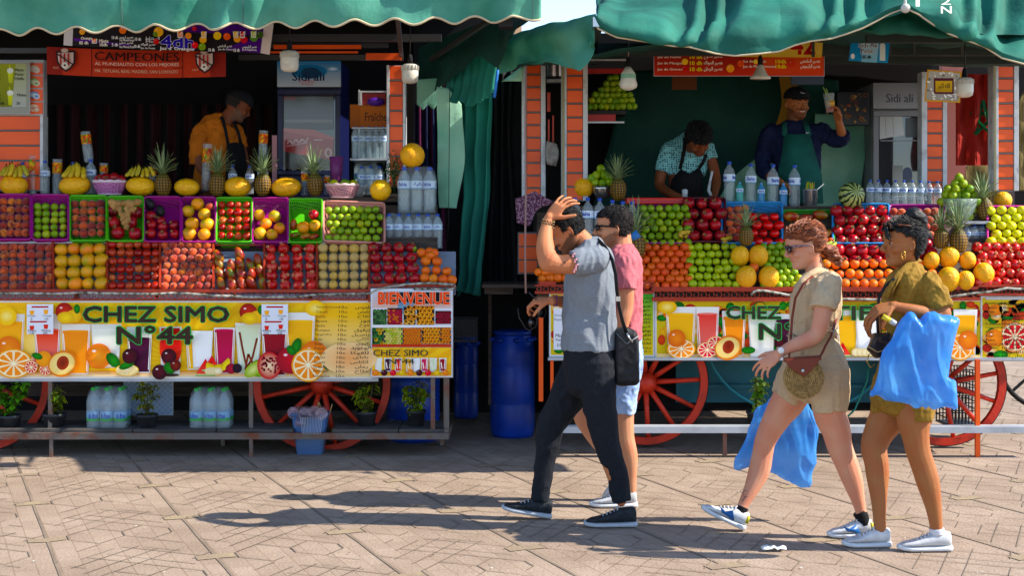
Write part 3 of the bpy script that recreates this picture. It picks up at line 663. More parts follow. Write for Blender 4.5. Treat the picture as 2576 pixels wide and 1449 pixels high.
for i, (u, c) in enumerate(((952, 'e9ead8'), (976, '4e1838'), (1002, 'e85a58'), (1030, 'f3b024'), (1048, 'f2f0ea'), (1068, 'd04060'), (1090, 'd3dcb8'), (1114, '9a1424'))): glass(a, u, 900, 935, 19, c)
for i in range(9): fruit_(a, 945 + i * 22, 937, 8, ('f09030', '5a1420', 'e8404a', 'f0c848')[i % 4], ('e07020', '300810', 'c02030', 'd0a020')[i % 4])
a.text('CHEZ SIMO', 940, 879, 1077, 895, '24302a', .03); a.text('N°44', 978, 901, 1042, 915, '24302a', .03)
a.text('BIENVENUE', 953, 735, 1130, 765, 'e8481c', .05, halo='f0e0c0', hoff=.02)
banner_obj(a, 'square poster reading BIENVENUE with pictures of fruit on the right front of the left stall', 'poster', name='poster')
# purple price board (leans, right end lower)
a = Art(10.35, fn=lambda u, v: W(u, v + (u - 165) * .0, 10.35))
def sk(u, v): return (u, v)
a.poly([(165, 55), (688, 62), (676, 136), (163, 114)], '1c1418'); a.poly([(162, 70), (184, 70), (182, 115), (160, 113)], 'c8c4c4'); a.poly([(664, 60), (688, 60), (678, 137), (655, 133)], 'd0c4c0')
a.poly([(400, 60), (664, 62), (655, 133), (560, 125), (640, 90), (400, 75)], '4a1a7a'); a.poly([(186, 95), (330, 112), (330, 116), (186, 102)], '5a2a8a')
a.text('4dh', 405, 88, 488, 118, '3a34a8', .05, halo='e8e8f0', hoff=.03, slope=.05); a.text("Jus d' Oranges", 402, 116, 488, 127, 'f0f0f0', .02, slope=.03)
a.text('Orange', 204, 92, 232, 101, 'f4f0e0', .03); a.text('05 dh', 200, 103, 222, 111, 'f4f0e0', .03); a.text('Mixte', 250, 98, 273, 107, 'f4f0e0', .03); a.text('10dh', 252, 108, 270, 116, 'f4f0e0', .03)
for u, v, t in ((282, 90, '10 dh'), (282, 108, '5 dh'), (340, 94, '10 dh'), (338, 112, '10 dh'), (525, 121, '10 dh'), (588, 122, '10 dh')): a.text(t, u, v, u + 15, v + 8, 'f0f0f0', .02)
for u, v, t in ((300, 90, "عصير ليمون"), (300, 104, "عصير صغير"), (366, 92, "المختلط"), (355, 108, "عصير الفواكه"), (548, 112, "عصير الحامض"), (610, 114, "عصير البليموس")): a.text(ar(t), u, v, u + 36, v + 8, 'e8e8e8', .02)
for u, v, t in ((302, 97, 'Eau Mineral Grand'), (302, 114, 'Eau Mineral Petit'), (368, 101, 'Mixte'), (355, 118, 'Jus de Fruits'), (550, 121, 'Jus de Citron'), (610, 122, 'Jus de Pamplemousse')): a.text(t, u, v, u + 36, v + 6, 'e8e8e8', .01, slope=.03)
for u, v, r, c in ((208, 80, 7, 'f0a020'), (310, 76, 9, 'f08050'), (400, 80, 12, 'f0b028'), (392, 86, 6, '6a8a30'), (455, 88, 8, 'e86030'), (475, 90, 8, 'f09020'), (490, 72, 6, 'c02030'), (512, 100, 9, 'f0b020'), (548, 90, 10, 'f0c828'), (572, 92, 9, 'f06030'), (598, 98, 9, 'f0a020'), (615, 100, 9, 'c82030'), (640, 95, 10, '5a8a30'), (655, 88, 9, '3c5a20'), (510, 118, 9, '7aa030'), (492, 114, 8, 'e83030'), (395, 105, 7, 'd02828')): fruit_(a, u, v, r, c, c)
for u, c in ((240, 'f06018'), (455, 'f08040'), (515, 'f0b828'), (595, 'f0c030'), (612, 'd02838'), (640, 'b8cc60')): glass(a, u, 80 if u > 250 else 98, 96 if u > 250 else 110, 14, c)
banner_obj(a, 'dark and purple price board reading 4dh hanging under the left awning', 'sign', name='price_board', skew=True)
# red scarf
a = Art(10.5, fn=lambda u, v: W(u, v + 6 * math.sin((u - 120) / 150) + (u - 120) * .012, 10.5 + .01 * math.sin(u / 23)), step=.003)
a.k += 1
for i in range(45):
    u = 118 + i * 10; a.poly([(u, 117), (u + 10.1, 117), (u + 10.1, 186), (u, 186)], 'b3300f' if 3 < i < 41 else '8a1c10', nxt=False)
for u in (231, 460): a.line([(u, 117), (u, 186)], 1.6, '3a0d08')
a.line([(231, 162), (345, 162), (460, 162)], 1.4, '3a0d08')
a.text('CAMPEONES', 240, 124, 452, 146, '2a0a08', .03, halo='d8402a', hoff=.012); a.text('AL MUNDIALITO CON LOS MEJORES', 241, 150, 452, 160, 'd8b8a8', .01); a.text('MA. TETUAN, REAL MADRID, SAN LORENZO', 241, 168, 450, 177, 'c8a080', .01)
for u in (168, 519):
    a.poly([(u - 24, 128), (u + 24, 124), (u + 24, 155), (u + 12, 172), (u, 179), (u - 14, 168), (u - 22, 155)], '24161c'); a.poly([(u - 20, 132), (u + 20, 129), (u + 20, 154), (u + 10, 168), (u, 174), (u - 11, 165), (u - 18, 153)], 'c8b0a8')
    for k in (-14, -4, 6): a.poly([(u + k, 133), (u + k + 4.5, 132), (u + k + 4.5, 164), (u + k, 160)], 'a8281c')
    a.line([(u - 22, 134), (u + 20, 160)], 3, '24161c'); a.ell(u, 163, 8, 8, 'd8d0c8'); a.ell(u, 163, 3, 3, '201818', n=6); a.ell(u, 126, 9, 5, 'c0a898'); a.text('MAT', u - 28, 168, u - 14, 173, 'c8a080')
r = a.build('scarf_banner', mat('woven_scarf', 'ffffff', .9, attr='Col', bump=.3, bscale=120), label='red football scarf reading CAMPEONES stretched below the price board', cat='scarf', origin='base')
# green menu board at far left
a = Art(10.88); a.rect(-30, 156, 74, 284, '8c8c84'); a.rect(-26, 160, 66, 268, '8a9024', '6a7018'); a.poly([(40, 160), (66, 160), (66, 268), (30, 268)], '98a070', 'a0a4a0')
for v in (178, 234): a.poly([(19, v), (33, v), (31, v + 30), (22, v + 30)], 'c4cc20', 'a8b010'); a.ell(26, v - 1, 8, 7, 'd0d4c8'); a.line([(25, v - 5), (24, v - 16)], 1.4, 'd8e040')
for u, v, t in ((-20, 172, 'Orange'), (38, 172, 'Mixte'), (38, 183, 'Petit'), (-20, 183, 'Petit'), (38, 194, '10dh'), (-20, 194, '5dh'), (-20, 235, 'Orange'), (44, 235, 'Mixte'), (-20, 245, 'Grand'), (42, 256, '20'), (-10, 256, '10dh')): a.text(t, u, v, u + (22 if len(t) > 2 else 9), v + 7, '26281c', .02)
banner_obj(a, 'olive green drinks menu board fixed to the left pillar', 'sign', name='menu_board')
# ------------------------------------------------------------ right stall
RS = thing('fruit_juice_stall', (W(2020, 0, 10.2).x, 10.2, 0), 'right juice stall cart with green and red fruit banner, red scroll rail and white bench', 'market stall')
b = MB()
b.boxpx(1408, 1074, 2640, 1090, 9.9, .03); b.box((W(1408, 0, 9.93).x, 9.931, W(0, 1074, 9.9).z - .03), (W(2640, 0, 9.9).x, 9.99, W(0, 1074, 9.9).z + .003))
b.boxpx(1378, 900, 2640, 907, 9.99, .04)
b.build('white_bench', M_white, RS)
b = MB()
for u in (1822, 2458): b.box((W(u, 0, 9.96).x - .014, 9.94, 0), (W(u, 0, 9.96).x + .014, 9.97, W(0, 1091, 9.94).z))
b.build('bench_leg', M_rust, RS)
for q in ((1355, 740, 1366, 1010, 10.06), (1384, 740, 1392, 1000, 10.03), (2454, 905, 2465, 1150, 9.935)): b = MB(); b.boxpx(*q, .03); b.build('orange_post', M_orange, RS)
wheel(RS, 1623, 962, 10.35, 156, 12, .1); wheel(RS, 2372, 964, 10.35, 156, 12, .35)
b = MB()
b.boxpx(1355, 708, 1398, 716, 9.98, .03); b.boxpx(1345, 716.5, 1650, 720, 9.985, .03)
b.boxpx(1640, 722, 2352, 733, 9.98, .035); b.boxpx(1640, 748, 2352, 758, 9.985, .03); b.boxpx(2350, 720, 2460, 728, 9.98, .03); b.boxpx(2350, 748, 2465, 756, 9.985, .03)
b.boxpx(2460, 716, 2640, 722, 9.98, .03); b.boxpx(2460, 738, 2640, 744, 9.985, .03); b.boxpx(1600, 708, 1645, 713, 9.98, .03); b.boxpx(1345, 733, 1645, 739, 9.982, .03)
b.build('red_rail', M_redfr, RS)
b = MB(); scrolls(b, 1644, 2350, 733, 749, 9.99, 19); scrolls(b, 2352, 2460, 729, 748, 9.99, 19); scrolls(b, 2466, 2600, 722, 738, 9.99, 17); scrolls(b, 1345, 1640, 720, 733, 9.99, 17); b.build('scrollwork', M_redfr, RS)
b = MB(); b.box((W(1385, 0, 10).x, 10.04, W(0, 898, 10).z), (W(2640, 0, 10).x, 10.06, W(0, 722, 10).z)); b.build('front_board', M_wood, RS)
b = MB(); b.box((W(1385, 0, 10).x, 10.062, .66), (W(2640, 0, 10).x, 11.9, .74)); b.build('cart_floor', M_wood, RS)
b = MB(); b.box((W(1700, 0, 10.6).x, 10.6, .3), (W(2345, 0, 10.6).x, 10.63, .66)); b.box((W(1780, 0, 10.55).x, 10.55, W(0, 968, 10.55).z - .03), (W(2340, 0, 10.55).x, 10.598, W(0, 968, 10.55).z)); b.box((W(2060, 0, 10.55).x, 10.57, .3), (W(2064, 0, 10.55).x, 10.599, .6))
b.build('teal_side', M_tealp, RS)
b = MB()
for uc in (2010, ):
    b.tube([W(uc + 235 * math.cos(R(t)), 850 + 190 * math.sin(R(t)), 10.5) for t in range(10, 171, 8)], .012, 6)
b.build('teal_hoop', mat('teal_edge', '2a8290', .5), RS)
b = MB(); b.box((W(1395, 0, 11).x, 11.0, .2), (W(2300, 0, 11).x, 11.03, .659)); b.build('rear_skirt', M_black, RS)
slope_board(RS, 1350, 2640, 722, 10.02, 514, 10.62, M_wood, drop=.06)
b = MB(); b.box((W(1395, 0, 10.62).x, 10.66, 1.73), (W(2640, 0, 10.62).x, 11.1, 1.765)); b.build('counter', M_wood, RS)
pillar(RS, 1312, 1372, 155, 505, 11.0, 12, 33, 12); pillar(RS, 1412, 1478, 155, 505, 10.85, 13, 34, 12, True); pillar(RS, 2318, 2382, 180, 490, 10.95, 14, 31, 11); pillar(RS, 2497, 2562, 165, 480, 10.85, 14, 33, 12, True)
b = MB(); g_ = mat('grey_green_beam', '2b3532', .6)
b.boxpx(1478, 108, 2700, 138, 10.55, .08); b.boxpx(1900, 135, 2560, 160, 10.95, .05); b.boxpx(1310, 140, 1500, 160, 11.0, .06)
b.boxpx(2180, 78, 2420, 106, 9.6, .05); b.bar(W(1505, 60, 9.0), W(1490, 130, 10.6), .05)
for u in (2045, 2240, 2300, 2420): b.bar(W(u, 100, 10.3), W(u, 140, 10.5), .02)
b.build('roof_frame', g_, RS)
b = MB(); b.boxpx(1478, 148, 1575, 152, 10.98, .02); b.boxpx(1478, 305, 1570, 309, 10.98, .06); b.boxpx(1375, 198, 1418, 206, 11.1, .1); b.build('alu_shelf', M_alu, RS)
b = MB(); b.boxpx(1478, 172, 1572, 184, 11.0, .02); b.boxpx(1478, 287, 1548, 305, 11.0, .02); b.build('red_fascia', mat('dark_red_panel', '9c1410', .4), RS)
b = MB(); b.boxpx(1470, 278, 1575, 287, 10.985, .35); b.build('fruit_shelf', mat('dark_shelf', '1c1a1a', .7), RS)
# back tarp, roof sheet, sides
b = MB(); b.smooth = False
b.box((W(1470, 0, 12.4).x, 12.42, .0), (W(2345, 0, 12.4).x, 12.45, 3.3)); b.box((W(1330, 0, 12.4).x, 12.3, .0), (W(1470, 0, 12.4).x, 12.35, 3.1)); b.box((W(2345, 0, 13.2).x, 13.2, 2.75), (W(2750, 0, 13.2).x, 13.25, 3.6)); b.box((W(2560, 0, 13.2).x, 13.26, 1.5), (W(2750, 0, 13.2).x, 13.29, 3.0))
b.build('back_wall', M_backdark, RS)  # dark boxes added behind the tarp to block light
cloth('back_tarp', [[(1560, 180, 12.25), (1850, 170, 12.3), (2110, 200, 12.25)], [(1540, 330, 12.2), (1850, 350, 12.25), (2110, 360, 12.2)], [(1480, 560, 12.2), (1850, 560, 12.15), (2110, 560, 12.2)]], M_dgreen, 'dark green tarpaulin forming the back of the right stall', amp=.09, fs=1.3, cat='tarpaulin')
cloth('back_sheet', [[(2050, 285, 12.05), (2180, 290, 12.05)], [(2045, 420, 12.0), (2172, 420, 12.05)], [(2048, 520, 12.0), (2160, 520, 12.05)]], M_mint, 'stained pale green canvas hanging behind the smiling vendor', amp=.04)  # pale colour paints sunlight onto part of the back tarpaulin
cloth('back_sheet', [[(2155, 310, 12.1), (2225, 310, 12.1)], [(2145, 520, 12.1), (2225, 520, 12.1)]], M_teal, 'dark teal canvas hanging beside the grey drinks fridge', amp=.03)
cloth('mint_sheet', [[(1935, 375, 11.9), (1960, 365, 11.9)], [(1850, 440, 11.9), (1975, 440, 11.9)], [(1800, 510, 11.9), (1985, 510, 11.9)]], M_mint, 'crumpled mint green sheet behind the water bottles on the right counter', amp=.05)
b = MB(); b.boxpx(1690, 180, 1752, 225, 11.7, .02); b.build('brown_board', mat('cardboard_dark', '6a3c1c', .85), RS)
cloth('yellow_cloth', [[(1958, 190, 12.1), (2010, 190, 12.1)], [(1965, 260, 12.1), (2000, 260, 12.1)], [(1945, 330, 12.1), (1985, 320, 12.1)]], mat('mustard_cloth', '8a6216', .9), 'mustard brown cloth hanging behind the vendor with the cap', amp=.03)
# awning of right stall
AWR = thing('awning', W(2000, 60, 9.0), 'dark green canvas awning tied up in a peak over the right stall', 'awning')
edge = [(1496, 42), (1503, 70), (1550, 92), (1620, 103), (1690, 114), (1730, 116), (1800, 134), (1850, 139), (1910, 134), (1960, 128), (2000, 112), (2040, 102), (2090, 96), (2130, 84), (2170, 70), (2205, 52), (2240, 34), (2277, 20), (2310, 34), (2345, 60), (2385, 84), (2430, 100), (2475, 116), (2520, 145), (2575, 160), (2640, 172)]
crease = [(1499, 36), (1510, 45), (1550, 70), (1620, 85), (1700, 96), (1760, 90), (1830, 66), (1900, 72), (1960, 84), (2010, 70), (2060, 58), (2100, 52), (2140, 44), (2180, 38), (2210, 32), (2240, 26), (2277, 14), (2310, 22), (2345, 36), (2385, 52), (2430, 72), (2475, 92), (2520, 112), (2575, 132), (2640, 150)]
def up(pts, dv, Y): return [(u, v - dv, Y) for u, v in pts]
topr = [(1500, 34), (1560, 12), (1640, -10), (1800, -60), (2000, -100), (2277, -120), (2640, -120)]
def ff(s, t):
    k = math.sin(math.pi * min(1, t * 1.05)) ** .5 if t < 1 else 0
    return .03 * k * math.sin(s * 60 + 4 * math.sin(s * 21 + t * 2)) + .03 * k * math.sin(s * 19 - t * 5)
g = sheet([[(u, v * .6 - 30, 11.5) for u, v in topr], [(u, v, 10.2) for u, v in topr], [(u + (0 if i else 0), v * .45 + 2, 9.6 - .1) for i, (u, v) in enumerate(crease)], [(u, v, 9.02) for u, v in crease], [(u, v, 9.0) for u, v in edge]], 200, 46, amp=.05, fs=1.9, seed=8, fold=ff)
b = MB(); b.grid(g); solid(b.build('canvas', M_aw2, AWR), .004)
b = MB(); b.tube([p + Vector((0, -.004, -.002)) for p in g[-1]], .006, 6); b.build('piping', M_pip, AWR)
g = sheet([[(1500, 34, 9.1), (1400, 58, 9.6), (1290, 82, 10.2), (1262, 92, 10.3)], [(1500, 60, 9.1), (1400, 85, 9.5), (1290, 105, 10.1), (1256, 120, 10.3)], [(1497, 100, 9.12), (1410, 130, 9.55), (1300, 140, 10.1), (1254, 150, 10.3)], [(1492, 104, 9.15), (1476, 160, 9.2), (1464, 180, 9.25), (1440, 172, 9.35), (1405, 160, 9.5), (1350, 158, 9.8), (1300, 164, 10.1), (1252, 188, 10.3)]], 60, 30, amp=.02, fs=2.5, seed=5, fold=lambda s, t: .025 * math.sin(s * 22 + t * 4) * t)
b = MB(); b.grid(g); solid(b.build('side_flap', M_aw, AWR), .004)  # lighter canvas colour makes the shaded side flap look lit
cloth('inner_flap', [[(2170, 60, 9.35), (2277, 22, 9.25), (2400, 66, 9.35)], [(2165, 78, 9.35), (2277, 70, 9.2), (2410, 90, 9.35)], [(2175, 84, 9.35), (2277, 84, 9.22), (2400, 94, 9.35)]], M_aw2, '', amp=.05, fs=4, parent=AWR)
cloth('roof_sheet', [[(1300, 165, 9.9), (1900, 70, 9.3), (2640, 84, 9.3)], [(1330, 150, 12.4), (1900, 130, 12.4), (2640, 178, 12.4)]], M_dgreen, '', amp=.04, parent=AWR)
cloth('under_flap', [[(1262, 205, 10.6), (1320, 160, 10.6)], [(1268, 203, 10.55), (1312, 204, 10.55)]], M_mint, '', amp=.0, parent=AWR, nu=6, nv=4)
b = MB(); b.boxpx(1491, 42, 1514, 66, 8.98, .25); b.build('tube_end', M_steel, AWR)
b = MB(); b.tube([W(2277, -20, 8.93), W(2276, 5, 8.93), W(2277, 22, 8.93)], [.008, .01, .018], 8); b.ball(W(2277, 20, 8.92), .03); b.build('tie_cord', mat('cord_white', 'b8b4aa', .8), AWR)
a = Art(8.9, fn=lambda u, v: W(u, v, 8.9 + .0045 * (40 - v)) + Vector((0, -.12, 0)))
a.text('N', 2352, 22, 2378, 40, 'c8c8b8', .03); a.text('2', 2352, 2, 2376, 18, 'c8c8b8', .03); a.text('I', 2290, -6, 2298, 22, 'c8c8b8', .04)
a.build('painted_letters', M_print, parent=AWR)
# banners of the right stall
def tropic(a, u0, v0, u1, v1, seed):
    a.rect(u0, v0, u1, v1, 'c8b040'); rnd = random.Random(seed); a.k += 1; n = int((u1 - u0) * (v1 - v0) / 380)
    for i in range(n):
        if i % 25 == 24: a.k += 1
        u = rnd.uniform(u0 + 8, u1 - 8); v = rnd.uniform(v0 + 8, v1 - 8); c, e = rnd.choice((('d02818', '981408'), ('2f8a2a', '14561a'), ('f0c028', 'd89810'), ('e0481c', 'b83010'), ('3a9a34', '1f6a20'), ('f08a20', 'd86a10'), ('e8e0c0', 'e0a030')))
        w = min(rnd.uniform(9, 20), u - u0, u1 - u); h = min(rnd.uniform(7, 15), v - v0, v1 - v); a.ell(u, v, w, h, c, e, n=12, rot=0, nxt=False)
a = Art(10.02); a.rect(1648, 755, 2468, 905, 'd9d9d6'); tropic(a, 1651, 758, 2465, 902, 4); a.poly([(1651, 890), (2465, 893), (2465, 902), (1651, 902)], 'e8c890')
for args in ((1712, 772, 898, 76, 'f3b01c', 'f6c030'), (1779, 772, 895, 58, 'e8605a', 'f08a80'), (1845, 782, 896, 60, 'f08a30', 'f59a30'), (1915, 782, 898, 70, 'dfe0d0', 'ecebe0'), (1975, 790, 898, 54, '4e1838', '3c1028'),
             (2130, 780, 895, 60, 'f3b024', 'f0c050'), (2180, 780, 895, 62, 'f2f0ea', 'f5f4f0'), (2250, 790, 895, 50, 'b01c3c', 'd0486a'), (2320, 790, 895, 60, 'd3dcb8', 'dbe0c4'), (2425, 778, 895, 60, 'f5a818', 'f7b830')): glass(a, *args)
a.ell(1655 + 22, 772, 24, 17, 'f6e08a', 'e0a810'); slice_(a, 1712, 877, 36, sq=.72); slice_(a, 1777, 880, 26, 'e05060', 'f0a070', sq=.8); slice_(a, 1800, 862, 24, 'e04050', 'f0a070', sq=.7); peach_half(a, 1830, 874, 34)
fruit_(a, 1960, 862, 15, '5a1420', '2a0610'); leaf_(a, 1880, 880, 18, 9); fruit_(a, 1700, 850, 22, 'f08a20', 'd86010'); melonwedge(a, 2116, 880, 20); [a.ell(2150 + k * 12, 885, 12, 10, 'f6ecc8', 'dfc890') for k in range(5)]
slice_(a, 2410, 872, 34, sq=1); fruit_(a, 2430, 855, 24, 'f08a20', 'd86010')
a.text('CHEZ', 1825, 770, 1960, 801, '2e2c20', .04, halo='3aa050', hoff=.06); a.text('LATIF', 2000, 770, 2188, 803, '2e2c20', .04, halo='3aa050', hoff=.06); a.text('N°42', 1907, 812, 2080, 852, '2e2c20', .04, halo='3aa050', hoff=.06)
banner_obj(a, 'long green and red tropical fruit banner with juice glasses on the right stall')
a = Art(10.02); a.rect(1382, 737, 1645, 897, 'd0d4d0'); tropic(a, 1385, 740, 1642, 893, 9); a.rect(1392, 776, 1440, 880, 'd9dbe0'); a.text('Orange', 1394, 790, 1424, 798, '303030'); a.text('Petit', 1394, 801, 1412, 807, '303030'); a.text('Mixte', 1397, 840, 1424, 849, '303030'); a.text('Petit', 1398, 852, 1414, 858, '303030'); a.text('10', 1402, 864, 1414, 872, '303030')
a.poly([(1470, 740), (1642, 740), (1642, 893), (1470, 893)], '4aa040', 'd8b838')
for i, (fr, arb) in enumerate(MENU[1:15]): a.text(ar(arb or 'خوخ'), 1602, 746 + i * 10.4, 1636, 754 + i * 10.4, '1c2414', .02); a.text(fr, 1480, 746 + i * 10.4, 1480 + 5 * len(fr), 753 + i * 10.4, '1c2414', .02)
banner_obj(a, 'green menu banner partly hidden behind the two walking men')
a = Art(10.015); a.rect(2467, 746, 2640, 908, 'c8ccc8'); tropic(a, 2470, 749, 2637, 905, 12); slice_(a, 2552, 848, 38, 'd83038', 'f0a070'); fruit_(a, 2500, 850, 22, 'f08a20', 'd87010'); a.rect(2478, 748, 2575, 754, 'b8b8b8')
menu(a, 2477, 760, 902, 96, col='1c2414', n=14)
banner_obj(a, 'tropical menu banner at the far right end of the right stall')
# hanging boards
a = Art(10.75); a.rect(1645, 115, 2072, 190, '7a1408', 'c02a10'); a.poly([(1900, 118), (2070, 120), (2070, 188), (1900, 186)], 'd05018', 'c83810')
for i, (t, arb) in enumerate((("Jus de Banane", "عصير الموز"), ("Jus de Peche", "عصير الخوخ"), ("Jus de Mangue", "عصير المونك"), ("Jus de Grenade", "عصير الرمان"))):
    v = 120 + i * 15.5; a.text(t, 1653, v + 4, 1653 + 4.9 * len(t), v + 12, 'e8dcc8', .03); a.text('10 dh', 1735, v + 2, 1765, v + 12, 'e8e050', .03); a.text(ar(arb), 1770, v + 1, 1817, v + 13, 'e8dcc8', .03)
for i, (t, arb) in enumerate((("Jus de Citron", "عصير الحامض"), ("Jus de Pamplemousse", "عصير البليموس"))):
    v = 150 + i * 13; a.text(t, 1868, v, 1868 + 4.4 * len(t), v + 9, 'e8dcc8', .03); a.text('10dh', 1950, v - 1, 1976, v + 9, 'e8e050', .03); a.text(ar(arb), 2012, v - 2, 2062, v + 10, 'e8dcc8', .03)
for u, v, r, c in ((1722, 155, 8, 'f0c040'), (1722, 172, 7, 'c83030'), (1836, 172, 10, 'f0a030'), (1862, 160, 9, 'e05020'), (1900, 155, 6, 'f0d060'), (1990, 160, 9, 'd04030')): fruit_(a, u, v, r, c, c)
banner_obj(a, 'long red juice price board hanging at the back of the right stall', 'sign', name='price_board')
a = Art(10.5); a.poly([(1845, 100), (2070, 100), (2066, 144), (1840, 142)], 'd8b860', 'c8a850'); a.poly([(1990, 100), (2066, 100), (2064, 134), (2010, 134)], 'd8b860')
a.text('42', 1990, 96, 2048, 135, 'a81818', .06)
banner_obj(a, 'yellow board with a large red number hanging behind the awning edge', 'sign', name='number_board', skew=True)
a = Art(10.3); a.poly([(2140, 102), (2238, 106), (2232, 158), (2134, 152)], '1c78b0', '2a86b8'); a.poly([(2168, 103), (2210, 105), (2205, 157), (2166, 155)], 'a8c8d8', '7ab0cc'); a.rect(2212, 112, 2226, 152, 'c8d4d0'); a.ell(2219, 110, 5, 6, 'c8d4d0')
a.text('Sidi Ali', 2159, 107, 2205, 119, '14181c', .03, halo='e0e8ec', hoff=.06); a.text('Petit', 2165, 122, 2195, 134, '14181c', .03, halo='e0e8ec', hoff=.06); a.text('05 dh', 2168, 139, 2190, 147, '14181c', .03); a.ell(2144, 141, 5, 7, 'e0e8f0')
banner_obj(a, 'small blue water price sign hanging on the beam of the right stall', 'sign', name='price_sign', skew=True)
# framed calligraphy
a = Art(10.4); q = [(2332, 174), (2418, 180), (2414, 258), (2324, 254)]
a.poly(q, 'b88a28'); a.poly([(2336, 178), (2414, 184), (2410, 254), (2328, 250)], 'a8a49c', '8c8880')
rnd = random.Random(2)
for i in range(60):
    u = rnd.uniform(2332, 2408); v = rnd.uniform(182, 250); a.k += (i % 20 == 0); a.ell(u, v, rnd.uniform(2, 6), rnd.uniform(1, 3), rnd.choice(('e0e0dc', '706c66', 'c8c4bc')), n=6, rot=rnd.uniform(0, 90), nxt=False)
a.rect(2348, 196, 2398, 236, '50202c'); a.rect(2352, 203, 2394, 231, 'c8a018', 'a88410'); a.text(ar('الله اكبر'), 2358, 209, 2388, 225, '503808', .02)
banner_obj(a, 'gold framed calligraphy picture with silver foil hanging at the right pillar', 'picture', name='framed_picture', skew=True)
# flag
def ffl(u, v): return W(u, v, 11.2 + .03 * math.sin(u / 7) + .02 * math.sin(v / 20 + u / 11))
a = Art(11.2, fn=ffl, step=.012); a.k += 1
for i in range(20):
    for j in range(10):
        u = 2402 + i * 5.4; v = 186 + j * 23; uu = u + 5.4
        a.poly([(u, v), (uu, v), (uu, v + 23), (u, v + 23)], '9c2014', nxt=False)
star = [(2470 + 42 * math.cos(R(-90 + k * 144)) * .82, 300 + 48 * math.sin(R(-90 + k * 144))) for k in range(5)]
a.line(star + [star[0]], 8, '0f5a30')
o = a.build('flag', mat('flag_cloth', 'ffffff', .85, attr='Col', trans=.25), label='red flag with a green star hanging at the right end of the right stall', cat='flag', origin='base')
# ------------------------------------------------------------ fruit
def fruit_mat(name, rand, col2, rough=.38, **k): return mat(name, rand[0], rough, col2=vivid(col2), rand=[vivid(c) for c in rand], **{**dict(nscale=1.1, ndetail=3, lo=.42, hi=.68, bump=.08, bscale=9, spec=.35), **k})
FM = {
 'peach': fruit_mat('peach_skin', ['a8401c', 'c86420', '8c2c20', 'c05a28', '702424', 'cc7824'], '641a1c', .75, sheen=.3),
 'apple': fruit_mat('apple_skin', ['981c18', 'b84028', '7c1018', 'b4583c', 'a42418', 'c07048'], '6c0c12', .3, stretch=(3, 3, .6), nscale=2),
 'green_apple': fruit_mat('green_apple_skin', ['9aa828', 'b0b430', '8a9c24', 'b8b440', '98aa2c'], '76901c', .35, stretch=(2, 2, .6)),
 'yellow_apple': fruit_mat('yellow_apple_skin', ['c4c03c', 'd0c640', 'b4b834', 'ccb438'], 'a4a828', .35),
 'orange': fruit_mat('orange_skin', ['e07408', 'e8800a', 'da6608', 'e88c14'], 'c85e08', .42, bump=.25, bscale=24),
 'tangerine': fruit_mat('tangerine_skin', ['d86010', 'd45a10', 'dc6e14', 'c8640e'], 'b04c0a', .42, bump=.25, bscale=24),
 'grapefruit': fruit_mat('grapefruit_skin', ['e08a10', 'dc9a18', 'c08e14', 'e27c10', 'd8a020'], '7c8c18', .42, bump=.2, bscale=24, lo=.45, hi=.75, nscale=.7),
 'lime': fruit_mat('lime_skin', ['5c8010', '76921a', '48700e', '88981e', '648616', 'b0a420'], '8a9a20', .38, bump=.2, bscale=20),
 'pomegranate': fruit_mat('pomegranate_skin', ['7c0a24', '90102c', '6c0820', '8a0e2c', 'a01830'], 'c8483c', .3, lo=.48, hi=.85, nscale=1.6),
 'bright_pomegranate': fruit_mat('bright_pomegranate_skin', ['a8181c', '981424', 'b42c28', '8a1024'], 'e08068', .3, lo=.5, hi=.8),  # brighter copy of the skin, sunlight painted into its colour
 'quince': fruit_mat('quince_skin', ['b89c6c', 'bc9c64', 'b09468', 'c09c58'], '8a7048', .6, nscale=2.5, lo=.5, hi=.8, bump=.3),
 'mango': fruit_mat('mango_skin', ['6a6c1c', '7c3a20', '58681e', '8a5a1c', '92382a', '9c7a1e'], '802820', .32, nscale=.9, lo=.4, hi=.6),
 'avocado': fruit_mat('avocado_skin', ['14120f', '1a1616', '101010'], '241c18', .4, bump=.4, bscale=25),
 'melon': fruit_mat('melon_skin', ['d8a418', 'd49e14', 'dcac1c', 'd0a018'], 'c87c06', .5, nscale=2.5, bump=.9, bscale=5, stretch=(1, .35, 1), lo=.5, hi=.9),
 'tomato': fruit_mat('tomato_skin', ['c82812', 'b81c10', 'd43c14'], 'a01810', .22),
}
def orb(dimple=.14, bot=.08, sq=.92, n=20, m=12, groove=0, square=0):
    mb = MB(); rg = []
    for i in range(m + 1):
        a = math.pi * i / m; rr = max(.015, math.sin(a)) ** (.92); z = -math.cos(a) * sq
        z += -dimple * math.exp(-(rr / .28) ** 2) if z > 0 else bot * math.exp(-(rr / .25) ** 2)
        ring = []
        for k in range(n):
            t = 2 * math.pi * k / n; q = rr * (1 - groove * math.exp(-((t - math.pi) / .25) ** 2))
            if square: q *= 1 + square * math.cos(4 * t)
            ring.append(Vector((q * math.cos(t), q * math.sin(t), z)))
        rg.append(ring)
    mb.rings(rg); return mb
def P1(name, mb, mats): return Proto(mb.build(name, mats, link=False))
M_stem = mat('stem_brown', '3a2a14', .8); M_stick = mat('fruit_sticker', 'd8d8e0', .4)
def with_stem(mb, z, r=.05, h=.18): mb.mi = 1; mb.tube([(0, 0, z - .05), (.02, 0, z + h)], r, 6); mb.mi = 0; return mb
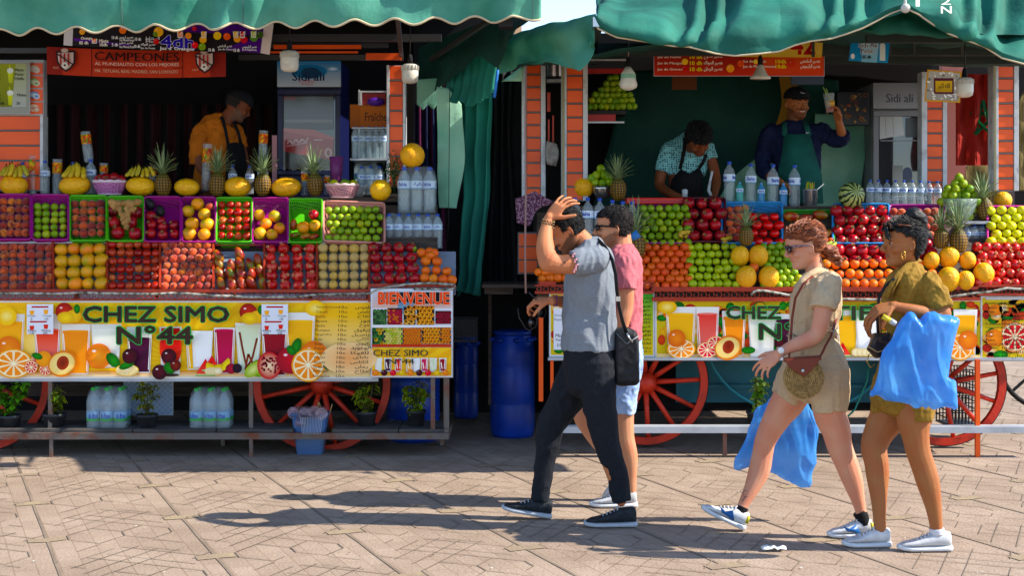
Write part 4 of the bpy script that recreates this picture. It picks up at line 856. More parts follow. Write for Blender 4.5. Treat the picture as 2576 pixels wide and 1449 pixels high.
def pome(seed=0):
    mb = MB(); rg = []; rnd = random.Random(seed)
    for i in range(13):
        a = math.pi * i / 12; rr = max(.02, math.sin(a)) ** .9; z = -math.cos(a) * .94
        rg.append([Vector((rr * (1 + .035 * math.cos(6 * t_)) * math.cos(t_), rr * (1 + .035 * math.cos(6 * t_)) * math.sin(t_), z)) for t_ in [2 * math.pi * k / 20 for k in range(20)]])
    mb.rings(rg); mb.mi = 1; n = 12
    rg = []
    for r_, z, j in ((.26, .84, 0), (.2, 1.0, 0), (.23, 1.12, 0), (.33, 1.26, .09), (.2, 1.18, 0), (.13, .96, 0)):
        rg.append([Vector((r_ * math.cos(2 * math.pi * k / n), r_ * math.sin(2 * math.pi * k / n), z + (j if k % 2 else -j))) for k in range(n)])
    mb.rings(rg); mb.mi = 0; return mb
M_calyx = mat('calyx', '3c0a0c', .5, col2='b07840', nscale=4)
def ovoid(a, b, c, taper=.15, n=18, m=12):
    mb = MB(); rg = []
    for i in range(m + 1):
        t = math.pi * i / m; rr = max(.02, math.sin(t)); z = -math.cos(t); q = 1 - taper * z
        rg.append([Vector((a * rr * q * math.cos(2 * math.pi * k / n), b * rr * q * math.sin(2 * math.pi * k / n), c * z + .06 * rr)) for k in range(n)])
    mb.rings(rg); return mb
def lemonish():
    mb = MB(); mb.lathe([(.01, -1.08), (.12, -1.02), (.3, -.93), (.62, -.74), (.88, -.4), (.96, 0), (.88, .4), (.62, .74), (.28, .95), (.13, 1.02), (.1, 1.08), (.01, 1.1)], n=18); return mb
def ribbed(n=40, m=14, L=1.25):
    mb = MB(); rg = []
    for i in range(m + 1):
        t = math.pi * i / m; rr = max(.02, math.sin(t)) ** .95; z = -math.cos(t) * L
        rg.append([Vector((rr * (1 + .012 * math.cos(10 * a + 1.5 * z)) * math.cos(a), rr * (1 + .012 * math.cos(10 * a + 1.5 * z)) * math.sin(a), z)) for a in [2 * math.pi * k / n for k in range(n)]])
    mb.rings(rg); return mb
PR = {k: P1(k, with_stem(orb(), .78), [FM[k], M_stem]) for k in ('apple', 'green_apple', 'yellow_apple')}
PR['peach'] = P1('peach', orb(.1, .02, .95, 28, 12, .12), [FM['peach']])
PR['tomato'] = P1('tomato', orb(.1, .02, .85), [FM['tomato']])
for k in ('orange', 'tangerine', 'grapefruit'): PR[k] = P1(k, with_stem(orb(.05, .03, .97), .93, .07, .04), [FM[k], mat('navel_green', '5a6a1c', .7)])
PR['lime'] = P1('lime', lemonish(), [FM['lime']])
PR['pomegranate'] = P1('pomegranate', pome(), [FM['pomegranate'], M_calyx]); PR['bright_pomegranate'] = P1('pomegranate', pome(), [FM['bright_pomegranate'], mat('calyx_pale', 'b0302a', .5, col2='d8a870', nscale=4)])
PR['quince'] = P1('quince', orb(.02, .02, .98, 24, 12, 0, .05), [FM['quince']])
PR['mango'] = P1('mango', ovoid(.78, .66, 1.3), [FM['mango']]); PR['avocado'] = P1('avocado', ovoid(.8, .8, 1.1, .25), [FM['avocado']])
PR['melon'] = P1('melon', ribbed(), [FM['melon']])
LS_ = dict(front=(728, 10.03), back=(614, 10.36)); UP_ = dict(front=(604, 10.36), back=(496, 10.70)); RT_ = dict(front=(724, 10.0), back=(505, 10.58))
def yp(pl, v): (vf, yf), (vb, yb) = pl['front'], pl['back']; return yf + (yb - yf) * (vf - v) / (vf - vb)
frnd = random.Random(11)
def lay(kind, u, v, r, pl, lab, grp, name=None, up=None, sc_=None, dy=0, cat=None):
    Y = yp(pl, v) + dy; rr = r * PX(Y)
    u += frnd.uniform(-.8, .8); v += frnd.uniform(-.8, .8)
    if up is None:
        if 'pome' in kind: up = (frnd.uniform(-.7, .7), frnd.uniform(-1.2, -.3), frnd.uniform(-.1, 1))
        elif kind in ('mango', 'avocado'): up = (frnd.uniform(-.6, -.1), frnd.uniform(-.3, .3), 1)
        elif kind == 'lime': up = (frnd.uniform(-1, 1), frnd.uniform(-1.3, -.2), frnd.uniform(-.6, .6))
        else: up = (frnd.uniform(-.5, .5), frnd.uniform(-.9, .2), 1)
    q = Vector(up).to_track_quat('Z', 'Y') ; q = q @ Matrix.Rotation(frnd.uniform(0, 6.28), 3, 'Z').to_quaternion()
    s = rr * frnd.uniform(.9, 1.08); nm = name or kind.replace('bright_', '').replace('green_', '').replace('yellow_', '')
    if sc_: s = (s * sc_[0], s * sc_[1], s * sc_[2])
    return PR[kind].put(W(u, v, Y), q.to_euler(), s, lab, cat or nm, grp, name=nm)
def block(kind, u0, u1, v0, v1, nc, nr, r, pl, lab, grp, jit=1.2, stag=0, lean=0, skip=(), **k):
    """nr rows x nc columns of one fruit between the grid lines (v0 top, v1 bottom)"""
    for j in range(nr):
        v = v0 + (v1 - v0) * (j + .5) / nr
        for i in range(nc):
            if (i, j) in skip: continue
            u = u0 + (u1 - u0) * (i + .5 + (stag * ((j % 2) - .5))) / nc + lean * (j / max(1, nr - 1) - .5)
            lay(kind, u + frnd.uniform(-jit, jit), v + frnd.uniform(-jit, jit), r * frnd.uniform(.95, 1.06), pl, lab, grp, **k)
block('peach', 0, 135, 614, 728, 6, 6, 11.6, LS_, 'peach in the leftmost compartment of the left stall lower tray', 'peaches in the first lower compartment')
block('peach', -60, 0, 614, 728, 3, 6, 11.6, LS_, 'peach in the leftmost compartment of the left stall lower tray', 'peaches in the first lower compartment')
block('grapefruit', 138, 271, 613, 729, 4, 4, 17.3, LS_, 'large orange green grapefruit in the lower tray between peaches and red apples', 'grapefruit in the lower tray', stag=.1)
block('apple', 272, 403, 606, 729, 6, 6, 11.4, LS_, 'red apple in the lower tray compartment between grapefruit and peaches', 'red apples in the lower tray')
block('peach', 407, 536, 608, 729, 6, 7, 11.4, LS_, 'peach in the lower tray compartment between red apples and mangoes', 'peaches in the fourth lower compartment', stag=.3)
for i, (cx, cy) in enumerate(((2270, 950), (2490, 930), (2280, 1045), (2405, 1050), (2495, 1030), (2290, 1130), (2400, 1135), (2510, 1130), (2300, 1235), (2415, 1235), (2515, 1235))): lay('mango', cx / 4.133, 415.5 + cy / 4.133, 15, LS_, 'red green mango in the middle compartment of the left lower tray', 'mangoes in the lower tray')
for cx, cy in ((183, 985), (105, 1100), (190, 1080), (285, 1085), (360, 1045), (105, 1185), (205, 1175), (305, 1185), (378, 1150), (110, 1270), (205, 1270), (300, 1270), (400, 1265)): lay('mango', 554 + cx / 3.804, 380.9 + cy / 3.804, 15, LS_, 'red green mango in the middle compartment of the left lower tray', 'mangoes in the lower tray')
block('bright_pomegranate', 666, 798, 616, 728, 4, 5, 14.8, LS_, 'bright red pomegranate in the sunlit compartment right of the mangoes', 'pomegranates right of the mangoes', lean=4)
block('quince', 799, 930, 614, 728, 5, 5, 12.8, LS_, 'pale yellow quince in the lower tray between two lots of pomegranates', 'quinces in the lower tray', jit=.6)
block('pomegranate', 930, 1052, 612, 712, 4, 4, 15, dict(front=(714, 10.05), back=(612, 10.34)), 'dark red pomegranate at the right end of the left stall above the poster', 'pomegranates above the poster', lean=8)
for cx, cy in ((1925, 970), (2000, 960), (2050, 970), (1965, 1050), (2075, 1050), (1965, 1140), (2065, 1140), (2165, 1145), (1950, 1215), (2040, 1220), (2135, 1225), (2215, 1225), (2010, 1000)): lay('orange', 554 + cx / 3.804, 380.9 + cy / 3.804, 12.4, dict(front=(714, 10.05), back=(612, 10.34)), 'orange heaped at the right corner of the left stall', 'oranges at the right corner of the left stall')
lay('lime', 1040, 626, 9, dict(front=(714, 10.05), back=(612, 10.34)), 'single green lime beside the dark pomegranates of the left stall', None)
# baskets
def basket_mat(name, col):
    if name in MATS: return MATS[name]
    m = mat(name, col, .35, spec=.4); t = m.node_tree; N = t.nodes; L = t.links; p = N["Principled BSDF"]; out = N["Material Output"]
    tc = N.new("ShaderNodeTexCoord"); mp = N.new("ShaderNodeMapping"); mp.inputs['Rotation'].default_value = (R(42), R(10), R(45)); L.new(tc.outputs['Object'], mp.inputs[0])
    ck = N.new("ShaderNodeTexChecker"); ck.inputs['Scale'].default_value = 95; L.new(mp.outputs[0], ck.inputs['Vector'])
    tr = N.new("ShaderNodeBsdfTransparent"); ms = N.new("ShaderNodeMixShader"); L.new(ck.outputs['Fac'], ms.inputs[0]); L.new(p.outputs[0], ms.inputs[1]); L.new(tr.outputs[0], ms.inputs[2]); L.new(ms.outputs[0], out.inputs[0])
    return m
def basket(u0, u1, vt, vb, Yf, Yb, col, lab, depth=.1, grp=None, skew=0, cat='basket', name='basket'):
    A = W(u0, vb, Yf); B = W(u1, vb + skew, Yf); D = W(u0, vt, Yb); C = W(u1, vt + skew, Yb)
    n = (B - A).cross(D - A).normalized()
    if n.y > 0: n = -n
    root = thing(name, (A + B) / 2 - n * depth, lab, cat, grp)
    cen = (A + B + C + D) / 4
    def rr(f, k): # rounded outline
        out = []
        P = [A, B, C, D]
        for i in range(4):
            p = cen + (P[i] - cen) * f; q0 = cen + (P[i - 1] - cen) * f; q1 = cen + (P[(i + 1) % 4] - cen) * f
            d0 = (q0 - p).normalized() * .025; d1 = (q1 - p).normalized() * .025
            for s in (0, .5, 1): out.append((p + d0).lerp(p + (d1 + d0) * .25, s * 2) if s <= .5 else (p + (d1 + d0) * .25).lerp(p + d1, (s - .5) * 2))
        return [p + n * k for p in out]
    sol = mat('plastic_' + col, col, .32, spec=.4); hol = basket_mat('lattice_' + col, col)
    b = MB(); b.tube(rr(.985, 0), [(.007, .009)] * 12, 6, closed=True); b.smooth = True; b.rings([rr(.985, -.0), rr(.965, -.028)], False); b.build('rim', sol, root)
    b = MB(); b.smooth = False; b.rings([rr(.965, -.028), rr(.86, -depth)], False); solid(b.build('lattice_wall', hol, root), .003)
    b = MB(); b.smooth = False; q = rr(.86, -depth); b.add(q, [tuple(range(len(q)))]); solid(b.build('bottom', sol, root), .003)
    return root
MG, GR, PK, BL = '9c1478', '4cae14', 'd08a7c', '2a86c4'
for i, (u0, u1, vt, vb, c, lab) in enumerate(((-14, 78, 488, 603, MG, 'magenta plastic basket of peaches at the left end of the upper row'), (80, 173, 489, 604, MG, 'magenta plastic basket holding green limes'),
      (175, 269, 491, 606, GR, 'green plastic basket of peaches beside the basket of limes'), (270, 361, 493, 607, GR, 'green plastic basket with ginger root lying on pomegranates'),
      (362, 455, 494, 608, MG, 'magenta plastic basket with two black avocados and pomegranates'), (457, 543, 495, 609, MG, 'magenta plastic basket with seven large grapefruit'),
      (543, 634, 496, 609, GR, 'green plastic basket filled with red apples'), (634, 725, 497, 609, MG, 'magenta plastic basket with six grapefruit next to the red apples'), (726, 810, 499, 610, GR, 'green plastic basket with mangoes and one pomegranate'),
      (812, 968, 504, 606, PK, 'wide salmon pink basket full of limes'))):
    basket(u0, u1, vt, vb, 10.33, 10.70, c, lab, .09, skew=6 if i == 9 else 0)
UB = dict(front=(603, 10.38), back=(496, 10.73))
block('peach', 0, 75, 498, 596, 4, 5, 10.8, UB, 'small peach in the magenta basket at the left end', 'peaches in the leftmost upper basket')
block('lime', 84, 169, 512, 598, 4, 5, 10.2, UB, 'lime in the second magenta basket', 'limes in the second basket')
block('peach', 179, 264, 504, 596, 4, 5, 10.8, UB, 'peach in the green basket right of the limes', 'peaches in the third basket')
for u, v in ((288, 560), (345, 535), (328, 560), (297, 586), (340, 588), (284, 530)): lay('pomegranate', u, v, 17, UB, 'dark pomegranate under the ginger root', 'pomegranates under the ginger')
for u, v in ((377, 513), (403, 530)): lay('avocado', u, v, 14, UB, 'black avocado in the magenta basket of pomegranates', 'avocados in the fifth basket')
for u, v in ((379, 543), (405, 556), (381, 567), (409, 570), (437, 566), (380, 588), (410, 590), (439, 588)): lay('pomegranate', u, v, 13, UB, 'small pomegranate below the black avocados', 'pomegranates below the avocados')
for u, v in ((498, 514), (473, 532), (514, 540), (483, 563), (522, 566), (475, 588), (514, 590)): lay('grapefruit', u, v, 17.5, UB, 'large grapefruit in the magenta basket left of the apple basket', 'grapefruit in the sixth basket')
lay('peach', 526, 520, 9.5, UB, 'single small peach tucked behind the large grapefruit', None)
block('apple', 548, 631, 506, 602, 4, 5, 10.5, UB, 'red apple in the green upper basket', 'red apples in the seventh basket')
for u, v in ((652, 541), (690, 544), (668, 563), (703, 574), (653, 588), (684, 590)): lay('grapefruit', u, v, 16, UB, 'large grapefruit in the magenta basket right of the red apples', 'grapefruit in the eighth basket')
lay('pomegranate', 788, 540, 14, UB, 'lone pomegranate in the green basket beside the wide pink basket', None)
for u, v in ((762, 573), (792, 569)): lay('grapefruit', u, v, 15, UB, 'yellow grapefruit in the green basket with the mangoes', 'grapefruit among the mangoes')
for u, v, s in ((738, 565, 14), (742, 591, 13), (767, 594, 13), (789, 594, 12)): lay('mango', u, v, s * .9, UB, 'mango in the green basket beside the wide pink basket', 'mangoes in the ninth basket', up=(1, 0, .3) if v > 580 else (.1, 0, 1))
block('lime', 822, 960, 520, 608, 7, 5, 10.5, UB, 'lime in the wide salmon pink basket', 'limes in the pink basket', stag=.5)
# right stall trays
block('lime', 1610, 1736, 516, 620, 6, 6, 10.8, RT_, 'lime in the purple basket behind the man in the pink shirt', 'limes in the purple basket', stag=.4)
block('pomegranate', 1722, 1822, 498, 606, 3, 4, 15, RT_, 'pomegranate in the cardboard box left of the blue basket', 'pomegranates in the cardboard box', stag=.4)
block('tangerine', 1596, 1738, 616, 726, 6, 7, 11.8, RT_, 'tangerine in the pile beside the green apples of the right stall', 'tangerines beside the green apples', stag=.5)
block('green_apple', 1728, 1858, 612, 724, 6, 6, 11.2, RT_, 'green apple in the pile beside the tangerines', 'green apples of the right stall', stag=.3)
block('orange', 1350, 1425, 678, 708, 4, 2, 12, RT_, 'orange on the left corner of the right stall behind the raised elbow', 'oranges at the left corner of the right stall', stag=.5)
block('orange', 1430, 1600, 616, 706, 7, 4, 12, RT_, 'orange behind the two walking men', 'oranges behind the men', stag=.5)
block('peach', 1828, 1884, 518, 606, 3, 5, 10.5, RT_, 'apricot coloured peach in the left half of the blue basket', 'peaches in the blue basket', stag=.3)
block('tomato', 1886, 1966, 536, 618, 3, 4, 13.2, RT_, 'red tomato in the right half of the blue basket', 'tomatoes in the blue basket', stag=.4)
for u, v, r in ((1861, 644, 24.5), (1907, 644, 24.5), (1877, 698, 25), (1932, 697, 25)): lay('melon', u, v, r, RT_, 'yellow melon in the middle of the right stall', 'yellow melons in the middle of the right stall', up=(frnd.uniform(-.1, .1), -.3, 1), dy=-.05, sc_=(1, 1, .92))
lay('orange', 1895, 673, 13.5, RT_, 'orange wedged between four yellow melons', None, dy=-.06)
block('lime', 1916, 2012, 612, 726, 5, 7, 10.8, RT_, 'lime between the yellow melons and the woman in beige', 'limes right of the melons', stag=.5)
block('tangerine', 1968, 2100, 596, 620, 6, 1, 10, RT_, 'tangerine at the foot of the mango box', 'tangerines below the mango box')
for u, v, s in ((1990, 545, 16), (2026, 548, 15), (2062, 540, 15), (2050, 575, 15), (2075, 590, 14), (1985, 575, 12), (2010, 578, 14), (2030, 600, 14)): lay('mango', u, v, s, RT_, 'grey green mango in the green edged cardboard box', 'mangoes in the cardboard box', up=(1, 0, frnd.uniform(-.2, .8)))
block('pomegranate', 2097, 2240, 517, 668, 5, 6, 14.6, RT_, 'pomegranate in the large pile behind the woman in olive', 'pomegranates of the large pile', stag=.3, lean=10)
block('orange', 2070, 2240, 652, 727, 7, 3, 12, RT_, 'orange in the front pile between the two women', 'oranges between the two women', stag=.5)
block('orange', 2060, 2110, 625, 652, 2, 1, 12, RT_, 'orange in the front pile between the two women', 'oranges between the two women')
block('peach', 2240, 2366, 524, 600, 6, 4, 10.8, RT_, 'peach in the purple basket behind the olive woman', 'peaches in the purple basket', stag=.4)
for u, v in ((2308, 545), (2333, 592)): lay('avocado', u, v, 14, RT_, 'black avocado beside the olive woman head', 'avocados of the right stall', dy=-.04)
block('pomegranate', 2240, 2350, 602, 650, 4, 2, 14.5, RT_, 'pomegranate below the purple basket near the tall pineapples', 'pomegranates near the pineapples', stag=.4)
block('orange', 2240, 2350, 650, 727, 5, 3, 12, RT_, 'orange behind the shoulder of the olive woman', 'oranges behind the olive woman', stag=.4)
for u, v, r in ((2343, 656, 21.5), (2386, 648, 24.5), (2433, 656, 21.5), (2384, 703, 26), (2428, 706, 23.5), (2473, 690, 25.5)): lay('melon', u, v, r, RT_, 'yellow melon in the sunlit pile at the right end', 'yellow melons at the right end', up=(frnd.uniform(-.2, .2), -.4, 1), dy=-.05, sc_=(1, 1, .93))
block('bright_pomegranate', 2452, 2640, 612, 722, 8, 5, 13.6, RT_, 'sunlit pomegranate at the far right of the right stall', 'pomegranates at the far right', stag=.5)
block('yellow_apple', 2486, 2640, 520, 618, 6, 5, 12.5, RT_, 'yellow apple in the pink basket at the far right', 'yellow apples at the far right', stag=.5)
for u0, u1, vt, vb, c, lab in ((1590, 1732, 505, 612, '8a1470', 'purple plastic basket of limes behind the man in pink'), (1814, 1968, 508, 612, BL, 'blue plastic basket holding peaches and tomatoes'), (2093, 2236, 512, 612, BL, 'blue plastic basket of pomegranates behind the olive woman'),
      (2236, 2376, 515, 600, '8a1470', 'purple plastic basket of peaches at the right of the counter'), (2482, 2640, 518, 622, 'c02088', 'pink plastic basket of yellow apples at the right edge')):
    basket(u0, u1, vt, vb, yp(RT_, vb) - .02, yp(RT_, vt) + .05, c, lab, .09)
basket(1720, 1824, 497, 608, yp(RT_, 608) - .02, 10.62, '5a1420', 'dark red cardboard box of pomegranates on the right stall', .08, cat='cardboard box', name='fruit_box')
basket(1966, 2098, 528, 612, yp(RT_, 612) - .02, 10.6, '2c8a1c', 'green edged cardboard box of mangoes on the right stall', .08, cat='cardboard box', name='fruit_box')
b = MB(); b.smooth = False; b.boxpx(1576, 497, 1722, 513, 10.62, .3); b.build('red_tray', mat('red_plastic', 'c4180c', .3), label='shallow red plastic tray in front of the bending vendor', cat='tray', origin='base', bevel=.006)
# hanging shelf of limes
for j, n in enumerate((10, 9, 7, 5, 3, 2)):
    for i in range(n): 
        u = 1540 + (i - (n - 1) / 2) * 14 - (8 if j < 2 else 0) + frnd.uniform(-2, 2); v = 268 - j * 14.5 + frnd.uniform(-1.5, 1.5)
        if u < 1482: continue
        PR['lime'].put(W(u, v, 11.15 + j * .03), (frnd.uniform(0, 6), frnd.uniform(0, 6), 0), 9.6 * PX(11.15), 'green mandarin piled on the dark shelf between the pillars', 'mandarin', 'green mandarins on the shelf', name='mandarin')
# counter melons with bananas
def melon_at(u, v, a, b_, Y, lab, grp=None, tilt=0, name='melon'):
    r = a * PX(Y); rot = (0, R(90 + tilt), 0) if a > b_ * 1.08 else (R(70), 0, R(tilt))
    return PR['melon'].put(W(u, v, Y), rot, (b_ * PX(Y), b_ * PX(Y), r / 1.25 if a > b_ * 1.08 else b_ * PX(Y) / 1.2), lab, 'melon', grp, name=name)
for u, v, a, b_, lab in ((35, 466, 34, 27, 'yellow melon under the first bananas at the left end of the counter'), (188, 466, 40, 26, 'yellow melon under bananas between cup sleeves and the pink bowl'), (354, 468, 38, 24, 'yellow melon under bananas right of the pomegranate bowl'),
      (470, 471, 32, 22, 'smaller yellow melon between the first two pineapples'), (597, 470, 34, 26, 'yellow melon between the second and third pineapples'), (720, 471, 38, 25, 'yellow melon between the third and fourth pineapples')): melon_at(u, v, a, b_, 10.85, lab, tilt=frnd.uniform(-6, 6))
melon_at(957, 478, 27, 27, 10.75, 'round yellow melon beside the herb bunch'); melon_at(1037, 391, 32, 31, 10.75, 'round yellow melon balanced on top of the water bottles'); melon_at(2522, 504, 23, 22, 10.75, 'yellow melon behind the far right apples')
melon_at(1467, 472, 23, 27, 10.9, 'upright yellow melon beside the bowl of green limes on the right counter')
# bananas
def banana_mb(L=.17, r=.017, bend=.9):
    b = MB(); pts = []; rr = []
    for i in range(11):
        t = i / 10; a = (t - .5) * bend; pts.append((L / bend * math.sin(a), 0, L / bend * (1 - math.cos(a)) * -1)); rr.append(r * (.28 if i == 0 else .5 if i == 1 else .35 if i == 10 else .85 if i in (2, 9) else 1))
    b.tube(pts, rr, 7); b.mi = 1; b.tube([pts[0], (pts[0][0] - .018, 0, pts[0][2] - .008)], [.006, .004], 5); b.mi = 0; return b
M_ban = mat('banana_skin', 'c8a818', .5, col2='4a3a14', nscale=60, lo=.62, hi=.7, stretch=(1, 1, 1), rand=['c8a818', 'b8a020', 'a8a024']); M_banr = mat('banana_ripe', 'b8941c', .5, col2='2e2010', nscale=28, lo=.5, hi=.6)
def bananas(u, v, Y, n, lab, m=None, s=1, spread=1, base=0):
    root = thing('banana_bunch', W(u, v, Y), lab, 'bananas')
    for i in range(n):
        b = banana_mb(.115 * s, .0185 * s); t = (i - (n - 1) / 2); M_ = Matrix.Translation(W(u, v, Y) + Vector((t * .03 * spread, .01 * (i % 2), .008 * (i % 3)))) @ Matrix.Rotation(R(base - t * 20 * spread), 4, 'Y') @ Matrix.Rotation(R(-42 + 9 * (i % 3)), 4, 'X') @ Matrix.Rotation(R(90 + 8 * t), 4, 'Y')
        b.v = [tuple(M_ @ Vector(p)) for p in b.v]; b.build('banana', [m or M_ban, M_stem], root)
    return root
bananas(35, 432, 10.8, 6, 'bunch of spotted bananas on the leftmost melon', spread=1.1); bananas(190, 432, 10.8, 4, 'bunch of large bananas on the melon beside the pink bowl', s=1.15, spread=1.3); bananas(354, 434, 10.8, 6, 'bunch of small bananas on the melon left of the first pineapple', s=.85, spread=1.1)
bananas(1722, 590, 10.22, 3, 'ripe brown spotted bananas beside the pomegranate box', M_banr, 1, .35, base=75); bananas(1828, 602, 10.2, 1, 'single blackened banana below the pomegranate box', M_banr, 1.1, .3, base=75); bananas(2082, 620, 10.15, 5, 'green bananas behind the ponytail of the woman in beige', mat('banana_green', '7c8c10', .5, col2='a0a020', nscale=8), .8, .6, base=70)
# pineapples
def pine_body():
    b = MB(); n = 32; m = 26; rg = []; cols = []
    for i in range(m + 1):
        t = i / m; z = t; rr = (.04 + .46 * math.sin(math.pi * min(1, .08 + t * .9)) ** .55)
        ring = []
        for k in range(n):
            a = 2 * math.pi * k / n; p = math.cos(8 * a + t * 26) * math.cos(8 * a - t * 26)
            ring.append(Vector(((rr + .035 * p) * math.cos(a), (rr + .035 * p) * math.sin(a), z)))
            w = max(0, p); g = lin('2a2a10'); h = lin('b07a18') if (t < .75) else lin('8a7a1c'); f_ = w ** .7
            cols.append(tuple(g[j] + (h[j] - g[j]) * f_ for j in range(3)))
        rg.append(ring)
    b.rings(rg, cols=cols); return b
def pine_crown(seed):
    b = MB(); rnd = random.Random(seed)
    for j in range(7):
        for i in range(7):
            a = 2 * math.pi * (i + .5 * (j % 2)) / 7 + rnd.uniform(-.2, .2); el = R(28 + j * 9 + rnd.uniform(-6, 6)); L = (.62 + .13 * j) * rnd.uniform(.8, 1.2); w = .055
            d = Vector((math.cos(a), math.sin(a), 0)); s = Vector((-d.y, d.x, 0)); pts = []
            for k in range(6):
                t = k / 5; e2 = el * (1 - .0) + .5 * t * (1 if j < 3 else -.15) * 0; c = d * (.1 + L * t * math.cos(el) * (1 + .5 * t * (1 if j < 4 else .1))) + Vector((0, 0, .94 + .03 * j + L * t * math.sin(el) * (1 - .25 * t)))
                ww = w * (1 - t ** 1.6) + .003; pts.append([c - s * ww, c + Vector((0, 0, -.02)) , c + s * ww])
            b.grid(pts)
    return b
M_pb = mat('pineapple_skin', 'ffffff', .55, attr='Col', bump=.3, bscale=30); M_pc = mat('pineapple_leaf', '4e6a3c', .5, col2='8a9a6a', nscale=3, spec=.4)
pines = []
for sd_ in range(3):
    r_ = pine_body().build('pineapple', M_pb, link=False); c_ = pine_crown(sd_).build('leaf_crown', M_pc, link=False); c_.parent = r_; pines.append(Proto(r_, [(c_, None)]))
def pine(u, vt, vb, Y, lab, i=0, tilt=(0, 0), wpx=None, body=.52):
    H = (vb - vt) * PX(Y); h = H * body; w = (wpx or 40) * PX(Y)
    pines[i % 3].put(W(u, vb, Y), (R(tilt[0]), R(tilt[1]), i * 1.3), (w, w, h), lab, 'pineapple')
for i, (u, vt) in enumerate(((411, 366), (546, 360), (661, 366), (795, 366))): pine(u, vt, 492, 10.82, 'pineapple standing on the left counter, ' + ('first', 'second', 'third', 'fourth')[i] + ' from the left', i, body=.46, tilt=(0, (-2, 3, 0, 6)[i]))
pine(1555, 412, 503, 10.75, 'pineapple leaning against the bowl of limes on the right counter', 1, tilt=(0, -8), wpx=40, body=.62)
pine(1598, 512, 652, 10.12, 'pineapple with a blue tag behind the man in the pink shirt', 0, wpx=50, body=.5)
b = MB(); b.add([W(1585, 590, 9.98), W(1600, 578, 9.98), W(1612, 596, 9.98), W(1592, 606, 9.98)], [(0, 1, 2, 3)]); solid(b.build('price_tag', mat('tag_blue', '2a6aa8', .5), label='blue tag tied to the pineapple behind the man in pink', cat='tag', origin='base'), .001)
pine(1876, 527, 618, 10.18, 'pineapple standing in the blue basket between peaches and tomatoes', 2, wpx=36, body=.55)
pine(2367, 535, 625, 10.18, 'smaller pineapple left of the tall one above the melons', 1, wpx=38, body=.58); pine(2410, 512, 636, 10.16, 'tall pineapple above the right melons beside the bottle pack', 0, wpx=42, body=.5); pine(2482, 448, 556, 10.55, 'leaning dark pineapple beside the glass bowl of lemons', 2, wpx=40, body=.55, tilt=(0, 8))
# watermelon
mw = mat('watermelon_skin', '1c3a14', .35); t = mw.node_tree; N = t.nodes; tc = N.new("ShaderNodeTexCoord"); wv = N.new("ShaderNodeTexWave"); wv.wave_type = 'RINGS'; gr = N.new("ShaderNodeTexGradient"); gr.gradient_type = 'RADIAL'
ns = N.new("ShaderNodeTexNoise"); ns.inputs['Scale'].default_value = 4; mth = N.new("ShaderNodeMath"); mth.operation = 'MULTIPLY_ADD'; mth.inputs[1].default_value = .09; t.links.new(tc.outputs['Object'], gr.inputs[0]); t.links.new(tc.outputs['Object'], ns.inputs[0]); t.links.new(ns.outputs[0], mth.inputs[0]); t.links.new(gr.outputs[1], mth.inputs[2])
m2 = N.new("ShaderNodeMath"); m2.operation = 'MULTIPLY'; m2.inputs[1].default_value = 2 * math.pi * 12; m3 = N.new("ShaderNodeMath"); m3.operation = 'SINE'; cr = N.new("ShaderNodeValToRGB"); t.links.new(mth.outputs[0], m2.inputs[0]); t.links.new(m2.outputs[0], m3.inputs[0]); t.links.new(m3.outputs[0], cr.inputs[0])
cr.color_ramp.elements[0].color = rgba('9aa860'); cr.color_ramp.elements[0].position = .0; cr.color_ramp.elements[1].color = rgba('16300e'); cr.color_ramp.elements[1].position = .22; t.links.new(cr.outputs[0], N['Principled BSDF'].inputs['Base Color'])
b = MB(); b.lathe([(max(.01, math.sin(math.pi * i / 14)), -math.cos(math.pi * i / 14)) for i in range(15)], n=28)
o = b.build('watermelon', mw, label='striped green watermelon on the counter of the right stall', cat='watermelon'); o.location = W(2141, 491, 10.52); o.scale = (33 * PX(10.52),) * 3; o.rotation_euler = (R(75), R(10), R(8))
# ginger
b = MB(); rnd = random.Random(4)
gp = [((280, 508), (300, 512), (322, 510), (345, 508)), ((322, 510), (318, 530), (322, 548), (316, 574)), ((300, 512), (302, 532), (312, 545)), ((322, 530), (340, 524)), ((318, 540), (306, 552)), ((345, 508), (352, 506)), ((330, 514), (334, 530)), ((285, 516), (292, 526)), ((314, 560), (320, 575))]
for ch in gp:
    pts = []; rr = []
    for (a0, b0), (a1, b1) in zip(ch, ch[1:]):
        for k in range(4): q = k / 4; pts.append(W(a0 + (a1 - a0) * q, b0 + (b1 - b0) * q, 10.42 - .0 * k)); rr.append((7 + 2.4 * math.sin(len(pts) * 2.1)) * PX(10.4))
    pts.append(W(*ch[-1], 10.42)); rr.append(4 * PX(10.4)); b.tube(pts, rr, 8); b.ball(pts[0], rr[0]); b.ball(pts[-1], rr[-1] * 1.1)
o = b.build('ginger_root', mat('ginger_skin', 'b4884c', .7, col2='8a6434', nscale=20, bump=.5), label='knobbly ginger root lying across the pomegranates', cat='ginger', origin='base')
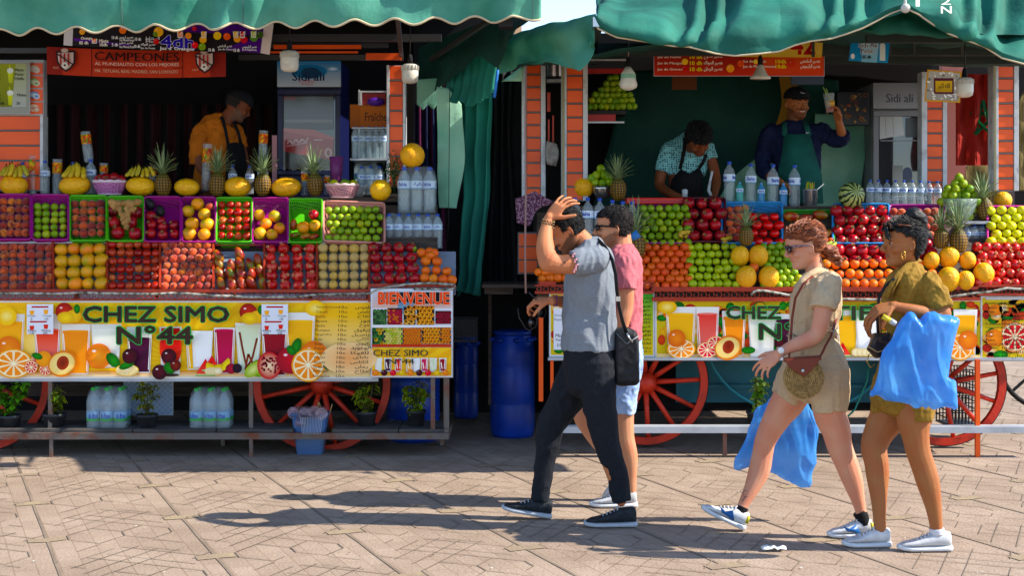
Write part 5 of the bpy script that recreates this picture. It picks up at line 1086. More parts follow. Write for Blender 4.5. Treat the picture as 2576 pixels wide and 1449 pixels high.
# ------------------------------------------------------------ bottles, cups, bowls
M_bot = mat('clear_plastic', 'd4dde2', .12, alpha=.2, spec=.8); M_cap = mat('cap_blue', '1448b0', .35); M_capg = mat('cap_green', '16a02c', .35); M_film = mat('shrink_film', 'dfe6ea', .15, alpha=.12, spec=.9)
M_water = mat('water_tint', 'a8c0cc', .08, alpha=.22, spec=.8)
def bottle_proto(labtxt, cap, arabic=False, tint=None, band=None):
    """unit height bottle; radius .135"""
    b = MB(); pr = [(.02, 0), (.115, .0), (.13, .02)]
    for k in range(9): z = .05 + k * .052; pr += [(.132, z), (.122, z + .026)]
    pr += [(.134, .53), (.134, .70), (.128, .73), (.11, .80), (.07, .86), (.042, .90), (.04, .945)]
    b.lathe(pr, n=20); r_ = b.build('water_bottle', tint or M_bot, link=False)
    c = MB(); c.lathe([(.045, .93), (.05, .935), (.05, .985), (.046, 1.0), (.01, 1.0)], n=14); c_ = c.build('cap', cap, link=False)
    def fn(u, v): a = u; return Vector((.1375 * math.sin(a), -.1375 * math.cos(a), v))
    class A2(Art):
        def P(s, u, v): p = fn(u, v); k = 1 + .004 * s.k; return Vector((p.x * k, p.y * k, p.z))
    a = A2(0); z0, z1 = (.53, .70) if not band else (.3, .5); a.mb.smooth = True
    n = 24; a.mb.add([a.P(2 * math.pi * i / n, z) for z in (z0, z1) for i in range(n + 1)], [(i, i + 1, n + 2 + i, n + 1 + i) for i in range(n)], [lin('c4d0dc' if not band else '7fa4c0')] * (2 * n + 2))
    a.k = 1
    for i in range(n): a.poly([(2 * math.pi * i / n, z0), (2 * math.pi * (i + 1) / n, z0), (2 * math.pi * (i + 1) / n, z0 + (.02 if not band else .07)), (2 * math.pi * i / n, z0 + (.02 if not band else .07))], '7fa8cc' if not band else '2a9a3c', nxt=False)
    for t0 in (0, 2.4, -2.4):
        vs_, fs = glyphs(labtxt, .03); x0 = min(p[0] for p in vs_); x1 = max(p[0] for p in vs_); y0 = min(p[1] for p in vs_); y1 = max(p[1] for p in vs_)
        a.k = 3; a.mb.add([a.P(t0 - .72 + 1.44 * (x - x0) / (x1 - x0), z0 + .05 + (z1 - z0 - .08) * (y - y0) / (y1 - y0)) for x, y in vs_], fs, [lin('1c3c9c')] * len(vs_))
    l_ = a.build('label', M_print, link=False)
    for p in (c_, l_): p.parent = r_
    return Proto(r_, [(c_, None), (l_, None)])
BOT = [bottle_proto('Bahia', M_cap), bottle_proto(ar('بافية'), M_cap)]; BOTG = bottle_proto('Ain Ifrane', M_capg, band=True); BOTB = bottle_proto('Bahia', mat('cap_pale_blue', '5a9ad0', .35), tint=mat('blue_plastic', '3a90c8', .2, alpha=.7)); BOTT = bottle_proto('Bahia', mat('cap_pale_blue', '5a9ad0', .35), tint=mat('aqua_plastic', '40b0a8', .2, alpha=.75))
def bottle(u, vt, vb, Y, lab, p=None, grp=None, parent=None, rz=0, wf=1):
    H = (vb - vt) * PX(Y); p = p or BOT[int(u) % 2]
    return p.put(W(u, vb, Y), (0, 0, rz), (H * wf, H * wf, H), lab, None if parent else 'bottle', grp, parent=parent)
def pack(u0, u1, vt, vb, Y, n, lab, p=None, rows=2):
    w = (u1 - u0) / n; root = thing('bottle_pack', W((u0 + u1) / 2, vb, Y), lab, 'bottle pack')
    for j in range(rows):
        for i in range(n):
            Yj = Y + j * w * PX(Y) * 1.0; bb = W(u0 + w * (i + .5), vb, Y); H = (vb - vt) * PX(Y)
            (p or BOT[(i + j) % 2]).put((bb.x, Yj, bb.z), (0, 0, frnd.uniform(-.7, .7)), (w * PX(Y) / .272,) * 2 + (H,), None, None, None, parent=root)
    f = MB(); a = W(u0, vb, Y); z1 = W(0, vt, Y).z; x1 = W(u1, 0, Y).x; r = w * PX(Y) / 2; rg = []
    for z, s in ((a.z, 0), (a.z + (z1 - a.z) * .72, .002), (a.z + (z1 - a.z) * .88, -.012), (z1, -.04)):
        pts = []
        for cx, cy, a0 in ((x1 - r, Y - 0, -90), (x1 - r, Y + (rows - 1) * 2 * r, 0), (a.x + r, Y + (rows - 1) * 2 * r, 90), (a.x + r, Y, 180)):
            for k in range(4): t = R(a0 + k * 30); pts.append(Vector((cx + (r * 1.03 + s) * math.cos(t), cy + (r * 1.03 + s) * math.sin(t), z + .008 * math.sin(k * 9 + cx * 50))))
        rg.append(pts)
    f.rings(rg); f.build('shrink_film', M_film, root); return root
pack(1000, 1096, 420, 536, 10.7, 3, 'upper shrink wrapped pack of Bahia-size clear bottles under the round melon'.replace('Bahia-size ', 'tall '))
pack(966, 1112, 538, 624, 10.55, 6, 'wide lower shrink wrapped pack of water bottles above the dark pomegranates')
pack(884, 972, 318, 398, 11.3, 5, 'shrink wrapped bottle pack under the cardboard box beside the fridge'); pack(898, 965, 418, 490, 11.0, 3, 'bottle pack behind the round melon on the left counter')
pack(890, 950, 402, 470, 11.6, 2, 'large green capped bottles on the lowest shelf beside the fridge', BOTG, 1)
pack(218, 320, 975, 1094, 10.08, 3, 'pack of green capped water bottles left of the grey checked board', BOTG); pack(477, 580, 977, 1092, 10.08, 3, 'pack of green capped water bottles right of the grey checked board', BOTG)
pack(2422, 2482, 566, 622, 10.45, 3, 'small bottle pack under the grey slab at the right stall')
for k, (u, vt) in enumerate(((1446, 497), (1478, 497), (1508, 498), (1540, 503), (1566, 506), (1590, 506))): bottle(u, vt, vt + 110, 10.3, 'tall water bottle behind the heads of the two men', grp='water bottles behind the two men', rz=(.2, -.4, .1, 1.4, -1, .5)[k])
for k, (u, vt) in enumerate(((1834, 406), (1888, 412), (1944, 413), (1998, 415))): bottle(u, vt, 516 - (3 if k < 2 else -6), 10.85, 'tall clear water bottle on the right counter, ' + ('leftmost of four', 'second of four', 'third of four', 'beside the steel straw cup')[k], rz=(1.1, -.1, .3, -.9)[k])
for u, vt, vb, p, lab in ((1860, 458, 512, BOTT, 'small aqua bottle between the first two tall bottles'), (1914, 460, 516, BOTB, 'small blue bottle between the second and third tall bottles'), (1970, 461, 520, BOTB, 'small pale blue bottle left of the steel straw cup')): bottle(u, vt, vb, 10.82, lab, p, wf=1.25)
for k in range(9): bottle(2188 + k * 21.2, 452 + k * .4, 518, 10.8, 'small water bottle in the row of nine on the right counter', grp='row of nine water bottles', rz=(.1, 1.2, 2, .5, -.4, 1.8, .9, .2, -.3)[k], wf=1.15)
for u, vt, lab in ((113, 404, 'water bottle between two cup sleeves on the left counter'), (228, 400, 'water bottle standing beside the first banana topped melon'), (57, 408, 'water bottle behind the bananas at the left end'), (585, 415, 'water bottle behind the fourth melon'), (628, 416, 'water bottle left of the third pineapple'), (184, 407, 'blue capped bottle behind the banana bunch')): bottle(u, vt, 488, 10.95, lab, wf=1.1)
def cups(u, vt, vb, Y, w, lab, tilt=0, flip=False, col='c8501c'):
    H = (vb - vt) * PX(Y); rr = w * PX(Y) / 2; b = MB(); base = W(u, vb, Y); b.M = Matrix.Translation(base) @ Matrix.Rotation(R(tilt), 4, 'Y')
    pr = [(rr * .7, 0)]; n = 11
    for k in range(n): z = H * (.02 + .5 * k / n); pr += [(rr * (.9 + .02 * k / n * 5), z), (rr * (.84 + .1 * k / n), z + H * .02)]
    pr += [(rr * .9, H * .56), (rr * .96, H * .98), (rr, H), (rr * .92, H)]
    b.lathe(pr, n=16); root = b.build('cup_sleeve', M_bot, None, lab, 'cups', origin=base)  # one ribbed mesh stands for a whole stack of nested cups
    rnd = random.Random(int(u)); p = MB(); p.M = b.M; cols = [lin(c) for c in ('c83018', 'e07818', 'e0a820', '5a8a2a', 'a81c30')]; rg = []; cc = []
    for j in range(7):
        z = H * (.6 + .3 * j / 6); ring = []
        for k in range(16): t = 2 * math.pi * k / 16; ring.append(Vector((rr * .955 * math.cos(t), rr * .955 * math.sin(t), z))); cc.append(rnd.choice(cols))
        rg.append(ring)
    p.rings(rg, False, cols=cc); p.build('printed_band', M_print, root)
for u, vt, vb, w, lab, t in ((33, 344, 440, 28, 'tall cup sleeve rising above the leftmost bananas', 2), (83, 391, 490, 24, 'cup sleeve right of the leftmost melon', 0), (143, 400, 490, 25, 'cup sleeve left of the second melon', 1), (224, 330, 408, 26, 'leaning stack of printed cups on top of a bottle', -7),
      (261, 410, 468, 22, 'short stack of cups behind the pomegranate bowl', 0), (516, 361, 480, 24, 'tall cup sleeve left of the second pineapple', 3), (660, 328, 410, 24, 'stack of printed cups above the third pineapple', 2), (766, 430, 492, 18, 'cup sleeve left of the fourth pineapple', 0), (822, 440, 490, 16, 'short cup stack right of the fourth pineapple', 0), (385, 418, 470, 18, 'small cup stack behind the straws', 0)): cups(u, vt, vb, 10.98 if u not in (33, 224, 660) else 11.0, w, lab, t)
bottle(33, 400, 490, 11.02, 'bottle under the tall leftmost cup sleeve', wf=1.2); bottle(229, 405, 489, 11.05, 'bottle carrying the leaning cup stack', wf=1.2); bottle(661, 408, 489, 11.05, 'bottle behind the third pineapple carrying cups', wf=1.2)
def lace(u, v0, v1, w, Y, lab, col='c87ab8', rim='d8c0d0'):
    b = MB(); c = W(u, v1, Y); H = (v1 - v0) * PX(Y); r = w * PX(Y) / 2; n = 60; rg = []
    for z, q in ((0, .62), (.12, .7), (.5, .88), (.85, .98), (1, 1.0)):
        rg.append([c + Vector((r * q * math.cos(2 * math.pi * k / n), r * q * math.sin(2 * math.pi * k / n), H * z + (H * .07 * abs(math.sin(k * math.pi / 5)) if z == 1 else 0))) for k in range(n)])
    b.rings(rg, False); root = solid(b.build('lace_bowl', basket_mat('lace_' + col, col), None, lab, 'bowl', origin=c), .003)
    b = MB(); b.rings([[p + (p - c) * .004 for p in rg[3]], [p + (p - c) * .004 for p in rg[4]]], False); b.rings(rg[:2], False); b.add(rg[0], [tuple(range(n))]); solid(b.build('rim', mat('lace_rim' + rim, rim, .4), root), .003)
lace(276, 455, 491, 84, 10.85, 'pink lace patterned bowl of pomegranates on the left counter'); lace(861, 464, 499, 86, 10.8, 'pale pink lace patterned bowl of limes on the left counter', 'c8909c', 'd8b0b4')
for u, v in ((250, 452), (266, 448), (288, 447), (304, 452), (277, 456)): PR['pomegranate'].put(W(u, v, 10.85), (R(70), R(u * 3), 0), 13 * PX(10.85), 'dark pomegranate in the pink lace bowl', 'pomegranate', 'pomegranates in the pink lace bowl', name='pomegranate')
for u, v, z in ((840, 462, 12), (858, 466, 9), (873, 462, 10.5), (890, 462, 10), (866, 458, 9)): PR['lime'].put(W(u, v, 10.8), (R(u), R(u * 3), 0), z * PX(10.8), 'green lime in the pale pink lace bowl', 'lime', 'limes in the pale pink lace bowl', name='lime')
def bowl(u, v0, v1, w, Y, m, lab, name='bowl', q=.6):
    b = MB(); c = W(u, v1, Y); H = (v1 - v0) * PX(Y); r = w * PX(Y) / 2
    b.lathe([(.01, 0), (r * q, 0), (r * (q + .2), H * .35), (r * .95, H * .75), (r, H), (r * .96, H), (r * .9, H * .75), (r * (q + .1), H * .3), (.01, H * .1)], c, 28); return b.build(name, m, None, lab, 'bowl', origin=c)
bowl(897, 464, 495, 48, 10.95, M_white, 'white enamel bowl behind the lace bowl of limes'); bowl(1515, 468, 499, 54, 10.85, M_steel, 'steel bowl of green limes on the right counter')
for u, v in ((1497, 458), (1515, 460), (1532, 457), (1500, 440), (1520, 440), (1511, 424), (1488, 448), (1530, 445), (1540, 462)): PR['lime'].put(W(u, v, 10.85), (R(u), R(u * 3), 0), 11.5 * PX(10.85), 'green lime heaped in the steel bowl', 'lime', 'limes in the steel bowl', name='lime')
bowl(2412, 500, 556, 92, 10.6, mat('glass_bowl', 'c8d8d0', .1, alpha=.25), 'glass bowl heaped with green lemons at the right stall')
for j, (n, v) in enumerate(((4, 545), (5, 527), (6, 508), (5, 490), (4, 475), (2, 462), (1, 447))):
    for i in range(n): PR['lime'].put(W(2412 + (i - (n - 1) / 2) * 18 + frnd.uniform(-2, 2), v, 10.6 - .04 * (i % 2)), (R(i * 70), R(j * 50), 0) if n > 1 else (0, 0, 0), 11.5 * PX(10.6), 'green lemon piled in the glass bowl', 'lemon', 'lemons in the glass bowl', name='lemon')
b = MB(); b.boxpx(2422, 556, 2492, 563, 10.42, .3); b.build('slab', M_white, label='grey slab shelf above the small bottle pack', cat='shelf', origin='base')
# steel cup with straws
b = MB(); c = W(2037, 524, 10.8); k = PX(10.8); b.lathe([(.01, 0), (16 * k, 0), (17 * k, 3 * k), (19 * k, 46 * k), (20 * k, 48 * k), (18 * k, 47 * k), (16 * k, 6 * k)], c, 24); r_ = b.build('straw_cup', M_steel, None, 'steel cup holding coloured drinking straws', 'cup', origin=c)
def straws(u, v, Y, n, parent, L=20, sp=14, seed=1):
    rnd = random.Random(seed); mm = [mat('straw_' + x, x, .4) for x in ('c8a818', 'd06a18', '5aa020', 'c0b020')]
    for i in range(n):
        b = MB(); u0 = u + rnd.uniform(-sp, sp) * .8; b.tube([W(u0, v + 14, Y), W(u0 + rnd.uniform(-6, 6), v - L * rnd.uniform(.7, 1), Y + rnd.uniform(-.03, .03))], .0035, 6); b.build('straw', rnd.choice(mm), parent)
straws(2034, 478, 10.8, 12, r_, 22, 12); b = MB(); b.bar(W(2045, 485, 10.82), W(2072, 462, 10.82), .006); b.build('spoon_handle', M_steel, r_)
b = MB(); c = W(376, 490, 10.9); b.lathe([(.01, 0), (.03, 0), (.04, .17), (.036, .17), (.028, .01)], c, 16); r_ = b.build('straw_cup', M_bot, None, 'clear cup of orange and green straws beside the first pineapple', 'cup', origin=c); straws(376, 445, 10.9, 12, r_, 30, 12, 5)
b = MB(); c = W(741, 478, 11.3); b.lathe([(.03, 0), (.05, .12), (.055, .24), (.05, .24)], W(846, 470, 11.3), 18); b.build('plastic_jug', mat('mauve_plastic', '8a3a78', .4), label='mauve plastic jug beside the fridge', cat='jug', origin='base')
# juicer lever
b = MB(); b.tube([W(1788, 492, 10.95), W(1782, 478, 10.95), W(1786, 455, 10.93), W(1791, 430, 10.92)], [.012, .013, .01, .009], 8); b.build('juicer_lever', M_alu, label='curved metal juicer lever beside the bending vendor', cat='lever', origin='base')
b = MB(); b.lathe([(.01, 0), (.02, 0), (.022, .05), (.012, .06)], W(1722, 495, 10.8), 12); b.build('small_bottle', M_white, label='small white bottle top beside the pomegranate box', cat='bottle', origin='base')
# cardboard box and crate on the shelf beside the fridge
a = Art(11.3); a.rect(882, 264, 972, 320, '9a5210', '7c3e0c'); a.rect(906, 268, 972, 318, 'a85a14', '8c460e'); a.text('Fraîche', 918, 283, 972, 304, '2a1608', .01)
r_ = thing('cardboard_box', W(928, 320, 11.3), 'brown cardboard box lettered in script beside the fridge', 'cardboard box'); a.build('printed_side', M_print, parent=r_); b = MB(); b.boxpx(880, 262, 973, 321, 11.302, .3); b.build('box_body', mat('cardboard', '8a4a14', .85), r_)
b = MB(); b.boxpx(901, 225, 904.5, 405, 11.3, .02); b.boxpx(905, 228, 970, 232, 11.28, .25); b.boxpx(905, 232, 910, 264, 11.28, .02); b.boxpx(880, 398, 975, 403, 11.25, .35); b.boxpx(884, 320, 975, 323, 11.28, .32)
b.build('metal_rack', M_alu, label='thin metal rack of shelves between the fridge and the pillar', cat='rack', origin='base')
b = MB(); b.boxpx(911, 234, 969, 262, 11.29, .2); b.build('red_crate', mat('crate_red', '8a1418', .5), label='dark red crate on top of the cardboard box', cat='crate', origin='base')
b = MB(); b.ball(W(945, 256, 11.27), (.07, .05, .035)); b.build('purple_bag', mat('purple_plastic', '4a1a8a', .4), label='crumpled purple bag lying on the cardboard box', cat='bag', origin='base')
# herb bunch
b = MB(); rnd = random.Random(8)
for i in range(420):
    c = W(990 + rnd.gauss(0, 12), 430 + rnd.gauss(0, 16) - (i % 7), 10.85 + rnd.gauss(0, .04)); d = Vector((rnd.gauss(0, 1), rnd.gauss(0, 1), rnd.gauss(.3, 1))).normalized() * rnd.uniform(.012, .024); s = d.cross(Vector((rnd.random(), rnd.random(), rnd.random()))).normalized() * .006
    b.mi = 1 if i % 11 == 0 else 0; b.add([c, c + d * .5 + s, c + d, c + d * .5 - s], [(0, 1, 2, 3)])
for i in range(8): b.mi = 0; b.tube([W(990 + rnd.uniform(-6, 6), 432, 10.85), W(992 + rnd.uniform(-3, 3), 489, 10.85)], .004, 5)
b.build('herb_bunch', [mat('mint_leaf', '24421a', .6, col2='3c5a24', nscale=20), mat('leaf_pale', '8a9a7a', .6)], label='bunch of dark mint leaning behind the round melon', cat='herbs', origin='base')
# ------------------------------------------------------------ fridges
def fridge(u0, u1, vt, vm, vb, Y, frame, lab, head, txt, col, dark='20100f', refl=None):
    r_ = thing('drinks_fridge', W((u0 + u1) / 2, vb + 120, Y), lab, 'fridge')
    a, c = W(u0, vb + 110, Y), W(u1, vt, Y); b = MB(); b.box((a.x, Y + .06, a.z), (c.x, Y + .6, c.z)); b.boxpx(u0, vt, u1, vm - 2, Y, .058); b.build('cabinet', frame, r_, bevel=.01)
    b = MB(); m_ = 14
    b.boxpx(u0, vm + 2, u1, vm + 16, Y, .04); b.boxpx(u0, vb - 12, u1, vb, Y, .04); b.boxpx(u0, vm + 16.1, u0 + m_, vb - 12.1, Y, .04); b.boxpx(u1 - m_, vm + 16.1, u1, vb - 12.1, Y, .04); b.build('door', frame, r_, bevel=.006)
    b = MB(); b.boxpx(u0 + m_, vm + 16, u1 - m_, vb - 12, Y + .035, .004); b.build('glass', mat('fridge_glass_' + dark, dark, .05, spec=.8), r_)
    A = Art(Y - .002); A.rect(u0, vt, u1, vm - 4, head[0], head[1])
    if head[2]: A.ell((u0 + u1) / 2, vt + 26, 46, 18, '24507c', head[0]); A.ell(u0 + 30, vt + 14, 22, 8, 'd8e4ea', head[0]); A.ell(u1 - 20, vt + 20, 18, 7, 'd8e4ea', head[0]); A.ell((u0 + u1) / 2 + 4, vt + 30, 24, 14, '1c3c54')
    A.text(txt, u0 + (u1 - u0) * .24, vt + (vm - vt) * .4, u1 - (u1 - u0) * .26, vt + (vm - vt) * .72, col, .03)
    if head[2]: A.text('EAU MINERALE', u0 + 55, vm - 20, u0 + 95, vm - 15, 'c02040'); A.text('NATURELLE', u0 + 60, vm - 13, u0 + 90, vm - 8, 'c02040')
    A.build('header', M_print, parent=r_); return r_
r_ = fridge(697, 857, 153, 222, 440, 11.7, mat('fridge_navy', '0e1440', .35), 'navy blue glass door drinks fridge with a Sidi Ali header'.replace('Sidi Ali', 'blue mountain'), ('3a7aa0', 'b4bcc0', True), 'Sidi ali', '182040')
A = Art(11.728); A.rect(714, 242, 838, 325, '4a4440', '3a3230'); A.rect(716, 300, 836, 308, '6a6460'); A.poly([(712, 322), (838, 350), (840, 404), (712, 380)], '9c1a20'); A.poly([(712, 322), (790, 326), (840, 346), (840, 352), (712, 330)], 'b04a44'); A.poly([(712, 380), (840, 404), (840, 425), (712, 425)], '2a2220')
A.line([(722, 362), (728, 352), (736, 362), (744, 350), (752, 360), (760, 348), (768, 358), (776, 345)], 3, 'd0b0ac'); A.line([(720, 368), (775, 358)], 1.6, 'd0b0ac'); A.rect(790, 350, 812, 353, 'c8a8a4'); A.ell(826, 384, 9, 12, 'd0b0ac'); A.ell(826, 384, 5, 8, '9c1a20'); A.text('Cola', 714, 242, 744, 250, 'b02028', .02)
A.build('shop_window_view', mat('fridge_inside', 'ffffff', .12, attr='Col', spec=.6), parent=r_)
b = MB(); b.boxpx(684, 340, 696, 480, 11.4, .02); b.build('pink_board', mat('pink_board', 'a87478', .6), label='narrow pink board standing left of the blue fridge', cat='board', origin='base')
r_ = fridge(2196, 2330, 208, 276, 505, 11.75, mat('fridge_grey', '8a8c90', .45), 'grey glass door drinks fridge on the right stall', ('7a7c80', '9c9ea2', False), 'Sidi ali', '4a4e58', '2a2c30')
A = Art(11.78); A.poly([(2212, 290), (2268, 290), (2274, 340), (2240, 345), (2212, 350)], 'b8bab8', 'd0d2d0'); A.line([(2226, 292), (2228, 340)], 1, '707070'); A.line([(2244, 292), (2248, 340)], 1, '707070'); A.rect(2214, 352, 2312, 355, '8c8c90'); A.rect(2244, 416, 2270, 456, '7a7a74', 'a0a09a'); A.ell(2282, 440, 12, 20, '1c2c5a'); A.rect(2278, 296, 2310, 345, '3c4044')
A.build('shop_window_view', mat('fridge_inside2', 'ffffff', .2, attr='Col'), parent=r_)
b = MB(); b.boxpx(2105, 228, 2186, 316, 11.6, .03); r_ = b.build('patterned_tray', mat('tray_navy', '120f1c', .3), label='dark patterned tray with gold curls hanging by the fridge', cat='tray', origin='base', bevel=.01)
A = Art(11.598); rnd = random.Random(6); 
for i in range(26):
    u = rnd.uniform(2112, 2178); v = rnd.uniform(236, 308); c = rnd.choice(('7a5a34', '8a4a2c', 'a08050'))
    if i % 3 == 0: A.ell(u, v, 3.4, 3.4, c, n=8)
    else: A.line([(u + 5 * math.cos(t * .9), v + 5 * math.sin(t * .9 + i)) for t in range(7)], 1, c)
A.build('gold_pattern', M_print, parent=r_)
b = MB(); b.boxpx(1990, 190, 2072, 212, 11.3, .03); b.build('upper_sign', mat('sign_blue_grey', '3c4a60', .5), label='faded blue grey sign edge under the red price board', cat='sign', origin='base')
# ------------------------------------------------------------ lamps
def bulb(u, v0, v1, w, Y, kind, lab, cord_v=60):
    H = (v1 - v0) * PX(Y); r = w * PX(Y) / 2; c = W(u, v1, Y); root = thing('hanging_bulb', c, lab, 'light bulb', 'bulbs hanging under the awnings')
    wm = mat('bulb_white', 'c8c4b8', .4, col2='8f8878', nscale=8, lo=.5, hi=.8)
    if kind == 'led':
        b = MB(); b.lathe([(.01, 0), (r * .6, .004), (r * .92, H * .12), (r, H * .3), (r, H * .62), (r * .98, H * .66)], c, 24); b.build('diffuser', wm, root)
        b = MB(); b.lathe([(r, H * .66), (r * .98, H * .9), (r * .7, H * .98), (r * .3, H), (.01, H)], c, 24)
        for k in range(16): a = k * math.pi / 8; b.box((c.x + r * math.cos(a) - .004, c.y + r * math.sin(a) - .004, c.z + H * .67), (c.x + r * math.cos(a) + .004, c.y + r * math.sin(a) + .004, c.z + H * .9))
        b.build('finned_body', mat('bulb_body', 'b0ada4', .4), root)
    elif kind == 'cone':
        b = MB(); b.lathe([(r, 0), (r, .01), (r * .7, H * .3), (r * .35, H * .8), (r * .3, H), (.01, H)], c, 24); b.build('shade', wm, root)
    else:
        b = MB(); b.lathe([(.01, 0), (r * .5, .006), (r * .9, H * .12), (r, H * .25), (r * .82, H * .5), (r * .8, H * .7), (r * .55, H * .85), (r * .3, H), (.01, H)], c, 24); b.build('diffuser', wm, root)
        b = MB(); b.lathe([(r * .835, H * .5), (r * .82, H * .7)], c, 24, caps=False); b.build('green_band', mat('band_green', '7aa890', .5), root)
    b = MB(); b.lathe([(.018, 0), (.02, .03), (.014, .06), (.004, .07)], c + Vector((0, 0, H)), 12); b.build('lamp_holder', M_black, root)
    b = MB(); t = c + Vector((0, 0, H + .06)); b.tube([t, t + Vector((.003, 0, (v0 - cord_v) * PX(Y) * .5)), Vector((t.x, t.y, W(0, cord_v, Y).z))], .004, 6); b.build('cord', M_rope if kind == 'bell' else M_cable, root)
bulb(728, 126, 181, 46, 9.9, 'led', 'square shouldered white bulb hanging in front of the blue fridge', 50); bulb(1031, 160, 210, 42, 10.0, 'led', 'white bulb hanging beside the right pillar of the left stall', 50); bulb(1580, 168, 227, 46, 9.8, 'bell', 'bell shaped white bulb with a green band on a cord', 92)
bulb(1912, 163, 198, 52, 10.2, 'cone', 'conical dusty lamp shade in front of the red price board', 130); bulb(2426, 194, 245, 42, 9.9, 'led', 'large white bulb hanging in front of the red flag', 108)
# ------------------------------------------------------------ plants in pots
M_pot = mat('pot_black', '1c1d20', .5, col2='34363a', nscale=6); M_soil = mat('soil', '1a120c', .95)
def leafy(u, vt, vb, w, Y, seed, cols, n, ls):
    b = MB(); rnd = random.Random(seed); px = PX(Y); st = MB(); stems = []
    for s in range(5):
        x0 = u + rnd.uniform(-4, 4); x1 = u + rnd.uniform(-w, w) * .45; t = rnd.uniform(.6, 1); stems.append((x0, x1, vt + (vb - vt) * (1 - t), rnd.uniform(-.08, .08)))
        st.tube([W(x0, vb, Y), W((x0 + x1) / 2, (vb + stems[-1][2]) / 2 + 4, Y + stems[-1][3] / 2), W(x1, stems[-1][2], Y + stems[-1][3])], [.005, .004, .003], 5)
    for i in range(n):
        s = rnd.choice(stems); t = rnd.random() ** .7; cu = s[0] + (s[1] - s[0]) * t; cv = vb + (s[2] - vb) * t; c = W(cu, cv, Y + s[3] * t); a = rnd.uniform(0, 6.28); L = ls * px * rnd.uniform(.7, 1.3)
        d = Vector((math.cos(a), math.sin(a), rnd.uniform(-.7, .35))).normalized(); sd_ = d.cross(Vector((0, 0, 1))).normalized(); upv = sd_.cross(d); k1 = vivid(rnd.choice(cols[0]), 1.1, 1.7); k2 = vivid(rnd.choice(cols[1]), 1.1, 1.5)
        c = c + d * L * .25; P = []; C = []
        for q, ww in ((0, .04), (.25, .3), (.55, .34), (.8, .2), (1, .02)):
            m = c + d * L * q + upv * (L * .1 * math.sin(q * 3)) - Vector((0, 0, L * .25 * q * q)); P += [m - sd_ * L * ww + upv * L * .07, m, m + sd_ * L * ww + upv * L * .07]; C += [k1, k2, k1]
        b.add(P, [(3 * j + i_, 3 * j + i_ + 1, 3 * j + i_ + 4, 3 * j + i_ + 3) for j in range(4) for i_ in range(2)], C)
    return b, st
def plant(u, vt, vpot, vb, wp, wf, Y, lab, seed, cols, n=110, ls=16, m=None):
    root = thing('potted_plant', W(u, vb, Y), lab, 'potted plant'); k = PX(Y); H = (vb - vpot) * k; r = wp * k / 2; c = W(u, vb, Y)
    b = MB(); b.lathe([(.01, 0), (r * .72, 0), (r * .92, H * .85), (r, H * .86), (r * 1.02, H), (r * .94, H), (r * .9, H * .85), (.01, H * .84)], c, 24); b.build('pot', M_pot, root)
    f_, st = leafy(u, vt, vpot + 2, wf, Y, seed, cols, n, ls); f_.build('foliage', mat('leaf_coloured', 'ffffff', .5, attr='Col', trans=.2), root); st.build('stems', mat('plant_stem', '4a4a24', .7), root)
COLE = (('7a9420', '5c7c1c', '93a030'), ('3a1418', '2c4014', '4a1c1c')); GRN = (('3c6a18', '5a8c20', '4a7a1c'), ('2c5014', '3c6a1c'))
plant(25, 955, 1044, 1096, 56, 90, 10.1, 'bushy bright green plant in a pot at the far left of the shelf', 1, GRN, 220, 17); plant(137, 962, 1040, 1092, 58, 36, 10.1, 'slim variegated coleus in a black pot in front of the left wheel', 2, COLE, 120, 14)
plant(370, 950, 1042, 1094, 54, 60, 10.08, 'dark red and green coleus in a black pot before the checked board', 3, (('6a7c20', '5a6a1c', '7c8a28'), ('4a1c1c', '3a1416')), 90, 16); plant(922, 958, 1035, 1082, 52, 60, 10.15, 'coleus in a black pot on the grass mat, left one', 4, COLE, 120, 15); plant(1046, 955, 1032, 1080, 50, 90, 10.15, 'wider coleus in a black pot on the grass mat before the blue barrel', 5, COLE, 160, 16)
plant(1902, 935, 1034, 1078, 52, 70, 10.1, 'climbing leafy plant in a pot on the white bench', 6, (('5a8020', '8a9c34', '3c6418'), ('a8a860', '3a5a18')), 160, 14)
# grass mat
b = MB(); rnd = random.Random(9)
zb = W(0, 1084, 10.1).z
for i in range(5200):
    x = rnd.uniform(W(832, 0, 10).x, W(1096, 0, 10).x); y = rnd.uniform(9.98, 10.4); h = rnd.uniform(.012, .03); a = rnd.uniform(0, 6.28); d = Vector((math.cos(a), math.sin(a), 0)) * .003; p = Vector((x, y, zb)); t = p + Vector((rnd.gauss(0, .007), rnd.gauss(0, .007), h))
    b.add([p - d, p + d, t], [(0, 1, 2)])
b.build('grass_mat', mat('artificial_grass', '1c4a16', .6, col2='2f6a20', nscale=10), label='strip of green artificial grass under the two right pots', cat='grass mat', origin='base')
# checked board
A = Art(10.3); A.rect(312, 950, 434, 1044, '8a96a8'); A.k += 1
for i in range(17):
    for j in range(13):
        if (i + j) % 2: A.poly([(314 + i * 7, 952 + j * 7), (321 + i * 7, 952 + j * 7), (321 + i * 7, 959 + j * 7), (314 + i * 7, 959 + j * 7)], '7b8798', nxt=False)
banner_obj(A, 'pale grey checked board leaning behind the potted coleus', 'board', name='checked_board')
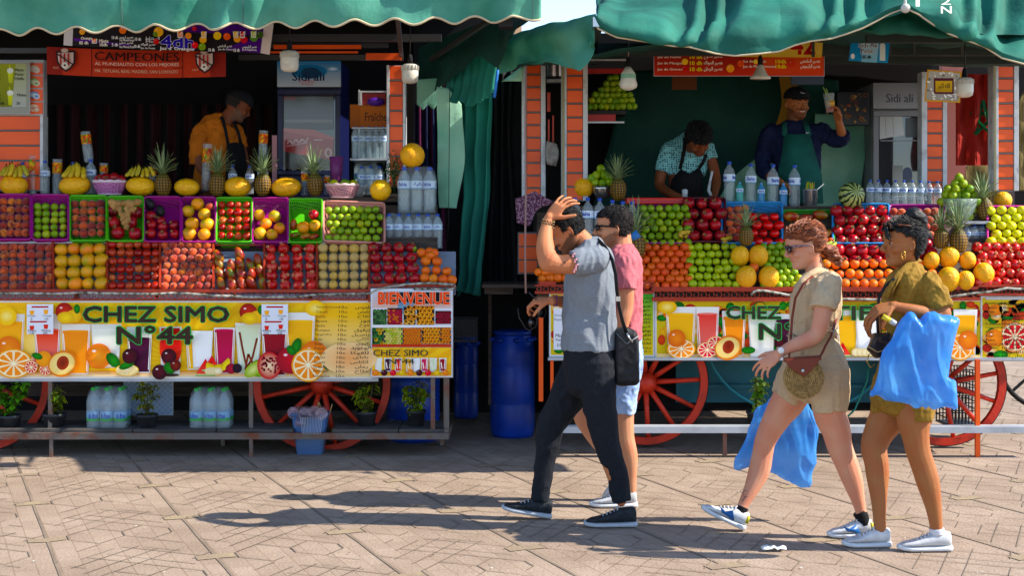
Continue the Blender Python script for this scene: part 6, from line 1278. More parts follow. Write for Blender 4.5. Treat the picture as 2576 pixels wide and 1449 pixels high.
# blue grey laundry basket with rubbish
r_ = thing('waste_basket', W(781, 1148, 10.05), 'blue grey plastic basket full of used cups behind the rail', 'basket'); Yb = 10.12
b = MB(); c = W(781, 1148, Yb); k = PX(Yb); H = 108 * k; n = 4
def sq(r, z, e=.0):
    out = []
    for sx, sy in ((1, -1), (1, 1), (-1, 1), (-1, -1)): out.append(c + Vector((sx * r, sy * r * .75, z)))
    return out
def rsq(r, z, m=4):
    P = sq(r, z); out = []
    for i in range(4):
        p, a0, a1 = P[i], P[i - 1], P[(i + 1) % 4]; d0 = (a0 - p).normalized() * r * .2; d1 = (a1 - p).normalized() * r * .2; out += [p + d0, p + (d0 + d1) * .3, p + d1]
    return out
b.rings([rsq(30 * k, 0), rsq(31 * k, 3 * k), rsq(43 * k, H * .97)], False); b.add(rsq(30 * k, .001), [tuple(range(12))])
solid(b.build('basket_body', mat('basket_bluegrey', '44628c', .4), r_), .004)
b = MB(); b.tube(rsq(46 * k, H), .008, 6, closed=True); b.build('rim', mat('basket_bluegrey', '44628c', .4), r_)
b = MB()
for i in range(14): u = 757 + i * 4; q = (i - 6.5) / 7; b.bar(W(781 + (u - 781) * .86, 1092, Yb - .068 * 3 - .012), W(781 + (u - 781) * 1.05, 1050, Yb - .068 * 3 - .05), .003)
b.build('slots', mat('slot_pale', 'a8b0c0', .5), r_)
rnd = random.Random(3)
b = MB()
for i in range(7): b.M = Matrix.Translation(W(750 + i * 10, 1036 + rnd.uniform(-8, 5), Yb + rnd.uniform(-.08, .08))) @ Matrix.Rotation(rnd.uniform(0, 3), 4, 'Y') @ Matrix.Rotation(rnd.uniform(0, 3), 4, 'X'); b.lathe([(.03, 0), (.042, .1), (.045, .1)], n=14); b.M = None
b.build('used_cups', mat('clear_cup', 'c8a8b0', .2, alpha=.4), r_)
b = MB()
for i in range(7): u = 732 + i * 16; b.tube([W(u, 1045, Yb), W(u + rnd.uniform(-12, 8), 1018 + rnd.uniform(-8, 8), Yb)], .004, 5)
b.build('used_straws', mat('straw_wood', 'b08850', .6), r_)
# barrels
def barrel(u, vt, vb, w, Y, lab):
    c = W(u, vb, Y); k = PX(Y); r = w * k / 2; H = (vb - vt) * k; c.z = max(c.z, 0)
    root = thing('plastic_barrel', c, lab, 'barrel'); b = MB()
    b.lathe([(.01, 0), (r * .9, 0), (r * .96, H * .04), (r, H * .12), (r, H * .3), (r * .985, H * .31), (r * .985, H * .33), (r, H * .34), (r, H * .66), (r * .985, H * .67), (r * .985, H * .69), (r, H * .7), (r, H * .84), (r * .95, H * .92), (r * .8, H * .97), (r * .8, H), (.01, H)], c, 40)
    b.build('barrel_body', mat('barrel_blue', '0c3ca8', .38, col2='0a2f80', nscale=5, bump=.1), root)
    b = MB(); b.lathe([(r * .82, H * .985), (r * .86, H * .99), (r * .86, H * 1.02), (r * .7, H * 1.03), (.01, H * 1.03)], c, 40)
    for a in range(8): b.ball(c + Vector((r * .93 * math.cos(a * .785 + .2), r * .93 * math.sin(a * .785 + .2), H * .94)), (.03, .03, .02), 8, 6)
    b.build('barrel_lid', mat('barrel_blue', '0a2f86', .38), root)
barrel(1289, 838, 1097, 112, 10.95, 'large blue plastic barrel under the workbench between the stalls'); barrel(1040, 940, 1118, 132, 10.75, 'blue plastic barrel behind the right potted coleus'); barrel(1172, 852, 1050, 62, 11.6, 'dark blue barrel in the shade of the alley')
# alley things
b = MB(); b.box((W(1213, 0, 10.6).x, 10.5, W(0, 716, 10.5).z - .025), (W(1352, 0, 10.6).x, 11.1, W(0, 716, 10.5).z)); b.boxpx(1228, 722, 1236, 1020, 10.9, .04); b.boxpx(1218, 722, 1290, 740, 10.55, .03)
b.build('workbench', M_wood, label='rough dark wooden workbench between the two stalls', cat='workbench', origin='base')
def crate(u0, v0, u1, v1, Y, col, lab, nx=9, ny=4, d=.3):
    r_ = thing('plastic_crate', W((u0 + u1) / 2, v1, Y), lab, 'crate'); b = MB(); a = W(u0, v1, Y); c = W(u1, v0, Y); nx2 = nx
    for i in range(nx + 1): x = a.x + (c.x - a.x) * i / nx; b.box((x - .004, Y, a.z), (x + .004, Y + .008, c.z)); b.box((x - .004, Y + d, a.z), (x + .004, Y + d + .008, c.z))
    for j in range(ny + 1):
        z = a.z + (c.z - a.z) * j / ny; b.box((a.x, Y - .003, z - .004), (c.x, Y - .0005, z + .004)); b.box((a.x, Y + d + .009, z - .004), (c.x, Y + d + .012, z + .004)); b.box((a.x - .009, Y, z - .004), (a.x - .0045, Y + d, z + .004)); b.box((c.x + .0045, Y, z - .004), (c.x + .009, Y + d, z + .004))
    b.build('crate_grid', mat('crate_' + col, col, .5), r_); b = MB(); b.box((a.x + .005, Y + .01, a.z), (c.x - .005, Y + d - .01, a.z + .01)); b.build('crate_floor', mat('crate_' + col, col, .5), r_)
crate(1140, 805, 1197, 860, 11.5, '5a5a58', 'grey mesh crate standing on the dark blue barrel'); crate(2392, 930, 2462, 990, 10.7, '3c3e40', 'dark grey crate behind the right wheel, upper of two'); crate(2385, 995, 2462, 1072, 10.65, '16171a', 'black crate behind the right wheel, lower of two')
cloth('checked_cloth', [[(1296, 500, 10.55), (1322, 490, 10.5), (1345, 480, 10.5), (1385, 505, 10.5)], [(1298, 530, 10.52), (1325, 525, 10.5), (1350, 500, 10.5), (1388, 512, 10.5)], [(1300, 560, 10.5), (1330, 570, 10.48), (1340, 545, 10.5), (1345, 520, 10.52)]], mat('cloth_purple_check', '4a2038', .9, col2='8a6a7c', nscale=90, ndetail=1, lo=.5, hi=.56), 'purple checked cloth hanging over the edge of the dark shelf', amp=.012, cat='cloth')
b = MB(); b.boxpx(1338, 503, 1420, 511, 10.6, .3); b.boxpx(1342, 512, 1412, 590, 10.75, .1); b.build('dark_shelf', mat('shelf_black', '100f0f', .6), label='black shelf beside the left orange pillar of the right stall', cat='shelf', origin='base')
b = MB(); P_ = MB(); b.boxpx(1302, 584, 1400, 690, 10.72, .04)
for k in range(3): P_.boxpx(1305, 588 + k * 34, 1360, 618 + k * 34, 10.7, .019); P_.boxpx(1366, 588 + k * 34, 1398, 618 + k * 34, 10.7, .019)
r_ = thing('panelled_cabinet', W(1350, 690, 10.72), 'orange panelled side cabinet below the black shelf', 'cabinet'); b.build('cabinet_frame', M_joinb, r_); P_.build('orange_panels', M_orange, r_)
b = MB(); b.lathe([(.01, 0), (.07, 0), (.08, .02), (.08, .13), (.09, .14), (.085, .14)], W(1395, 198, 11.2), 20); b.build('steel_pot', M_steel, label='steel pot on the shelf between the two orange pillars', cat='pot', origin='base')
cloth('gloves', [[(1375, 355, 10.95), (1400, 362, 10.95)], [(1372, 385, 10.93), (1405, 388, 10.93)], [(1376, 412, 10.95), (1398, 418, 10.95)]], mat('rag_grey', '8a8480', .9), 'grey rag hanging between the two orange pillars', amp=.06, fs=12, cat='rag', nu=16, nv=16)
b = MB(); b.boxpx(1376, 232, 1384, 280, 10.98, .02); b.boxpx(1378, 300, 1382, 360, 10.98, .02); b.boxpx(1389, 290, 1393, 372, 10.98, .02); b.build('hanging_tools', M_redfr, label='red handled tools hanging between the orange pillars', cat='tool', origin='base')
# torn straw screen at far right and stall posts behind
cloth('straw_screen', [[(2430, 415, 11.4), (2500, 415, 11.4)], [(2425, 460, 11.35), (2505, 460, 11.35)], [(2430, 525, 11.4), (2505, 525, 11.4)]], mat('sacking', '8a7848', .9, col2='50431f', nscale=14, stretch=(6, 1, .6)), 'torn straw coloured sacking under the red flag', amp=.05, cat='sacking')
cloth('sack_strip', [[(2562, 250, 11.6), (2620, 150, 11.6)], [(2550, 400, 11.6), (2640, 300, 11.6)], [(2558, 480, 11.6), (2660, 480, 11.6)]], mat('sacking', '8a7848', .9), 'pale sacking hanging behind the far right pillar', amp=.06, cat='sacking')
b = MB(); b.boxpx(2370, 150, 2430, 520, 12.6, .1); b.build('pink_post', mat('pink_render', 'a8645a', .8), label='pink painted post behind the red flag', cat='post', origin='base')
b = MB(); b.boxpx(2560, 380, 2700, 470, 13.5, .3); b.boxpx(2560, 470, 2700, 700, 13.3, .6); b.build('brown_cart', mat('cart_brown', '5a2418', .6, col2='3a1810', nscale=3), label='reddish brown cart standing behind the right stall', cat='cart', origin='base')
b = MB(); b.box((W(2440, 0, 11.6).x, 11.7, 0), (W(2700, 0, 11.6).x, 11.72, .3)) if 0 else None
# black bicycle-like wheel arc at far right
b = MB(); b.tube([W(2640 + 130 * math.cos(R(t)), 900 + 130 * math.sin(R(t)), 11.4) for t in range(80, 221, 8)], .02, 8); b.bar(W(2640, 900, 11.4), W(2545, 985, 11.4), .02); b.build('cart_wheel', M_tyre, label='black cart wheel rim behind the right edge of the stall', cat='wheel', origin='base')
litter(2445, 1000, .12, 'crumpled plastic on the ground behind the right wheel', 3, 'a8b0bc')
# hose of right stall
rope([W(u, v, 9.95) for u, v in ((1888, 742), (1895, 735), (1905, 731), (1925, 732), (1960, 738), (2010, 748), (2060, 752), (2330, 755), (2400, 745), (2450, 738), (2500, 733), (2530, 725), (2575, 728), (2640, 730))], .009, M_hose, 'hose', 'white hose hanging along the front rail of the right stall', 'hose')
rope([W(2185, 900, 10.4), W(2180, 960, 10.4), W(2150, 1030, 10.4), W(2120, 1060, 10.4)], .007, mat('green_hose', '1c7a6a', .5), 'green_hose', 'thin green hose drooping under the right stall', 'hose')
b = MB(); rnd = random.Random(77)
for i in range(110):
    v = rnd.uniform(1165, 1449); u = rnd.uniform(-20, 2600); Y = YG(v); c = W(u, v, Y); s_ = rnd.uniform(.003, .011); a = rnd.uniform(0, 6.28); b.mi = rnd.choice((0, 0, 1, 2))
    b.add([c + Vector((s_ * math.cos(a + k) * rnd.uniform(.5, 1), s_ * math.sin(a + k) * rnd.uniform(.5, 1), .006 + .004 * rnd.random())) for k in (0, 1.3, 2.7, 4, 5.2)], [(0, 1, 2, 3, 4)])
b.build('ground_debris', [mat('debris_pale', 'b8b4aa', .8), mat('debris_brown', '4a3420', .8), mat('debris_dark', '241e18', .8)], kind='stuff')
# ------------------------------------------------------------ people
def crs(nodes, k=4):
    out = []; K = len(nodes)
    for i in range(K - 1):
        p0, p1, p2, p3 = nodes[max(i - 1, 0)], nodes[i], nodes[i + 1], nodes[min(i + 2, K - 1)]
        for j in range(k):
            t = j / k; out.append(tuple(.5 * (2 * b + (c - a) * t + (2 * a - 5 * b + 4 * c - d) * t * t + (-a + 3 * b - 3 * c + d) * t ** 3) for a, b, c, d in zip(p0, p1, p2, p3)))
    out.append(tuple(nodes[-1])); return out
def limb3(mb, P, n=14, k=4, ends=(1, 1), pw=1.0):
    """P: (x,y,z,a,b) in metres; a = half thickness in the picture plane, b = across it"""
    Q = crs(P, k); rg = []; C = [Vector(q[:3]) for q in Q]
    for i, q in enumerate(Q):
        T = (C[min(i + 1, len(C) - 1)] - C[max(i - 1, 0)]).normalized(); s = Vector((0, 1, 0)) - T * T.y
        s = s.normalized() if s.length > .25 else (Vector((1, 0, 0)) - T * T.x).normalized()
        w = s.cross(T); a, b = q[3], q[4]; rg.append((C[i], w, s, a, b, T))
    def ring(c, w, s, a, b):
        o = []
        for j in range(n):
            t = 2 * math.pi * j / n; x, y = math.cos(t), math.sin(t); x = math.copysign(abs(x) ** pw, x); y = math.copysign(abs(y) ** pw, y); o.append(c + w * a * x + s * b * y)
        return o
    R_ = [ring(*r_[:5]) for r_ in rg]
    c, w, s, a, b, T = rg[0]; m = min(a, b)
    if ends[0]: R_ = [ring(c - T * m * .95 * ends[0], w, s, a * .35, b * .35), ring(c - T * m * .6 * ends[0], w, s, a * .8, b * .8)] + R_
    c, w, s, a, b, T = rg[-1]; m = min(a, b)
    if ends[1]: R_ += [ring(c + T * m * .6 * ends[1], w, s, a * .8, b * .8), ring(c + T * m * .95 * ends[1], w, s, a * .35, b * .35)]
    mb.rings(R_)
class Fig:
    def __init__(s, Y, label, base): s.Y = Y; s.k = PX(Y); s.root = thing('person', base, label, 'person')
    def p(s, u, v, dy=0): return W(u, v, s.Y + dy)
    def L(s, mb, nodes, **k): limb3(mb, [(*s.p(q[0], q[1], q[2]), q[3] * s.k, q[4] * s.k) for q in nodes], **k)
    def uv(s, p): return U0 + p.x / s.k, V0 - (p.z - CAMH) / s.k
def blob(F_, name, mb, m, vox=.006, sm=3, wr=0, wf=14, wd=(1, 1, 1), col=None, parent=None, seed=0, fn=None, oc=.45):
    me = mb.mesh('t', [m] if not isinstance(m, list) else m); o = bpy.data.objects.new('t', me); COL.objects.link(o)
    md = o.modifiers.new('r', 'REMESH'); md.mode = 'VOXEL'; md.voxel_size = vox; md.use_smooth_shade = True
    if sm: s2 = o.modifiers.new('s', 'SMOOTH'); s2.iterations = sm; s2.factor = .5
    dg = bpy.context.evaluated_depsgraph_get(); e = bpy.data.meshes.new_from_object(o.evaluated_get(dg)); bpy.data.objects.remove(o); bpy.data.meshes.remove(me)
    off = wpos(parent or F_.root); N_ = len(e.vertices); sd_ = Vector((seed * 3.1, seed, 0)); cols = []
    ns = [v.normal.copy() for v in e.vertices]
    for i, v in enumerate(e.vertices):
        p = v.co.copy(); q = Vector((p.x * wd[0], p.y * wd[1], p.z * wd[2])) * wf + sd_
        if wr:
            a = noise.noise(q + Vector((noise.noise(q * .5) * 1.5, 0, 0))); p += ns[i] * wr * ((1 - abs(a) * 2.2) - .5 + oc * (.55 - 2.4 * abs(noise.noise(q * 2.6 + Vector((9, a, 2))))))
        if fn: p = fn(p, ns[i])
        if col: cols.append(col(*F_.uv(v.co), v.co.y - F_.Y, v.co, ns[i]))
        v.co = p - off
    if col: ca = e.color_attributes.new('Col', 'FLOAT_COLOR', 'POINT'); ca.data.foreach_set('color', [x for c in cols for x in (*c, 1)])
    e.polygons.foreach_set('use_smooth', [True] * len(e.polygons))
    e.materials.clear(); e.materials.append(m); e.update(); e.name = name
    o = bpy.data.objects.new(name, e); o.parent = parent or F_.root; COL.objects.link(o); return o
HT = [(0, .29, .04, .10), (.03, .36, .0, .16), (.10, .385, -.08, .21), (.17, .355, -.2, .26), (.24, .375, -.28, .285), (.32, .37, -.33, .305), (.42, .385, -.38, .325), (.50, .375, -.41, .333), (.57, .415, -.43, .338), (.68, .415, -.44, .34), (.80, .36, -.41, .32), (.90, .26, -.33, .25), (.965, .13, -.2, .15), (1.0, .0, -.06, .05)]
class Head:
    def __init__(s, c, fwd, up, H):
        s.f = Vector(fwd).normalized(); u = Vector(up); s.u = (u - s.f * u.dot(s.f)).normalized(); s.s = s.f.cross(s.u); s.H = H; s.c = Vector(c) # c = between the ears
    def P(s, x, y, z): return s.c + (s.f * (x + .02) + s.s * y + s.u * (z - .45)) * s.H
    def loc(s, p): d = (p - s.c) / s.H; return d.dot(s.f) - .02, d.dot(s.s), d.dot(s.u) + .45
    def loft(s, mb, t=0, zs=None, n=26):
        rg = []
        for z, xf, xb, w in crs([tuple(map(float, q)) for q in HT], 2):
            if z > .5: z = z + t * (z - .5) * 2
            xc = (xf + xb) / 2 - .03; ring = []
            for j in range(n):
                a = 2 * math.pi * j / n; c, s_ = math.cos(a), math.sin(a); L = (xf - xc if c > 0 else xc - xb) + t
                e = .88 if c > 0 else 1; ring.append(s.P(xc + L * math.copysign(abs(c) ** e, c), (w + t) * math.copysign(abs(s_) ** .92, s_), z))
            rg.append(ring)
        mb.rings(rg)
    def tube(s, mb, pts, n=8): # (x,y,z,r)
        mb.tube([s.P(*p[:3]) for p in pts], [p[3] * s.H for p in pts], n)
    def ball(s, mb, x, y, z, r):
        M_ = Matrix((s.f, s.s, s.u)).transposed(); mb.ball(s.P(x, y, z), tuple(q * s.H for q in r), 14, 8, M_)
    def body(s, mb, nose=1.0, smile=False):
        s.loft(mb); s.tube(mb, [(.36, 0, .56, .035), (.43, 0, .46, .035), (.475 * nose, 0, .375, .05), (.42, 0, .34, .045), (.36, 0, .335, .03)])
        for q in (-1, 1):
            s.ball(mb, .42, q * .05, .35, (.05, .035, .03)); s.ball(mb, .36, q * .15, .585, (.05, .1, .028))
            s.ball(mb, .24, q * .19, .36, (.12, .1, .1))
            e = [(-.03 - .055 * math.cos(a) * 1.0, q * (.345 + .035 * math.cos(a)), .44 + .1 * math.sin(a), .018) for a in [R(k) for k in range(-100, 181, 28)]]
            s.tube(mb, e); s.ball(mb, -.03, q * .335, .42, (.045, .015, .075)); s.ball(mb, -.0, q * .34, .355, (.025, .018, .03))
        s.ball(mb, .365, 0, .25, (.04, .1, .022)); s.ball(mb, .355, 0, .212, (.042, .085, .024)); s.ball(mb, .33, 0, .09, (.06, .09, .06))
    def eyes(s, F_, open_=1):
        for q in (-1, 1):
            b = MB(); s.ball(b, .315, q * .14, .5, (.045, .055, .026 * open_)); b.build('eye', mat('eye_white', '9a9088', .3), F_.root)
            b = MB(); s.ball(b, .348, q * .138, .5, (.022, .032, .026 * open_)); b.build('iris', mat('iris_dark', '120a06', .2), F_.root)
    def brows(s, F_, col='120c08', r=.018):
        for q in (-1, 1): b = MB(); s.tube(b, [(.405, q * .05, .585, r * .7), (.4, q * .12, .605, r), (.34, q * .22, .59, r * .6)], 6); b.build('eyebrow', mat('hair_' + col, col, .8), F_.root)
    def hair(s, F_, keep, t, m, disp=.006, name='hair', seed=0, fl=(2600, .013, .9), flow=None):
        mb = MB(); s.loft(mb, t, n=60); o = mb.build('t', m, link=False); bm = bmesh.new(); bm.from_mesh(o.data); bmesh.ops.subdivide_edges(bm, edges=bm.edges, cuts=1, use_grid_fill=True)
        bmesh.ops.delete(bm, geom=[f for f in bm.faces if not keep(*s.loc(f.calc_center_median()))], context='FACES')
        bm.normal_update()
        for v in bm.verts:
            x, y, z = s.loc(v.co); v.co += v.normal * disp * noise.noise(Vector((x * 6, y * 9 + seed, z * 9)) * 2.2)
        bm.to_mesh(o.data); bm.free(); off = wpos(F_.root)
        for v in o.data.vertices: v.co -= off
        if name == 'hair' and fl:
            rn = random.Random(seed + 5); me = o.data; ps = [p for p in me.polygons]; V_ = [tuple(v.co) for v in me.vertices]; F2_ = [tuple(p.vertices) for p in ps]; fw = flow or (-s.f * 1.0 + s.u * .1)
            for i in range(fl[0]):
                p = ps[rn.randrange(len(ps))]; c = p.center + Vector((rn.gauss(0, .004), rn.gauss(0, .004), rn.gauss(0, .004))); n_ = p.normal; t = (fw - n_ * fw.dot(n_)); t = t.normalized() if t.length > .05 else n_.orthogonal()
                d = (n_ * fl[2] + t * (1.2 - fl[2]) + Vector((rn.gauss(0, 1), rn.gauss(0, 1), rn.gauss(0, 1))) * (.06 + .2 * fl[2])).normalized() * fl[1] * rn.uniform(.5, 1.3); w_ = d.cross(n_ + Vector((.01, .3, .02))).normalized() * .0011; k = len(V_)
                V_ += [tuple(c - w_), tuple(c + w_), tuple(c + d * .6 + n_ * .001 - w_ * .7), tuple(c + d * .6 + n_ * .001 + w_ * .7), tuple(c + d - n_ * .15 * fl[1])]; F2_ += [(k, k + 1, k + 3, k + 2), (k + 2, k + 3, k + 4)]
            mt = me.materials[0]; me2 = bpy.data.meshes.new(name); me2.from_pydata(V_, [], F2_); me2.materials.append(mt); me2.polygons.foreach_set('use_smooth', [True] * len(F2_)); me2.update(); o.data = me2
        o.name = name; o.parent = F_.root; COL.objects.link(o); solid(o, .004); bpy.context.view_layer.update(); return o
def hand(mb, w, d, n, k=1.0, curl=(.5, .6, .7, .8), thumb=(.7, .5), side=1, spread=.12, L=.085):
    """w wrist, d pointing direction, n palm side; side=+1 thumb towards d x n"""
    w = Vector(w); d = Vector(d).normalized(); n = Vector(n); n = (n - d * n.dot(d)).normalized(); s = d.cross(n) * side; L *= k; Wd = .04 * k
    rg = []
    for t, hw, th in ((-.25, .6, .55), (0, .66, .52), (.3, .95, .5), (.65, 1.05, .45), (1, 1.0, .38)):
        c = w + d * L * t; rg.append([c + s * Wd * hw * math.copysign(abs(math.cos(a)) ** .7, math.cos(a)) + n * Wd * .75 * th * math.sin(a) for a in [2 * math.pi * j / 14 for j in range(14)]])
    mb.rings(rg)
    for i in range(4):
        off = (1.5 - i) * Wd * .52; p = w + d * L * (1, 1.04, 1.0, .92)[i] + s * off; dd = (d + s * spread * (1.5 - i)).normalized(); lens = [q * k for q in ((.042, .026, .021), (.046, .029, .022), (.043, .027, .021), (.034, .021, .018))[i]]
        pts = [p - dd * .02 * k, p]; r0 = (.0088, .009, .0086, .0075)[i] * k; ang = 0
        for q in range(3):
            ang += curl[i] * (1, 1.1, .7)[q]; v = dd * math.cos(ang) + n * math.sin(ang); p = p + v * lens[q]; pts.append(p)
        mb.tube(pts, [r0, r0, r0 * .97, r0 * .9, r0 * .72], 8); mb.ball(pts[-1], r0 * .75, 8, 6)
    p = w + d * L * .25 + s * Wd * .6; v = (d * .7 + s * thumb[0] + n * .35).normalized(); p1 = p + v * .045 * k; v2 = (v + n * thumb[1] + d * .35).normalized(); p2 = p1 + v2 * .032 * k; p3 = p2 + (v2 + n * thumb[1] * .5).normalized() * .025 * k
    mb.tube([p - v * .01, p1, p2, p3], [.014 * k, .0115 * k, .0098 * k, .0078 * k], 8); mb.ball(p3, .008 * k, 8, 6)
def shoe(F_, heel, toe, w=.047, up=(0, 0, 1), m='white_leather', ms='sole_white', name='shoe', hi=.1, label=None, tongue=True, sole_t=.026, accent=None, wob=0):
    """heel, toe: world points on the sole line"""
    h = Vector(heel); t = Vector(toe); d = t - h; L = d.length; d.normalize(); u = Vector(up); u = (u - d * u.dot(d)).normalized(); s = d.cross(u)
    def prof(rows, b0, n=16):
        rg = []
        for q, bot, top, hw, c in rows:
            o = h + d * L * q + s * c * w; ring = []
            for j in range(n):
                a = 2 * math.pi * j / n; x = math.copysign(abs(math.cos(a)) ** .75, math.cos(a)); y = math.copysign(abs(math.sin(a)) ** .8, math.sin(a)); ring.append(o + s * x * hw * w + u * ((bot + top) / 2 + (top - bot) / 2 * y))
            rg.append(ring)
        return rg
    st = sole_t; b = MB()
    b.rings(prof([(.0, st, hi * .75, .35, 0), (.02, st, hi * .95, .6, 0), (.08, st, hi, .74, 0), (.2, st, hi * .96, .78, 0), (.33, st, hi * .92, .8, 0), (.45, st, hi * .8, .86, .02), (.6, st, hi * .62, .96, .05), (.75, st, hi * .5, 1.0, .08), (.88, st, hi * .43, .88, .08), (.96, st, hi * .34, .6, .06), (.99, st, hi * .24, .3, .05)], 0))
    S = b.build(name, m if not isinstance(m, str) else MATS[m], F_.root, label=label)
    b = MB(); b.rings(prof([(-.02, .004, st + .004, .5, 0), (.01, 0, st + .006, .76, 0), (.1, 0, st + .006, .84, 0), (.35, 0, st + .002, .82, 0), (.6, 0, st + .002, 1.0, .05), (.78, 0, st + .002, 1.07, .08), (.92, .003, st + .006, .9, .08), (.99, .008, st + .008, .6, .06), (1.02, .014, st + .004, .3, .05)], 0)); b.build('sole', MATS[ms] if isinstance(ms, str) else ms, S)
    b = MB()
    for q in range(5): x = .36 + q * .07; z = hi * (.93 - q * .085); b.tube([h + d * L * x + s * w * -.5 + u * (z - .006), h + d * L * (x + .01) + u * (z + .006), h + d * L * x + s * w * .5 + u * (z - .006)], .0035, 5)
    b.tube([h + d * L * .3 + u * hi * .98 + s * .01, h + d * L * .33 + u * hi * 1.1, h + d * L * .38 + u * hi * .85 - s * .03], .003, 5)
    b.build('laces', MATS[ms] if isinstance(ms, str) else ms, S)
    if accent: # side patch facing the camera
        for (pts, c_) in accent:
            b = MB(); q = []
            for x, z in pts: q.append(h + d * L * x + u * (st + z * hi) + Vector((0, -w * (.8 + .24 * math.sin(min(1, x) * 3)) - .004, 0)))
            b.add(q, [tuple(range(len(q)))]); solid(b.build('accent', mat('accent_' + c_, c_, .4), S), .006)
    return S
def skin(name, c, c2): return mat(name, c, .55, attr='Col', sss=.08, bump=.25, bscale=260, spec=.25)
def fabric(name, c, c2, ns=30, rough=.85, bs=90, **k): return mat(name, c, rough, col2=c2, nscale=ns, bump=.35, bscale=bs, spec=.2, **k)
mat('white_leather', 'c8c8c8', .5, col2='a8a8a8', nscale=12, bump=.2, bscale=30); mat('sole_white', 'c4c6c8', .55); mat('black_knit', '15181c', .7, col2='23272c', nscale=60, bump=.5, bscale=120); mat('sole_grey', 'a0a4aa', .5)
M_beltb = mat('strap_black', '0e0e10', .6); M_lens = mat('dark_lens', '0a0a0c', .08, spec=.8); M_gold = mat('gold', 'c08a3a', .25, metal=.9)
def mixc(a, b, t): t = max(0, min(1, t)); return tuple(x + (y - x) * t for x, y in zip(a, b))
def skincol(base, beard=None, hd=None, lips=None, stub=.8, red=None):
    B_ = lin(base); K = lin(beard) if beard else None; Lp = lin(lips or 'a05048')
    def f(u, v, y, p, n):
        c = mixc(B_, tuple(x * .82 for x in B_), .5 + noise.noise(p * 30)); c = mixc(B_, (B_[0], B_[1] * .8, B_[2] * .75), .5 + .9 * noise.noise(p * 14))
        if hd:
            x, yy, z = hd.loc(p)
            if x > .2 and .19 < z < .28 and abs(yy) < .1 and x > .3: c = mixc(c, Lp, .7)
            elif K and -.12 < x < .5 and z < .4 and z > -.06:
                lim = .36 - .12 * max(0, min(1, (x - .1) / .2)) + (.08 if x < .04 else 0)
                if z < lim or (.27 < z < .34 and x > .32): c = mixc(c, K, stub * min(1, (x + .14) * 8))
        return c
    return f
def glasses(F_, hd, frame, z=.5, x=.44, dz=0, name='sunglasses', sz=1, m2=None):
    b = MB()
    for q in (-1, 1):
        pts = []
        for a in range(0, 360, 30): pts.append(hd.P(x - .05 * abs(math.cos(R(a))) * (1 if math.cos(R(a)) * q > 0 else 0) * 1.2, q * (.145 + .115 * sz * math.cos(R(a)) * q * q), z + dz + .075 * sz * math.sin(R(a))))
        b.tube(pts, .016 * hd.H, 6, closed=True)
        b.tube([hd.P(x - .05, q * .26, z + .05 + dz), hd.P(.25, q * .345, z + .04 + dz), hd.P(0, q * .365, z + .01 + dz), hd.P(-.08, q * .36, z - .03 + dz)], [.026 * hd.H * sz, .024 * hd.H * sz, .016 * hd.H, .012 * hd.H], 6)
    b.tube([hd.P(x, -.04, z + .03 + dz), hd.P(x + .01, 0, z + .045 + dz), hd.P(x, .04, z + .03 + dz)], .014 * hd.H, 6)
    g = b.build(name, frame, F_.root); b = MB()
    for q in (-1, 1):
        pts = [hd.P(x - .005 - .05 * abs(math.cos(R(a))) * (1 if math.cos(R(a)) * q > 0 else 0), q * .145 + .11 * sz * math.cos(R(a)), z + dz + .07 * sz * math.sin(R(a))) for a in range(0, 360, 30)]; b.add(pts, [tuple(range(12))])
    solid(b.build('lens', M_lens, g), .002); return g
def ribbon(pts, w, m, name, parent, th=.004, nrm=(0, -1, 0)):
    b = MB(); g0 = []; g1 = []; pts = [Vector(p) for p in pts]
    for i, p in enumerate(pts):
        T = (pts[min(i + 1, len(pts) - 1)] - pts[max(i - 1, 0)]).normalized(); s = T.cross(Vector(nrm)).normalized() * w / 2; g0.append(p - s); g1.append(p + s)
    b.grid([g0, g1]); return solid(b.build(name, m, parent), th)
# ---- man in the grey t-shirt, hand on his head
F1 = Fig(7.72, 'man in grey t-shirt and black trousers walking left with one hand on his head', (W(1480, 0, 7.72).x, 7.72, 0))
hd = Head(F1.p(1430, 582), (-math.cos(R(33)), 0, -math.sin(R(33))), (-.5, 0, 1), .238)
b = MB(); hd.body(b)
F1.L(b, [(1446, 588, 0, 24, 25), (1466, 606, 0, 25, 28), (1486, 628, 0, 22, 30)])
F1.L(b, [(1482, 646, 0, 36, 56), (1482, 700, 0, 48, 58), (1480, 800, 0, 50, 54), (1482, 900, 0, 46, 52)])
F1.L(b, [(1486, 660, -.16, 20, 20), (1450, 663, -.2, 25, 23), (1405, 665, -.22, 23.5, 22), (1381, 656, -.23, 25, 22)]); F1.L(b, [(1380, 662, -.23, 25, 22), (1372, 630, -.2, 23.5, 21), (1371, 595, -.15, 19, 18), (1377, 560, -.11, 13.5, 14), (1381, 548, -.1, 13, 15)])
F1.L(b, [(1480, 652, .17, 28, 24), (1470, 705, .2, 22, 21), (1462, 748, .2, 20, 19)]); F1.L(b, [(1462, 750, .2, 20, 19), (1430, 760, .12, 18, 17), (1400, 757, .05, 13, 12), (1385, 757, .0, 12, 12)])
hand(b, F1.p(1381, 550, -.1), (.62, .1, .78), (.55, .75, -.35), 1.08, (.35, .4, .35, .25), (.9, .1), -1, .18)
hand(b, F1.p(1383, 757, .0), (-.95, 0, .0), (.0, .35, -.9), 1.0, (.7, .8, .9, 1.0), (.6, .6), 1, .05)
